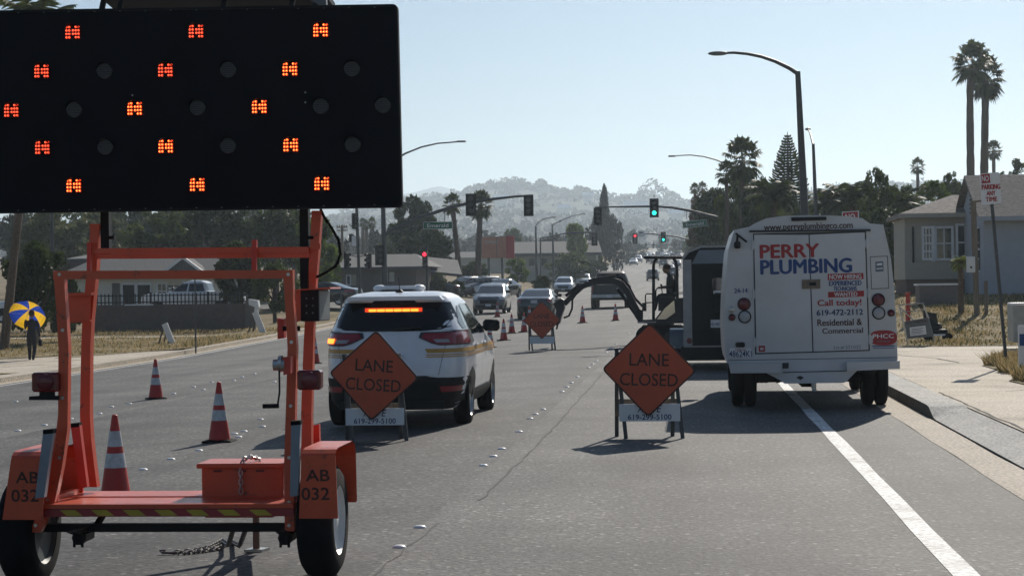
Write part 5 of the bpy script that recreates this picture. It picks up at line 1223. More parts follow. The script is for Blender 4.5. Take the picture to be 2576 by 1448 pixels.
m = MB().use(M['rubber']).box(bgp, (.10, .16, .22), bev=.03); m.tube([bgp+Vector((0, -.05, .1)), q(.275, .06, .80), bgp+Vector((0, .05, .1))], .008, 6); m.build('pouch', None, bag)

# ------------------------------------------------------------------ mini excavator and its operator
YE = 58.0
def e6(zx, zy, dy=0): return v6(zx, zy, YE+dy)
eg = e6(900, 1000); ez = G(eg.x, YE)
ex = thing('excavator', 'dark mini excavator with a roof canopy, its boom reaching left across the lane', 'excavator', (eg.x, YE, ez))
for dy in (-.75, .75):
    a, b = e6(672, 900, dy*0), e6(1150, 1000, 0); h_ = .26; m = MB().use(M['rubber']); zt = ez+.52
    loop = [(a.x+.24, ez+.02)]+[(a.x+.26-.26*math.sin(R(t)), ez+.27-.26*math.cos(R(t))) for t in range(15, 180, 15)]+[(b.x+.3-.26, ez+.53)]+[(b.x+.3-.26+.26*math.sin(R(t)), ez+.27+.26*math.cos(R(t))) for t in range(15, 180, 15)]+[(b.x+.04, ez+.01)]
    m.prism(loop, YE+dy-.17, YE+dy+.17)
    n = 20
    for k in range(n): m.box((a.x+.2+(b.x-a.x-.1)*k/n, YE+dy, ez+.54), (.04, .36, .03))
    m.use(M['excgrey'])
    for k in range(4): m.lathe([(.12, -.19), (.12, .19)], (a.x+.3+(b.x-a.x-.3)*k/3, YE+dy, ez+.24), 'Y', 12)
    m.build('track', None, ex)
m = MB().use(M['excgrey'])
m.prism([(lambda p: (p.x, p.z))(e6(*q_)) for q_ in ((690, 832), (900, 826), (1195, 818), (1195, 868), (900, 872), (690, 866))], YE-.75, YE+.75)
m.lathe([(.4, .0), (.4, .2)], (e6(940, 880).x, YE, ez+.5), 'Z', 16); m.use(M['trailertrim']).prism([(lambda p: (p.x, p.z))(e6(*q_)) for q_ in ((690, 846), (896, 846), (896, 862), (690, 862))], YE-.77, YE-.751)
m.build('turntable', None, ex)
m = MB().use(M['excgrey']); m.prism([(lambda p: (p.x, p.z))(e6(*q_)) for q_ in ((880, 826), (985, 690), (1060, 620), (1130, 592), (1215, 585), (1215, 826))], YE-.7, YE+.7)
m.use(M['chrome']).prism([(lambda p: (p.x, p.z))(e6(*q_)) for q_ in ((905, 824), (990, 705), (1095, 615), (1105, 750), (1050, 790), (1000, 826))], YE-.725, YE-.702); m.build('engine_cover', None, ex, 30)
m = MB().use(M['excgrey']); m.box(e6(1030, 560), (.55, .6, .12), bev=.04); m.box(e6(1115, 450), (.12, .55, .7), bev=.04); m.box(e6(1010, 640), (.5, .5, .5)); m.build('seat', None, ex)
m = MB().use(M['black']); a, b = e6(752, 146), e6(1195, 154); m.box(((a.x+b.x)/2, YE, (a.z+b.z)/2+.02), (b.x-a.x, 1.5, .07), (0, .01, 0), bev=.02)
for dy in (-.6, .6):
    m.tube([e6(862, 840, dy), e6(862, 230, dy), e6(872, 185, dy), e6(900, 150, dy)], .045, 8); m.tube([e6(1128, 600, dy), e6(1122, 250, dy), e6(1112, 190, dy), e6(1085, 150, dy)], .045, 8)
m.build('canopy', None, ex, 50)
m = MB().use(M['black']); m.tube([e6(772, 720), e6(772, 560), e6(785, 545), e6(845, 545), e6(850, 560), e6(850, 640), e6(780, 645)], .022, 6); m.tube([e6(885, 600), e6(890, 500), e6(905, 480), e6(1045, 478), e6(1060, 492), e6(1060, 580)], .022, 6)
for zx in (868, 948): m.tube([e6(zx+15, 560), e6(zx, 455)], .015, 6); m.ball(e6(zx, 448), .035, 8, 6)
m.box(e6(760, 690), (.12, .5, .25)); m.build('controls', None, ex)
# boom: base pivot -> elbow -> nose, hydraulic ram, dipper, bucket
m = MB().use(M['excgrey']); B = [(715, 800), (640, 660), (570, 520), (500, 430), (400, 395), (290, 395), (150, 415)]; Wd = [.26, .32, .38, .42, .42, .36, .24]
pts = [e6(*b, -.05) for b in B]
for i in range(len(B)-1): m.bar(pts[i], pts[i+1]+(pts[i+1]-pts[i])*.06, .18, (Wd[i]+Wd[i+1])/2, up=(0, 1, 0))
m.use(M['black']).tube([e6(680, 800, -.25), e6(460, 490, -.25)], .05, 8); m.use(M['steel']).tube([e6(560, 640, -.25), e6(455, 482, -.25)], .028, 8)
for dz in (0, 18): m.use(M['rubber']).tube([e6(735, 690-dz, .1), e6(660, 610-dz, .1), e6(585, 465-dz, .1), e6(500, 375-dz, .1), e6(400, 345-dz, .1), e6(280, 352-dz, .1)], .022, 6)
m.use(M['black']).tube([e6(440, 345, -.05), e6(190, 388, -.05)], .055, 8); m.prism([(lambda p: (p.x, p.z))(e6(*q_)) for q_ in ((690, 710), (745, 730), (745, 830), (690, 850), (650, 790))], YE-.25, YE+.15); m.build('boom', None, ex)
def e5(zx, zy, dy=0): return U((zx/4.525+1250)*.9058, (zy/4.525+680)*.9058, YE+dy)
m = MB().use(M['excgrey']); D = [(1795, 470), (1660, 520), (1560, 610), (1440, 735)]; pts = [e5(*d, -.05) for d in D]; Wd = [.34, .30, .22, .16]
for i in range(3): m.bar(pts[i], pts[i+1]+(pts[i+1]-pts[i])*.05, .15, (Wd[i]+Wd[i+1])/2, up=(0, 1, 0))
m.use(M['black']).tube([e5(1620, 500, -.05), e5(1450, 640, -.05)], .045, 8); m.tube([e5(1620, 560, -.2), e5(1535, 680, -.2), e5(1530, 800, -.2), e5(1490, 890, -.2), e5(1425, 915, -.2)], .03, 8); m.build('dipper', None, ex)
m = MB().use(M['excgrey']); q_ = [(1300, 740), (1390, 665), (1430, 690), (1440, 790), (1405, 880), (1380, 980), (1340, 1010), (1300, 930), (1340, 870), (1335, 800)]
m.prism([(lambda p: (p.x, p.z))(e5(*z_)) for z_ in q_], YE-.3, YE+.25)
for k in range(4): m.bar(e5(1350, 1000, -.25+.15*k), e5(1335, 1060, -.25+.15*k), .04, .05)
m.build('bucket', None, ex)
op = thing('person', 'operator in a cap and dark shirt seated on the excavator, facing left', 'person', tuple(e6(1030, 600)))
def w6(zx, zy, dy=0): return e6(zx, zy, dy)
J, E = skel([('pel', w6(1055, 560), (.15, .17)), ('wst', w6(1058, 490), (.14, .17)), ('chs', w6(1052, 400), (.15, .20)), ('n0', w6(1035, 330), .075), ('nk', w6(1018, 305), .055)],
            [('pel', 0, 0), ('hl', w6(1030, 570, -.12), .10), ('kl', w6(900, 585, -.16), .075), ('al', w6(880, 720, -.16), .05), ('tl', w6(845, 735, -.16), .04)],
            [('pel', 0, 0), ('hr', w6(1030, 570, .12), .10), ('kr', w6(900, 585, .16), .075), ('ar', w6(880, 720, .16), .05), ('tr', w6(845, 735, .16), .04)],
            [('chs', 0, 0), ('sl', w6(1052, 358, -.22), .075), ('el', w6(1045, 470, -.28), .058), ('wl', w6(950, 470, -.22), .04)],
            [('chs', 0, 0), ('sr', w6(1052, 358, .22), .075), ('er', w6(1045, 470, .28), .058), ('wr', w6(950, 470, .22), .04)])
bo = skin_body('body', J, E, M['tarp'], op)
hc = w6(1005, 268); h = head_parts(op, hc, .115, (-1, 0, 0), M['skin']); h.build('head', None, bo, 60)
m = MB().use(M['signblack']); m.ball(hc+Vector((.015, 0, .05)), (.125, .105, .105), 14, 8); m.prism([(hc.x-.22, hc.y-.075), (hc.x-.08, hc.y-.09), (hc.x-.08, hc.y+.09), (hc.x-.22, hc.y+.075)], hc.z+.035, hc.z+.05, 'Z'); m.build('cap', None, bo, 60)
for dy in (-.22, .22): hand(op, w6(950, 470, dy), (-1, 0, .1), (0, 0, 1), M['skin'], curl=1.2)
# ------------------------------------------------------------------ signals, lamps, poles
def signal_head(parent_or_none, c, lit=None, name='signal_head', sc=1.0, parent=None, yaw=0, plate=True):
    m = MB().use(M['black']); X = lambda x, y, z: Vector((c.x+(x*math.cos(yaw)-y*math.sin(yaw))*sc, c.y+(x*math.sin(yaw)+y*math.cos(yaw))*sc, c.z+z*sc))
    rot = Matrix.Rotation(yaw, 3, 'Z')
    if plate: m.box(X(0, .03, 0), (.62*sc, .02, 1.32*sc), rot, bev=.008)
    m.box(X(0, .1, 0), (.34*sc, .22*sc, 1.06*sc), rot, bev=.02)
    for k in (1, 0, -1):
        z = k*.345; V_ = []; n = 10
        for j in range(n+1):
            a = R(-10+200*j/n); V_ += [X(.155*math.cos(a), 0, z+.155*math.sin(a)), X(.155*math.cos(a), -.26+.1*(1-abs(math.sin(a))), z+.155*math.sin(a))]
        m.add(V_, [(2*j, 2*j+1, 2*j+3, 2*j+2) for j in range(n)])
        cm = {('red', 1): 'lit_red', ('green', -1): 'lit_green'}.get((lit, k), 'lens_off'); m.use(M[cm])
        p = X(0, -.012, z); m.lathe([(.145*sc, 0), (.12*sc, -.02), (.001, -.03)], p, 'Y', 16, False); m.use(M['black'])
    return m.build(name, None, parent)
def street_sign(c, wd, hg, txt, parent, tilt=0, col='greensign', tcol='white', hang=None):
    m = MB().use(M['white']).box(c, (wd, .02, hg), (0, -tilt, 0), bev=.005); m.use(M[col]).box(c-Vector((0, .008, 0)), (wd-.05, .02, hg-.05), (0, -tilt, 0))
    m.use(M[tcol]).text(txt, c-Vector((0, .022, 0)), hg*.50, wd*.72, .005, tilt)
    if hang is not None:
        m.use(M['darkpole'])
        for h in hang: m.bar(*h, .035, .035)
    return m.build('street_name_sign', None, parent)
# right mast arm, green light
Y = 140; px = U(1857, 570, Y); pg = G(px.x, Y)
t = thing('traffic_signal', 'right mast arm carrying the large green light over the road', 'traffic signal', (px.x, Y, pg))
m = MB().use(M['galv']); m.tube([(px.x, Y, pg-.1), U(1858, 600, Y), U(1857, 425, Y)], [.16, .14, .10], 12); m.build('pole', None, t, 60)
m = MB().use(M['galv']); m.tube([U(u, v, Y) for u, v in ((1857, 572), (1840, 561), (1800, 546), (1740, 531), (1690, 522), (1645, 519), (1580, 520), (1496, 521))], [.12, .115, .11, .10, .09, .08, .07, .05], 10); m.build('mast_arm', None, t, 60)
m = MB().use(M['galv']); m.tube([U(u, v, Y) for u, v in ((1857, 432), (1830, 414), (1800, 402), (1770, 394), (1735, 390), (1700, 392))], [.06, .055, .05, .045, .04, .035], 8); m.use(M['greycab']).box(U(1690, 393, Y), (.55, .3, .11), bev=.04); m.build('luminaire_arm', None, t, 60)
signal_head(None, U(1645, 523, Y-.3), 'green', parent=t, sc=1.03); m = MB().use(M['darkpole']).bar(U(1645, 497, Y-.2), U(1644, 490, Y-.2), .06, .06); m.build('bracket', None, t)
signal_head(None, U(1503, 544, Y-.3), None, parent=t, sc=.95)
street_sign(U(1747, 563, Y-.1), 1.75, .47, 'Emerald', t, .09, hang=[(U(1726, 528, Y-.1), U(1727, 552, Y-.1)), (U(1750, 535, Y-.1), U(1751, 550, Y-.1))])
# left mast arm
Y = 121; px = U(964, 620, Y); pg = G(px.x, Y)
t = thing('traffic_signal', 'left mast arm sweeping up from the corner beside the arrow board', 'traffic signal', (px.x, Y, pg))
m = MB().use(M['galv']); m.tube([(px.x+.05, Y, pg-.1), U(966, 640, Y), U(961, 400, Y)], [.19, .17, .12], 12); m.build('pole', None, t, 60)
m = MB().use(M['galv']); m.tube([U(u, v, Y) for u, v in ((966, 590), (1000, 572), (1050, 550), (1110, 529), (1170, 513), (1230, 502), (1290, 495), (1340, 491))], [.14, .13, .12, .11, .10, .09, .075, .06], 10); m.build('mast_arm', None, t, 60)
m = MB().use(M['galv']); m.tube([U(u, v, Y) for u, v in ((962, 425), (990, 403), (1020, 386), (1060, 370), (1100, 361), (1150, 357))], [.07, .065, .06, .05, .045, .04], 8); m.use(M['greycab']).box(U(1160, 356, Y), (.6, .3, .1), bev=.04); m.build('luminaire_arm', None, t, 60)
signal_head(None, U(1184, 515, Y-.3), None, parent=t, sc=1.05); signal_head(None, U(1329, 517, Y-.3), None, parent=t, sc=1.0, yaw=-.1)
signal_head(None, U(955, 642, Y-.3), None, parent=t, sc=.95, yaw=.3)
street_sign(U(1101, 567, Y-.1), 1.85, .47, 'Emerald', t, 0, hang=[(U(1083, 541, Y-.1), U(1083, 557, Y-.1)), (U(1118, 528, Y-.1), U(1118, 557, Y-.1))])
# other signals on poles
def pole_signal(u, v, Y, lab, lit=None, vb=None, sc=1, heads=None, yaw=.5, name='traffic_signal'):
    p = U(u, v, Y); g = G(p.x, Y); t = thing(name, lab, 'traffic signal', (p.x, Y, g)); m = MB().use(M['galv']); m.tube([(p.x+.1, Y+.3, g-.1), (p.x+.1, Y+.3, p.z+.9*sc)], .075, 8); m.build('pole', None, t, 60)
    for k, (du, dv, l) in enumerate(heads or [(0, 0, lit)]): signal_head(None, U(u+du, v+dv, Y), l, parent=t, sc=sc, yaw=yaw, plate=False)
    return t
p = U(898, 560, 112); g = G(p.x, 112); t = thing('traffic_signal', 'tall corner pole left of the mast arm with several dark signal heads', 'traffic signal', (p.x, 112, g))
m = MB().use(M['galv']); m.tube([(U(903, 560, 112).x, 112, g-.1), U(901, 640, 112), U(896, 500, 112)], .09, 8); m.tube([U(898, 580, 112), U(878, 564, 112)], .03, 6); m.build('pole', None, t, 60)
for (u, v, y_) in ((893, 556, .6), (874, 655, .9), (925, 656, -.6)): signal_head(None, U(u, v, 111.6), None, parent=t, sc=.86, yaw=y_, plate=False)
m = MB().use(M['darkpole']); m.bar(U(900, 646, 112), U(874, 640, 112), .05, .05); m.bar(U(902, 646, 112), U(925, 640, 112), .05, .05); m.box(U(884, 599, 112), (.3, .2, .5), bev=.05); m.use(M['white']).box(U(890, 606, 111.9), (.25, .03, .6)); m.build('bracket', None, t)
pole_signal(1068, 652, 128, 'signal head with a lit red light below the left Emerald sign', 'red', sc=.95, yaw=-.1)
# second intersection
Y = 235; px = U(1757, 612, Y); pg = G(px.x, Y); t = thing('traffic_signal', 'second mast arm farther up the road with one red and one green light', 'traffic signal', (px.x, Y, pg))
m = MB().use(M['galv']); m.tube([(px.x, Y, pg-.1), U(1758, 590, Y)], .15, 8); m.build('pole', None, t, 60)
m = MB().use(M['galv']); m.tube([U(u, v, Y) for u, v in ((1757, 608), (1730, 602), (1700, 595), (1668, 591), (1640, 588), (1605, 588))], [.12, .11, .10, .09, .08, .06], 8); m.build('mast_arm', None, t, 60)
m = MB().use(M['white']).box(U(1612, 588, Y-.1), (.75, .03, .75), bev=.01); m.use(M['letter']).box(U(1612, 585, Y-.12), (.4, .02, .12)); m.build('sign', None, t)
signal_head(None, U(1597, 600, Y-.3), 'red', parent=t, sc=.95); signal_head(None, U(1668, 596, Y-.3), 'green', parent=t, sc=.95)
Y = 215; p = U(1495, 602, Y); t = thing('traffic_signal', 'dark signal head hanging in front of the tall hazy conifer', 'traffic signal', (p.x-.3, Y, G(p.x, Y)))
m = MB().use(M['galv']); m.tube([(p.x-6, Y, G(p.x-6, Y)), (p.x-6, Y, p.z+.2), (p.x-3, Y, p.z+.75), (p.x, Y, p.z+.8)], .09, 8); m.build('pole', None, t, 60); signal_head(None, p, None, parent=t, sc=1.05)
Y = 430; p0 = U(1770, 640, Y); t = thing('traffic_signal', 'tiny third row of signals across the far road under the second mast arm', 'traffic signal', (p0.x, Y, G(p0.x, Y)))
m = MB().use(M['galv']); m.tube([(p0.x, Y, G(p0.x, Y)), U(1768, 622, Y), U(1700, 616, Y), U(1595, 616, Y)], .09, 6); m.build('mast_arm', None, t)
for u in (1608, 1624, 1643, 1695, 1718): signal_head(None, U(u, 618, Y-.4), None, parent=t, sc=1.1, plate=False)
street_sign(U(1742, 618, Y-.3), 4.0, .7, 'Ave', t)
def lamp(lab, base_u, top, Y, arm, r=.12, Yarm=None, vbase=None, grp='street lamps'):
    b = U(base_u, top[1], Y); g = G(b.x, Y); t = thing('street_lamp', lab, 'street lamp', (b.x, Y, g), grp); tp = U(*top, Y)
    m = MB().use(M['galv']); m.tube([(b.x, Y, g-.1), Vector((b.x, Y, g)).lerp(tp, .5), tp], [r*1.35, r, r*.65], 12); m.tube([(b.x, Y, g), (b.x, Y, g+.15)], r*2, 10); m.build('pole', None, t, 60)
    P = [U(u, v, Y+(dy)) for u, v, dy in arm]; m = MB().use(M['galv']); m.tube(P, [r*.55-(r*.25)*i/(len(P)-1) for i in range(len(P))], 8); m.build('arm', None, t, 60)
    d = (P[-1]-P[-2]).normalized(); c = P[-1]+d*.25; m = MB().use(M['greycab']); m.ball(c, (.34 if abs(d.x) > .5 else .16, .16 if abs(d.x) > .5 else .34, .075), 12, 6); m.build('lamp_head', None, t, 60); return t
lamp('tall street lamp right of the spiky pine, its long arm reaching left', 2030, (2006, 180), 64, [(2006, 186, 0), (1985, 172, 0), (1950, 155, 0), (1915, 143, 0), (1880, 136, 0), (1845, 133, 0), (1825, 134, 0)], .13)
lamp('street lamp with a short arm just right of the tallest lamp pole', 2055, (2045, 362), 98, [(2045, 366, 0), (2040, 345, 4), (2036, 333, 6), (2032, 326, 8)], .11)
lamp('street lamp far off on the left, first of two before the conifer', 1348, (1347, 568), 215, [(1348, 566, 0), (1358, 556, 0), (1372, 549, 0), (1388, 547, 0)], .13)
lamp('street lamp far off on the left, closest to the conifer', 1391, (1389, 565), 225, [(1390, 565, 0), (1410, 555, 0), (1440, 543, 0), (1462, 539, 0)], .13)
lamp('street lamp against the right trees with a pale curved arm above the Emerald sign', 1850, (1832, 520), 185, [(1832, 520, 0), (1825, 505, 0), (1812, 497, 0), (1795, 492, 0)], .10)
# utility pole, thin sign pole on the left verge, pole in front of the brown house
def simple_pole(name, lab, cat, u, vt, Y, r, mat='wood', extra=None, vb=None, ut=None):
    b = U(u, vt, Y); g = G(b.x, Y); t = thing(name, lab, cat, (b.x, Y, g)); m = MB().use(M[mat]); m.tube([(b.x, Y, g-.1), U(ut or u, vt, Y)], [r, r*.8], 8); m.build('pole', None, t, 60)
    if extra: extra(t, Y)
    return t
def xarms(t, Y):
    m = MB().use(M['wood'])
    for v in (572, 580): m.bar(U(846, v, Y), U(874, v-1, Y), .12, .12)
    for u in (848, 854, 866, 872): m.lathe([(.06, 0), (.06, .2)], U(u, 571, Y), 'Z', 6)
    m.build('crossarm', None, t)
simple_pole('utility_pole', 'hazy wooden utility pole with crossarms beyond the corner signals', 'utility pole', 860, 566, 190, .16, extra=xarms)
simple_pole('utility_pole', 'dark pole rising in front of the left trees above the umbrella', 'utility pole', 130, 500, 130, .13, 'darkpole')
simple_pole('sign_pole', 'thin bare pole standing in the dry grass between the A-frames', 'pole', 490, 700, 66, .030, 'galv')
simple_pole('sign_pole', 'thin grey pole in front of the brown house left of the SUV', 'pole', 858, 730, 100, .06, 'galv')
# no parking sign on its leaning post
Y = 37.7; b = U(2533, 915, Y); g = G(b.x, Y)+.15; t = thing('no_parking_sign', 'white NO PARKING ANY TIME sign with a red NO box on a leaning steel post', 'road sign', (b.x, Y, g))
tp = U(2488, 440, Y); m = MB().use(M['galv']); m.bar((b.x, Y+.03, g-.15), tp+Vector((0, .03, 0)), .06, .05); m.build('post', None, t)
cs = [U(*q_, Y) for q_ in ((2463, 437), (2513, 433), (2518, 511), (2468, 516))]; m = MB().use(M['white']).prism([(p.x, p.z) for p in rrect(cs, .035)], Y-.012, Y-.004)
m.use(M['red']).prism(P2(Y, [(2466, 439), (2488, 437), (2490, 460), (2468, 462)]), Y-.0145, Y-.0125); m.use(M['white']).text('NO', U(2477.5, 449, Y-.016)+Vector((0, 0, 0)), .105, .13, .02, .03); m.use(M['red']).text('PARKING', U(2492, 470, Y-.016), .095, .34, 0, .03, fat=.06); m.text('ANY', U(2492, 486, Y-.016), .085, .16, 0, .03, fat=.06); m.text('TIME', U(2493, 501, Y-.016), .085, .21, 0, .03, fat=.06); m.build('sign_panel', None, t)
Y = 72; b = U(2160, 560, Y); t = thing('no_parking_sign', 'second NO PARKING sign whose red top shows above the van roof', 'road sign', (b.x, Y, G(b.x, Y)))
m = MB().use(M['galv']); m.bar((b.x, Y+.03, G(b.x, Y)), U(2160, 530, Y)+Vector((0, .03, 0)), .06, .05); m.build('post', None, t)
m = MB().use(M['white']).prism(P2(Y, [(2117, 533), (2160, 530), (2160, 580), (2117, 582)]), Y-.01, Y); m.use(M['red']).prism(P2(Y, [(2119, 535), (2157, 532), (2157, 556), (2119, 558)]), Y-.013, Y-.011); m.use(M['white']).text('NO', U(2138, 545, Y-.016), .2, .35, .02, .04); m.build('sign_panel', None, t)

# ------------------------------------------------------------------ buildings
def wbox(m, u0, v0, u1, v1, Y, d=.08):   # panel between two picture points standing at Y
    a, b = U(u0, v0, Y), U(u1, v1, Y); return m.box(((a.x+b.x)/2, Y-d/2, (a.z+b.z)/2), (abs(b.x-a.x), d, abs(a.z-b.z)))
def window(parent, u0, v0, u1, v1, Y, bars=(1, 1), frame='white'):
    a, b = U(u0, v0, Y), U(u1, v1, Y); w_, h_ = b.x-a.x, a.z-b.z; m = MB().use(M['window']); m.box(((a.x+b.x)/2, Y-.03, (a.z+b.z)/2), (w_, .04, h_)); o = m.build('window', None, parent)
    m = MB().use(M[frame]); e = .09
    for z in (a.z, b.z): m.box(((a.x+b.x)/2, Y-.06, z), (w_+e, .08, e))
    for x in (a.x, b.x): m.box((x, Y-.058, (a.z+b.z)/2), (e, .08, h_-e))
    for i in range(1, bars[0]+1): m.box((a.x+w_*i/(bars[0]+1), Y-.056, (a.z+b.z)/2), (.045, .03, h_-e))
    for i in range(1, bars[1]+1): m.box(((a.x+b.x)/2, Y-.058, b.z+h_*i/(bars[1]+1)), (w_-e, .03, .05))
    m.build('frame', None, o); return o
# right house: hipped front room and gabled wing
Y = 76; g = G(U(2350, 700, Y).x, Y); hx0, hx1 = U(2275, 600, Y).x, U(2444, 600, Y).x; ze, zf = U(2350, 545, Y).z, U(2350, 702, Y).z
ho = thing('bungalow', 'grey stucco bungalow with a shingled hip roof and bay windows, right of the van', 'house', ((hx0+hx1)/2+3, Y+4, g))
m = MB().use(M['stucco']); m.box(((hx0+hx1)/2+.5, Y+2, (ze+zf)/2), (hx1-hx0+1, 4, ze-zf)); m.use(M['brick']).box(((hx0+hx1)/2+.5, Y+2, (zf+g)/2-.2), (hx1-hx0+.9, 3.9, zf-g+.4)); m.build('wall', None, ho)
rt = U(2430, 490, Y+2); m = MB().use(M['shinglelit']); e0, e1, y0, y1 = U(2262, 545, Y-.5).x, hx1+1.2, Y-.5, Y+4.5; zt_ = rt.z; ze0 = U(2300, 537, Y-.5).z
m.add([(e0, y0, ze0), (e1, y0, ze0), (e1, y1, ze0), (e0, y1, ze0), (e0+2.3, Y+2, zt_), (e1, Y+2, zt_), (e0, y0, ze0-.16), (e1, y0, ze0-.16), (e1, y1, ze0-.16), (e0, y1, ze0-.16)], [(0, 1, 5, 4), (0, 4, 3), (3, 4, 5, 2), (1, 2, 5), (0, 6, 7, 1), (0, 3, 9, 6), (6, 9, 8, 7)])
m.use(M['stucco']).box(((e0+e1)/2, y0-.02, ze0-.08), (e1-e0, .04, .17)); m.build('roof', None, ho)
window(ho, 2309, 632-.0, 2332, 720-4, Y+.0, (0, 0), 'stucco') if False else None
m = MB().use(M['plastic']); wbox(m, 2293, 570, 2299, 660, Y, .05); m.build('vent', None, ho)
window(ho, 2320, 572, 2345, 652, Y, (2, 3)); window(ho, 2352, 572, 2395, 652, Y, (1, 1)); window(ho, 2405, 565, 2440, 655, Y, (0, 1))
m = MB().use(M['white']); wbox(m, 2342, 568, 2352, 658, Y-.1, .06); m.build('open_shutter', None, ho)
Y2 = 71; wx0 = U(2474, 600, Y2).x; ze2, zr2 = U(2500, 536, Y2).z, U(2500, 440, Y2+3).z; g2 = G(wx0, Y2)
wg = thing('bungalow_wing', 'blue-grey gabled house at the right edge with a plain wall facing the road', 'house', (wx0+5, Y2+4, g2))
m = MB().use(M['stuccoblue']); zb2 = U(2500, 735, Y2).z-.3; m.box((wx0+7, Y2+3, (ze2+zb2)/2), (14, 6, ze2-zb2)); m.prism([(Y2, ze2), (Y2+6, ze2), (Y2+3, zr2-.1)], wx0+.01, wx0+.3, 'X'); m.build('wall', None, wg)
m = MB().use(M['shinglelit']); zo = ze2-.14; m.add([(wx0-.25, Y2-.5, zo), (wx0+15, Y2-.5, zo), (wx0+15, Y2+3, zr2), (wx0-.25, Y2+3, zr2), (wx0-.25, Y2+6.5, zo), (wx0+15, Y2+6.5, zo), (wx0-.25, Y2-.5, zo-.14), (wx0+15, Y2-.5, zo-.14), (wx0-.25, Y2+3, zr2-.16)], [(0, 1, 2, 3), (3, 2, 5, 4), (0, 6, 7, 1), (0, 3, 8, 6)])
m.use(M['stuccoblue']).box((wx0+7, Y2-.52, zo-.07), (15, .04, .16)); m.build('roof', None, wg)
m = MB().use(M['window']).box((wx0-.01, Y2+1.4, (ze2+zb2)/2+.3), (.04, .9, 1.5)); w_ = m.build('window', None, wg)
m = MB().use(M['white'])
for z in (-.8, 0, .8): m.box((wx0-.04, Y2+1.4, (ze2+zb2)/2+.3+z), (.06, 1.0, .07))
m.build('frame', None, w_)
m = MB().use(M['plastic'])
for k in range(6): m.box((wx0-.02, Y2+3, zr2-.6-.16*k), (.05, .3, .06))
m.build('vent', None, wg)
# post with meter box, cabinet, low wall things in the right yard
Y = 62; b = U(2457, 770, Y); t = thing('meter_post', 'weathered wooden post with a white meter box, left of the plain wall', 'post', (b.x, Y, G(b.x, Y)))
m = MB().use(M['wood']); m.bar((b.x, Y, G(b.x, Y)-.2), U(2447, 506, Y), .16, .14); m.bar((b.x+.28, Y, G(b.x, Y)-.2), (b.x+.28, Y, G(b.x, Y)+1.2), .1, .1); m.bar(U(2444, 508, Y-.1), U(2470, 505, Y-.1), .05, .06); m.build('post', None, t)
m = MB().use(M['white']).box(U(2441, 665, Y-.12), (.26, .16, .5), bev=.02); m.use(M['letter']).box(U(2442, 672, Y-.21), (.05, .02, .07)); m.build('meter_box', None, t)
Y = 47; c0, c1 = U(2548, 768, Y), U(2600, 860, Y); t = thing('utility_cabinet', 'pale green metal utility cabinet at the right edge of the lawn', 'cabinet', ((c0.x+c1.x)/2, Y+.4, G(c0.x, Y)))
m = MB().use(M['greenbox']).box(((c0.x+c1.x)/2, Y+.45, (c0.z+c1.z)/2), (c1.x-c0.x, .9, c0.z-c1.z), bev=.02); m.build('housing', None, t); m = MB().use(M['white']).box(((c0.x+c1.x)/2+.05, Y+.45, c0.z+.03), (c1.x-c0.x+.08, 1.0, .06), bev=.015); m.build('lid', None, t)
Y = 34; p = U(2573, 930, Y); t = thing('marker_post', 'short pale blue marker post at the very right edge beside the driveway', 'post', (p.x, Y, G(p.x, Y)))
m = MB().use(M['white']).box((p.x, Y, G(p.x, Y)+.55), (.16, .05, .9), bev=.01); m.use(M['blue']).box((p.x, Y-.028, G(p.x, Y)+.75), (.12, .01, .2)); m.build('post', None, t)
Y = 66; a, b = U(2312, 718, Y), U(2410, 780, Y); t = thing('low_enclosure', 'low dark enclosure with a pale top edge under the bay windows', 'enclosure', ((a.x+b.x)/2, Y, G(a.x, Y)))
m = MB().use(M['brownwall']).box(((a.x+b.x)/2, Y+.6, (a.z+G(a.x, Y))/2), (b.x-a.x, 1.2, a.z-G(a.x, Y))); m.build('wall', None, t); m = MB().use(M['white']).box(((a.x+b.x)/2, Y+.6, a.z+.03), (b.x-a.x+.1, 1.3, .06)); m.build('top_rail', None, t)
Y = 60; p = U(2283, 760, Y); t = thing('channel_marker', 'bright red tubular marker post standing behind the van', 'marker post', (p.x, Y, G(p.x, Y)))
m = MB().use(M['conered']).tube([(p.x, Y, G(p.x, Y)), U(2283, 742, Y), U(2283, 735, Y)], [.075, .07, .09], 12); m.build('tube', None, t, 50)
# no parking notice board on an A-frame, lawn mower
Y = 50; a = U(2265, 763, Y); g = G(a.x, Y)+.15; t = thing('notice_barricade', 'tilted metal A-frame with a grey NO PARKING board and a pale paper notice', 'barricade', (U(2300, 800, Y).x, Y, g))
m = MB().use(M['steel']); f0 = [(2261, 767), (2321, 762), (2336, 800), (2300, 808), (2262, 772)]; m.tube([U(u, v, Y) for u, v in f0], .018, 6); m.tube([U(2262, 770, Y), U(2286, 880, Y)], .022, 6); m.tube([U(2325, 770, Y+.3), U(2350, 858, Y+.3)], .022, 6); m.tube([U(2268, 785, Y), U(2328, 778, Y)], .012, 6); m.build('frame', None, t)
m = MB().use(M['greycab']).prism(P2(Y-.05, [(2274, 808), (2334, 798), (2348, 846), (2282, 852)]), Y-.06, Y-.04); m.use(M['letter']).text('NO PARKING', U(2306, 809, Y-.07), .075, .52, .01, .12); m.text('TOW AWAY', U(2307, 820, Y-.07), .06, .42, .008, .12); bo_ = m.build('board', None, t)
m = MB().use(M['white']).prism(P2(Y-.07, [(2287, 823), (2327, 818), (2330, 840), (2289, 845)]), Y-.075, Y-.066); m.use(M['letter'])
for k in range(4): m.prism(P2(Y-.08, [(2292, 827+4*k), (2322-4*(k % 2), 824+4*k), (2322-4*(k % 2), 825+4*k), (2292, 828+4*k)]), Y-.078, Y-.0755)
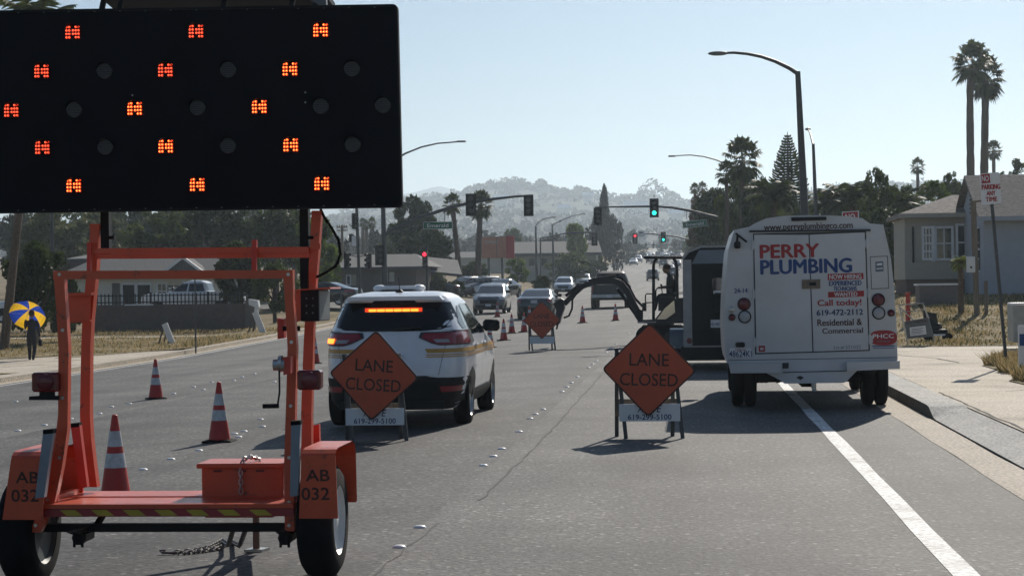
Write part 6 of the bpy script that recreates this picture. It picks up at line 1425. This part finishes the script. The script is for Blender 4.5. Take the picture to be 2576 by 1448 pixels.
m.build('paper_notice', None, bo_)
Y = 53; p = U(2355, 835, Y); g = G(p.x, Y)+.15; t = thing('lawn_mower', 'black push mower parked on the dry lawn beside the notice board', 'lawn mower', (p.x, Y, g))
m = MB().use(M['plastic']); m.box((p.x, Y, g+.22), (.55, .5, .16), bev=.04); m.ball((p.x-.02, Y, g+.36), (.18, .18, .12), 12, 8); m.build('deck', None, t, 50)
m = MB().use(M['plastic']); m.prism([(p.x-.30, g+.30), (p.x+.05, g+.30), (p.x-.02, g+.72), (p.x-.34, g+.78)], Y-.16, Y+.16); m.build('grass_bag', None, t)
m = MB().use(M['plastic']); m.tube([(p.x-.1, Y-.2, g+.3), (p.x-.45, Y-.2, g+1.0), (p.x-.45, Y+.2, g+1.0), (p.x-.1, Y+.2, g+.3)], .018, 6); m.use(M['white']).box((p.x+.1, Y-.27, g+.15), (.42, .02, .05)); m.build('handle', None, t)
for x in (-.22, .28):
    for y in (-.28, .28): m = MB().use(M['rubber']); m.lathe([(.10, -.03), (.10, .03)], (p.x+x, Y+y, g+.10), 'Y', 14); m.build('wheel', None, t)
# left white house
Y = 116; x0, x1 = U(172, 700, Y).x, U(560, 700, Y).x; g = G(x0, Y)-.2; ze = U(300, 690, Y).z
ho = thing('white_house', 'low white house with a grey roof and dark double doors behind the iron fence', 'house', ((x0+x1)/2, Y+4, g))
m = MB().use(M['cream']).box(((x0+x1)/2, Y+4, (ze+g)/2), (x1-x0, 8, ze-g)); m.build('wall', None, ho)
zr = U(400, 632, Y+4).z; m = MB().use(M['shingle']); a0, a1 = x0-.6, x1+.6; zo = ze-.05
m.add([(a0, Y-.7, zo), (a1, Y-.7, zo), (a1-2, Y+4, zr), (a0+2, Y+4, zr), (a0, Y+8.7, zo), (a1, Y+8.7, zo), (a0, Y-.7, zo-.2), (a1, Y-.7, zo-.2)], [(0, 1, 2, 3), (3, 2, 5, 4), (0, 3, 4), (1, 5, 2), (0, 6, 7, 1)]); m.use(M['cream']).box(((a0+a1)/2, Y-.72, zo-.1), (a1-a0, .05, .2)); m.build('roof', None, ho)
gx0, gxm, gx1 = U(422, 690, Y).x, U(476, 690, Y).x, U(530, 690, Y).x; m = MB().use(M['shingle']); zg = U(476, 650, Y).z
m.prism([(gx0, zo-.02), (gx1, zo-.02), (gxm, zg)], Y-1.5, Y+1); m.use(M['white']); m.bar((gx0-.1, Y-1.55, zo-.05), (gxm, Y-1.55, zg+.05), .1, .16); m.bar((gx1+.1, Y-1.55, zo-.05), (gxm, Y-1.55, zg+.05), .1, .16); m.box(((gx0+gx1)/2, Y-1.5, zo-.12), (gx1-gx0, .08, .16)); m.build('gable', None, ho)
for u0, u1 in ((310, 339), (347, 378)):
    m = MB().use(M['black']); wbox(m, u0, 716, u1, 770, Y, .06); o = m.build('door', None, ho); m = MB().use(M['white'])
    wbox(m, u0-4, 711, u1+4, 716, Y, .1); wbox(m, u0-4, 716, u0, 775, Y, .1); wbox(m, u1, 716, u1+4, 775, Y, .1); m.build('frame', None, o)
window(ho, 396, 712, 420, 752, Y, (1, 1)); 
for u0, u1 in ((424, 448), (470, 490)):
    m = MB().use(M['white'])
    for k in range(5): wbox(m, u0, 722+8*k, u1, 727+8*k, Y, .08)
    m.use(M['window']); wbox(m, u0-2, 718, u1+2, 762, Y, .04); m.build('shutter', None, ho)
m = MB().use(M['brownwall']); wbox(m, 282, 712, 302, 772, Y, .05); m.build('side_door', None, ho)
for u in (460, 532): m = MB().use(M['white']); wbox(m, u, 706, u+5, 772, Y-1.4, .15); m.build('porch_post', None, ho)
# second roof behind
Y = 124; a, b = U(165, 632, Y), U(232, 650, Y); t = thing('grey_outbuilding', 'outbuilding with a pale flat roof left of the white house', 'building', ((a.x+b.x)/2, Y+3, G(a.x, Y)))
m = MB().use(M['shingle']); zt_ = a.z; m.add([(a.x, Y, b.z), (b.x+2, Y, b.z), (b.x+1, Y+4, zt_), (a.x+1, Y+4, zt_), (a.x, Y, b.z-.2), (b.x+2, Y, b.z-.2)], [(0, 1, 2, 3), (0, 4, 5, 1)]); m.build('roof', None, t)
m = MB().use(M['brownwall']).box(((a.x+b.x)/2+1, Y+2.2, (b.z+G(a.x, Y))/2-.1), (b.x-a.x+1.6, 4, b.z-G(a.x, Y))); m.build('wall', None, t)
# brick front wall with iron fence, mailbox
Y = 93; x0, x1 = U(236, 800, Y).x, U(642, 800, Y).x; zt, zb = U(440, 765, Y).z, U(440, 826, Y).z
bw = thing('brick_front_wall', 'long low brown block wall topped by a black iron fence, left across the road', 'wall', ((x0+x1)/2, Y, zb))
m = MB().use(M['concreteblk']).box(((x0+x1)/2, Y, (zt+zb)/2-.2), (x1-x0, .25, zt-zb+.4)); m.use(M['brownwall']).box((x1-.2, Y-.02, (zt+zb)/2-.1), (.5, .34, zt-zb+.5)); m.use(M['white']); wbox(m, 314, 765, 386, 767.5, Y-.14, .06); m.build('wall', None, bw)
m = MB().use(M['black']); x = x0; z1 = U(440, 737, Y).z; i = 0
while x < x1-.3:
    m.box((x, Y, (zt+z1)/2), (.05, .05, z1-zt) if i % 15 else (.09, .09, z1-zt+.1)); x += .19; i += 1
for z in (zt+.12, z1-.1): m.box(((x0+x1)/2, Y, z), (x1-x0, .035, .05))
m.build('iron_fence', None, bw)
Y = 90; p = U(640, 770, Y); t = thing('mailbox', 'white boxy mailbox at the right end of the brown wall', 'mailbox', (p.x, Y, G(p.x, Y))); m = MB().use(M['wood']); m.bar((p.x, Y, G(p.x, Y)), (p.x+.05, Y, p.z), .09, .09); m.build('post', None, t)
m = MB().use(M['white']).prism(P2(Y, [(627, 752), (650, 755), (653, 772), (645, 795), (640, 790), (643, 772), (628, 766)]), Y-.2, Y+.2); m.build('box', None, t)
# A-frame barricades on the left verge
def aframe(u, v, Y, lab, s=1):
    p = gnd(u, v); t = thing('a_frame_barricade', lab, 'barricade', tuple(p), 'white A-frames on the left verge'); k = 47/F_PX*p.y/.95*s
    m = MB().use(M['white']); m.bar(p+Vector((-.06*k, 0, .95*k)), p+Vector((.32*k, -.05, 0)), .05, .16*k*1.6); m.build('front_leg', None, t)
    m = MB().use(M['galv']); m.bar(p+Vector((-.08*k, .05, .95*k)), p+Vector((-.42*k, .25, 0)), .05, .05); m.bar(p+Vector((-.0*k, .35, .9*k)), p+Vector((-.30*k, .55, 0)), .05, .05); m.build('rear_leg', None, t); return t
aframe(418, 871, 60, s=1.25, lab= 'white A-frame barricade standing alone in the dry grass left of the thin pole')
aframe(645, 842, 80, s=1.25, lab= 'white A-frame barricade below the mailbox at the end of the brown wall')
# brown house by the corner
Y = 140; x0, x1 = U(832, 700, Y).x, U(1046, 700, Y).x; g = G(x0, Y)-.3; ze = U(940, 668, Y).z
t = thing('brown_house', 'dark brown single-storey house behind the silver SUV with boarded pale windows', 'house', ((x0+x1)/2, Y+4, g)); m = MB().use(M['brownwall']).box(((x0+x1)/2, Y+4, (ze+g)/2), (x1-x0, 8, ze-g)); m.build('wall', None, t)
zr = U(940, 640, Y+4).z; m = MB().use(M['shingle']); m.add([(x0-.6, Y-.7, ze-.1), (x1+1, Y-.7, ze-.1), (x1-.5, Y+4, zr), (x0+1, Y+4, zr), (x0-.6, Y+8.7, ze-.1), (x1+1, Y+8.7, ze-.1), (x0-.6, Y-.7, ze-.3), (x1+1, Y-.7, ze-.3)], [(0, 1, 2, 3), (3, 2, 5, 4), (0, 3, 4), (1, 5, 2), (0, 6, 7, 1)]); m.build('roof', None, t)
m = MB().use(M['cream']); wbox(m, 961, 684, 975, 708, Y, .06); wbox(m, 979, 684, 992, 708, Y, .06); m.build('boarded_window', None, t); window(t, 872, 692, 882, 716, Y, (0, 0)); m = MB().use(M['stucco']); wbox(m, 884, 690, 896, 718, Y, .05); m.build('shutter', None, t)
Y = 150; x0, x1 = U(1050, 700, Y).x, U(1100, 700, Y).x; g = G(x0, Y); ze = U(1070, 672, Y).z; t = thing('garage', 'small outbuilding with a bright cream side wall below the red signal', 'building', ((x0+x1)/2, Y+2, g))
m = MB().use(M['brownwall']).box(((x0+x1)/2, Y+2.5, (ze+g)/2), (x1-x0, 5, ze-g)); m.use(M['cream']); wbox(m, 1044, 676, 1060, 726, Y-.05, .1); m.build('wall', None, t); m = MB().use(M['shingle']); m.add([(x0-.8, Y-.6, ze-.1), (x1+2, Y-.6, ze-.6), (x1+1, Y+5, ze+.6), (x0, Y+5, ze+.9)], [(0, 1, 2, 3)]); m.add([(x0-.8, Y-.6, ze-.1), (x1+2, Y-.6, ze-.6), (x1+2, Y-.6, ze-.8), (x0-.8, Y-.6, ze-.3)], [(0, 1, 2, 3)]); m.build('roof', None, t)
# hoarding sign and far block
Y = 205; a, b = U(1211, 596, Y), U(1294, 648, Y); t = thing('pylon_sign', 'faded orange-pink roadside sign with a red strip, between the palms and the far building', 'billboard', ((a.x+b.x)/2, Y, G(a.x, Y)))
m = MB().use(M['galv']); 
for u in (1228, 1262): c = U(u, 600, Y); m.box((c.x, Y+.15, (c.z+G(c.x, Y))/2), (.25, .25, c.z-G(c.x, Y)))
m.build('post', None, t); c = U(1273, 596, Y).x
m = MB().use(M['bill_orange']).box(((a.x+c)/2, Y, (a.z+b.z)/2), (c-a.x, .2, a.z-b.z)); m.use(M['stucco']).text('OPEN', ((a.x+c)/2-.3, Y-.11, (a.z+b.z)/2+.55), .32, 1.4, .01); m.text('HOUSE', ((a.x+c)/2-.2, Y-.11, (a.z+b.z)/2-.1), .30, 1.7, .01) if False else None
m.use(M['brownwall']).box(((a.x+c)/2+.3, Y-.11, (a.z+b.z)/2), (.06, .02, a.z-b.z)); m.build('panel', None, t)
m = MB().use(M['bill_red']).box(((c+b.x)/2, Y-.02, (a.z+b.z)/2), (b.x-c, .24, a.z-b.z+.15)); m.build('side_panel', None, t)
Y = 265; x0, x1 = U(1285, 650, Y).x, U(1500, 650, Y).x; g = G(x0, Y)-1; ze = U(1400, 634, Y).z; zr = U(1400, 607, Y+6).z; t = thing('shop_block', 'long low commercial block with a sloping grey roof in the hazy middle distance', 'building', ((x0+x1)/2, Y+5, g))
m = MB().use(M['stucco']).box(((x0+x1)/2, Y+5, (ze+g)/2), (x1-x0, 10, ze-g)); m.build('wall', None, t); m = MB().use(M['shingle']); m.add([(x0-.8, Y-.8, ze-.1), (x1+.8, Y-.8, ze-.1), (x1, Y+6, zr), (x0, Y+6, zr), (x0, Y+12, ze), (x1, Y+12, ze), (x0-.8, Y-.8, ze-.5), (x1+.8, Y-.8, ze-.5)], [(0, 1, 2, 3), (3, 2, 5, 4), (0, 6, 7, 1), (0, 3, 4), (1, 5, 2)]); m.build('roof', None, t)
for u in (1300, 1330, 1362, 1410): m = MB().use(M['window']); wbox(m, u, 650, u+14, 668, Y, .06); m.build('window', None, t)
Y = 330; x0, x1 = U(1090, 650, Y).x, U(1290, 650, Y).x; t = thing('hazy_house', 'hazy pale house roof between the left palms', 'house', ((x0+x1)/2, Y, G(x0, Y)))
ze = U(1180, 648, Y).z; m = MB().use(M['stucco']).box(((x0+x1)/2, Y+4, (ze+G(x0, Y))/2), (x1-x0, 8, ze-G(x0, Y))); m.build('wall', None, t); m = MB().use(M['shingle']); zr = U(1180, 632, Y).z; m.add([(x0-.8, Y-.8, ze), (x1+.8, Y-.8, ze), (x1-2, Y+4, zr), (x0+2, Y+4, zr)], [(0, 1, 2, 3)]); m.build('roof', None, t)

# ------------------------------------------------------------------ raised lane markers
DOT = MB(); DOT.mats = [M['white']]; DOT.lathe([(.05, 0), (.046, .009), (.028, .018), (.001, .02)], (0, 0, 0), 'Z', 14, False); dotm = DOT.mesh('road_marker', 180)
d1_ = [(1004, 1376), (1056, 1326), (1216, 1171), (1241, 1148), (1262, 1129), (1306, 1086), (1333, 1053), (1347, 1042), (1366, 1030), (1413, 985), (1426, 974), (1437, 963), (1452, 948), (1480, 925), (1490, 916), (1500, 908), (1525, 886), (1536, 876), (1548, 865), (1580, 838), (1595, 824)]
d2_ = [(360, 1181), (430, 1155), (500, 1133), (45, 1083), (112, 1069), (178, 1053), (590, 1091), (614, 1085), (660, 1073), (600, 1099), (655, 1055), (487, 973), (511, 980), (532, 961), (588, 957), (609, 948), (640, 940), (280, 1023), (325, 1015), (250, 1040), (437, 990), (690, 960), (40, 1010)]
for L, lb, gp in ((d1_, 'white raised dot marker on the lane line running up the middle of the picture', 'dots of the lane line in front'), (d2_, 'white raised dot marker scattered on the road left of the silver SUV', 'dots of the left lanes')):
    for u, v in L:
        p = gnd(u, v); o = bpy.data.objects.new('road_marker', dotm); COL.objects.link(o); o.location = p; tag(o, lb, 'lane marker', gp)

# ------------------------------------------------------------------ trees and palms
palm('taller-leaning palm of the close pair at the right skyline, nearest the van', 2444, 98, 150, 118, ub=2424, tw=.30, var=0, wob=.12)
palm('straight palm of the close pair at the right skyline, nearest the right edge', 2478, 132, 152, 112, ub=2462, tw=.31, var=2)
palm('small lone palm silhouette between the van and the pair of tall palms', 2307, 394, 230, 46, tw=.22, var=1)
palm('small palm right of the two tall palms', 2498, 350, 230, 50, tw=.24, var=2)
palm('big fan palm rising above the dense right trees', 1866, 338, 120, 118, tw=.2, var=2)
palm('fan palm with a smaller head tucked left of the big fan palm', 1826, 400, 124, 66, tw=.14, var=1, sk=False)
palm('left palm of the far pair beyond the right mast arm', 1747, 458, 230, 32, tw=.2, var=0, group='far pair of palms'); palm('right palm of the far pair beyond the right mast arm', 1766, 455, 226, 34, tw=.2, var=1, group='far pair of palms')
palm('left of the two palms behind the left mast arm', 1137, 482, 172, 60, ub=1158, tw=.24, var=1); palm('right of the two palms behind the left mast arm', 1208, 474, 168, 76, ub=1195, tw=.26, var=2)
for i, (u, v, s_) in enumerate(((912, 546, 26), (921, 552, 28), (935, 544, 30))): palm(['leftmost of three hazy palms beyond the corner signals', 'middle of three hazy palms beyond the corner signals', 'rightmost of three hazy palms beyond the corner signals'][i], u, v, 300, s_, tw=.3, var=i)
palm('palm at the left edge whose fronds show above the arrow board', 95, -20, 72, 300, ub=-4, kind='feather', tw=.15, var=0)
palm('feather palm below the spiky pine', 1942, 440, 103, 170, kind='feather', tw=.25, var=0); palm('feather palm right of the tall lamp pole', 2075, 470, 102, 120, kind='feather', tw=.22, var=1)
palm('queen palm with drooping fronds left of the dark tree', 2140, 448, 101, 190, kind='feather', tw=.2, var=0); palm('queen palm right of the dark tree above the roof', 2258, 462, 99, 170, kind='feather', tw=.2, var=1)
palm('small bright pygmy palm beside the meter post', 2415, 640, 62.5, 66, kind='feather', tw=.09, var=1, lime=True)
# Norfolk pine
Y = 112; tp = U(1980, 332, Y); g = G(tp.x, Y); t = thing('norfolk_pine', 'spiky tiered pine with gaps between its whorls, left of the tallest street lamp', 'pine tree', (tp.x, Y, g)); H = tp.z-g
m = MB().use(M['trunk']); m.tube([(0, 0, -.1), (0, 0, H*.6), (0, 0, H)], [.22, .12, .02], 8); m.build('trunk', None, t, 60, local=True)
V_ = []; r_ = random.Random(4); nt_ = 46
for i in range(nt_):
    k = i/nt_; z = H*(.25+.74*k); L_ = (1-k)**.8*2.1+.10
    for j in range(9):
        a = 2*PI*j/9+i*.7+r_.uniform(-.1, .1); d = Vector((math.cos(a), math.sin(a), 0)); s_ = Vector((-math.sin(a), math.cos(a), 0)); l = L_*r_.uniform(.85, 1.08); P = [Vector((0, 0, z))+d*l*q_+Vector((0, 0, -.10*l*math.sin(q_*2.4)+.22*l*q_**3)) for q_ in (0, .25, .5, .75, 1)]
        for q_ in range(4):
            w_ = .075*(1-k*.5); V_ += [P[q_]+s_*w_, P[q_+1]+s_*w_, P[q_+1]-s_*w_, P[q_]-s_*w_]; V_ += [P[q_]+Vector((0, 0, .055)), P[q_+1]+Vector((0, 0, .055)), P[q_+1]-Vector((0, 0, .055)), P[q_]-Vector((0, 0, .055))]
raw('crown', np_mesh('crown', [tuple(v) for v in V_], None, M['leaf_dark']), t)
T_ = [('tall dim tree at the back left, behind the umbrella', 60, 520, 210, 170, 'dark', 700), ('tall dim tree at the back between the olive trees', 215, 512, 215, 190, 'mid', 700), ('tall dim tree at the back right of the left board post', 330, 500, 205, 170, 'dark2', 700), ('tall dim tree at the back above the house gable', 480, 495, 210, 200, 'dark', 700), ('tall dim tree at the back above the conifer', 610, 498, 205, 180, 'mid2', 700), ('tall dim tree at the back left of the right board post', 740, 512, 200, 170, 'dark2', 700), ('hazy tree at the back between the right board post and the corner pole', 845, 590, 260, 90, 'far', 700), ('hazy tree behind the corner pole', 945, 575, 280, 90, 'far', 700),  # label, u, vtop, Y, width px, kind, vbase
 ('big dark bushy tree at the left edge behind the umbrella', 85, 585, 76, 190, 'dark', 900), ('second dark bushy shrub between umbrella and trailer post', 165, 690, 80, 110, 'dark2', 860),
 ('pale olive tree behind the left pole under the arrow board', 150, 525, 160, 240, 'olive', 700), ('olive tree right of the left pole under the arrow board', 235, 528, 165, 160, 'olive', 700), ('thin hazy tree just right of the left board post', 300, 505, 190, 120, 'loose', 680),
 ('dense dark green tree behind the white house roof, left half', 400, 520, 135, 190, 'mid', 680), ('dense dark tree above the middle of the trailer hoop', 540, 510, 138, 230, 'dark2', 690), ('bushy conifer before the white house near the pickup', 600, 590, 101, 150, 'dark', 800), ('dark bush right of the bushy conifer', 690, 650, 100, 120, 'mid2', 800),
 ('dense dark tree left of the right board post', 690, 505, 132, 200, 'dark', 700), ('yellow-green tree beside the right board post and cable', 790, 535, 122, 120, 'lime', 760), ('yellow-green low tree behind the cable loop', 836, 610, 128, 60, 'lime', 740),
 ('great dark round tree behind the Emerald sign on the left', 1040, 492, 178, 130, 'dark2', 700), ('lower dark lobe of trees left of the two palms', 1090, 560, 170, 110, 'dark', 720), ('dark tree low between the corner signal and red signal', 1000, 560, 182, 100, 'mid2', 700),
 ('dark shrub under the two left palms', 1190, 652, 175, 90, 'dark', 720), ('green shrub below the roadside sign', 1300, 648, 190, 70, 'lime', 720), ('clipped hedge ball behind the black sedan', 1363, 692, 150, 60, 'dark2', 735), ('clipped dark hedge left of the parked cars', 1103, 682, 148, 42, 'mid', 735), ('tiny hedge beside the clipped hedge', 1150, 702, 150, 46, 'dark', 740),
 ('hazy round tree right of the roadside sign', 1291, 570, 350, 66, 'mid2', 640), ('small hazy tree before the two far street lamps', 1395, 590, 330, 70, 'far', 640), ('bright green tree between the two far street lamps and the conifer', 1445, 556, 262, 66, 'lime', 690), ('dark hedge mass beneath the bright green tree', 1430, 630, 240, 120, 'mid', 715), ('low dark trees at the foot of the conifer', 1490, 650, 250, 90, 'dark', 705), ('small green tree at the right foot of the conifer', 1488, 600, 270, 54, 'olive', 690),
 ('hazy tree at the far roadside right of the conifer', 1575, 605, 420, 60, 'far', 680), ('far roadside tree left of the second mast arm', 1600, 612, 520, 60, 'far', 660), ('hazy round tree above the red second signal', 1590, 575, 600, 40, 'far', 650),
 ('upside-down pear shaped far tree in the middle of the road end', 1664, 586, 640, 36, 'far', 640), ('far tree right of the road end', 1700, 600, 560, 50, 'far', 640), ('far roadside tree beneath the right mast arm', 1735, 585, 380, 50, 'mid2', 670),
 ('reddish tree at the left end of the dense right trees', 1770, 480, 182, 95, 'rust', 690), ('dark roadside tree behind the cargo trailer', 1812, 455, 150, 130, 'dark', 700), ('rust-tinged bush low behind the cargo trailer', 1760, 590, 190, 70, 'rust', 700), ('mid green tree around the signal pole on the right', 1860, 425, 128, 140, 'mid', 680), ('dense tree directly below the fan palm', 1915, 450, 116, 130, 'dark2', 690), ('dark tree left of the tall lamp pole', 1985, 475, 108, 110, 'dark', 690), ('dark tree behind the tall lamp pole', 2040, 490, 108, 110, 'mid2', 680),
 ('dark tree behind the van roof with a tall loose top', 2205, 412, 98, 100, 'mid2', 640), ('black-green mass behind the right edge of the van', 2215, 505, 92, 190, 'dark', 760), ('dark tree between van and bungalow', 2262, 560, 88, 80, 'dark2', 770), ('bright yellow-green tree above the hip roof', 2345, 448, 110, 100, 'lime', 600), ('green tree left of the bright one above the hip roof', 2270, 455, 120, 90, 'mid', 600), ('dark tree right of the bright one near the tall palms', 2390, 425, 130, 70, 'mid', 560), ('bushy tree at the foot of the tall palms', 2432, 440, 140, 80, 'olive', 560), ('wispy tree at the right edge above the house roof', 2560, 395, 140, 100, 'loose', 520),
 ('green tree behind the right lamp poles', 2100, 470, 135, 90, 'mid', 640), ('lime tree behind the queen palm', 2140, 500, 128, 80, 'lime', 640),
]
for i, (lb, u, v, Y, wp, k, vb) in enumerate(T_): tree('tree' if 'hedge' not in lb and 'shrub' not in lb and 'bush' not in lb.split(' with')[0].split()[-1] else 'shrub', lb, u, v, Y, wp, k, vb, group='roadside trees')
tree('conifer', 'tall hazy conifer left of the green light, leaning spire', 1519, 466, 335, 62, 'spire', 640, group='roadside trees'); tree('conifer', 'broad hazy conifer just right of the tall spire', 1543, 538, 330, 62, 'far', 700, group='roadside trees'); tree('conifer', 'broad hazy conifer just left of the tall spire', 1496, 545, 328, 50, 'far', 700, group='roadside trees')
tree('conifer', 'thin dark cypress beside the white house eaves', 238, 660, 108, 22, 'cone', 740, group='roadside trees')
# wooded hillside: a far-off wood
rs_ = np.random.RandomState(5); pts = []
def blob(c, r_, n_): q_ = rs_.normal(size=(n_, 3)); q_ /= np.linalg.norm(q_, axis=1)[:, None]; q_[:, 2] = np.abs(q_[:, 2])*.9+.0; return np.array(c)+q_*np.array(r_)*(rs_.uniform(.5, 1, (n_, 1))**.4)
for u in np.arange(500, 2700, 7.5):
    p = U(float(u), 480, 2200); 
    for k in range(3):
        x = p.x+rs_.uniform(-6, 6); y = 2200+rs_.uniform(-60, 30); s_ = rs_.choice([4, 6, 8, 11], p=[.35, .35, .2, .1]); pts.append(blob((x, y, hz_(x, y)-1), (s_, s_, s_*1.25), 70))
for _ in range(2200):
    y = rs_.uniform(1080, 2180); x = rs_.uniform(-.42, .42)*y+0.05*y; s_ = rs_.uniform(3, 8); pts.append(blob((x, y, hz_(x, y)-1), (s_, s_, s_*1.1), 36))
for u, s_ in ((1291, 5), (1560, 4), (1640, 20), (1660, 15), (1690, 12), (1620, 12), (1232, 7), (1360, 9), (1455, 9), (1475, 8)):
    p = U(u, 480, 2190); pts.append(blob((p.x, 2190, hz_(p.x, 2190)), (s_, s_, s_*1.5), 300))
tag(raw_o := bpy.data.objects.new('hillside_wood', np_mesh('hillside_wood', leaves(np.concatenate(pts), 2.0, rs_), None, M['leaf_far'])), 'hazy wood of scattered trees covering the far hill', 'wood', None, 'stuff'); COL.objects.link(raw_o)
# mid-distance wood filling the valley behind the street
pts = []
for _ in range(420):
    y = rs_.uniform(420, 1000); sd_ = rs_.choice([-1, 1]); x = sd_*rs_.uniform(.035, .30)*y-.02*y
    if abs(x) < 26: continue
    s_ = rs_.uniform(3.5, 8); pts.append(blob((x, y, G(x, y)-1), (s_, s_, s_*1.2), 170))
tag(raw_o := bpy.data.objects.new('valley_wood', np_mesh('valley_wood', leaves(np.concatenate(pts), .9, rs_), None, M['leaf_far'])), 'hazy wood filling the valley behind the street', 'wood', None, 'stuff'); COL.objects.link(raw_o)
# houses scattered on the far hill
hhl = ['pale house on the hillside left of the tall conifer tip', 'small pale house right of the first one on the hillside', 'pale house on the hillside above the left mast arm', 'low house on the hillside right of the green light', 'small house halfway up the hill above the far street lamps', 'house near the hill crest left of the big hilltop trees']
for (u, v, wd), lb in zip(((1593, 537, 17), (1614, 539, 11), (1262, 520, 12), (1700, 560, 12), (1420, 545, 11), (1480, 512, 10)), hhl):
    lo, hi = 1050, 2190
    for _ in range(40):
        mid_ = (lo+hi)/2; p = U(u, v, mid_)
        if p.z > hz_(p.x, mid_): lo = mid_
        else: hi = mid_
    p = U(u, v, lo); t = thing('hillside_house', lb, 'house', (p.x, lo, p.z), 'houses on the far hill')
    m = MB().use(M['cream']).box((p.x, lo-3, p.z+4), (wd, 9, 8)); m.build('wall', None, t)
    m = MB().use(M['white']).prism([(lo-8.5, p.z+7.6), (lo+2.5, p.z+7.6), (lo-3, p.z+11)], p.x-wd/2-.8, p.x+wd/2+.8, 'X'); m.build('roof', None, t)
# dry grass
def grass(name, lab, poly_f, n_, hmin, hmax, m, seed, wd=.012, zoff=.11):
    rs2 = np.random.RandomState(seed); V_ = []; c = 0
    while c < n_:
        q_ = poly_f(rs2)
        if q_ is None: continue
        x, y, hm = q_; z = G(x, y)+zoff; h = rs2.uniform(hmin, hmax)*hm; a = rs2.uniform(0, 6.28); dx, dy = math.cos(a)*wd*rs2.uniform(.6, 1.6), math.sin(a)*wd; lx, ly = rs2.normal(size=2)*.45*h
        V_ += [(x-dx, y-dy, z), (x+dx, y+dy, z), (x+lx+dx*.2, y+ly, z+h), (x+lx-dx*.2, y+ly, z+h)]; c += 1
    o = bpy.data.objects.new(name, np_mesh(name, V_, None, m)); COL.objects.link(o); return tag(o, lab, 'grass', None, 'stuff')
def cl(x, y): return .5+.5*math.sin(x*1.7+y*.6)*math.cos(y*.9-x*.8)
def fl(rs2):
    y = rs2.uniform(44, 92); x = rs2.uniform(-46, -17.6); e = kxl(y)
    if y < 65.5 and x > -23.8+rs2.normal()*.25: return None
    if y < 70 and x > e-.4-3.2*(1-sst(63, 70, y)): return None
    if x > e-.4 or 84 < y < 86.4: return None
    k = cl(x, y)
    if rs2.rand() > .25+.75*k: return None
    edge = 1.9 if (x > e-1.6 and 67 < y < 78 and rs2.rand() < .8) else 1
    return x, y, (.5+.8*k)*edge
def fr(rs2):
    y = rs2.uniform(49.4, 72); x = rs2.uniform(5.0, 13.5); k = cl(x, y); return (x, y, .5+.8*k) if rs2.rand() < .3+.7*k else None
def fp_(rs2):
    y = rs2.uniform(28.5, 41.5); x = patch_x0(y)+.1+abs(rs2.normal())*1.0
    if x < patch_x0(y)+1.2*(1-sst(28, 30, y))+1.3*sst(39.5, 42, y): return None
    return x, y, .6+.9*cl(x*1.5, y*1.3)
grass('grass', 'dry straw-coloured grass on the left verge', fl, 36000, .03, .11, M['drygrass'], 1, .018); grass('grass', 'green weeds among the left verge grass', fl, 6000, .04, .14, M['greengrass'], 2, .02)
grass('grass', 'dry grass on the bungalow front lawn', fr, 17000, .03, .10, M['drygrass'], 3, .014, .15); grass('grass', 'green weeds on the bungalow front lawn', fr, 6000, .03, .12, M['greengrass'], 4, .016, .15)
grass('grass', 'tufted dry weeds around the leaning no parking post', fp_, 13000, .05, .20, M['drygrass'], 5, .010, .15); grass('grass', 'green weeds around the leaning no parking post', fp_, 6000, .04, .17, M['greengrass'], 6, .012, .15)

# ------------------------------------------------------------------ haze
m = MB(); m.box((0, 2900, 140), (8200, 6060, 296)); hz = m.build('haze', None); tag(hz, None, None, None, 'stuff')
hm = bpy.data.materials.new('haze'); hm.use_nodes = True; t = hm.node_tree; t.nodes.clear(); vo = t.nodes.new('ShaderNodeVolumePrincipled'); oo = t.nodes.new('ShaderNodeOutputMaterial')
vo.inputs['Color'].default_value = (.73, .86, .97, 1); vo.inputs['Density'].default_value = 2.6e-4; vo.inputs['Anisotropy'].default_value = .55; t.links.new(vo.outputs[0], oo.inputs['Volume'])
hz.data.materials.append(hm)
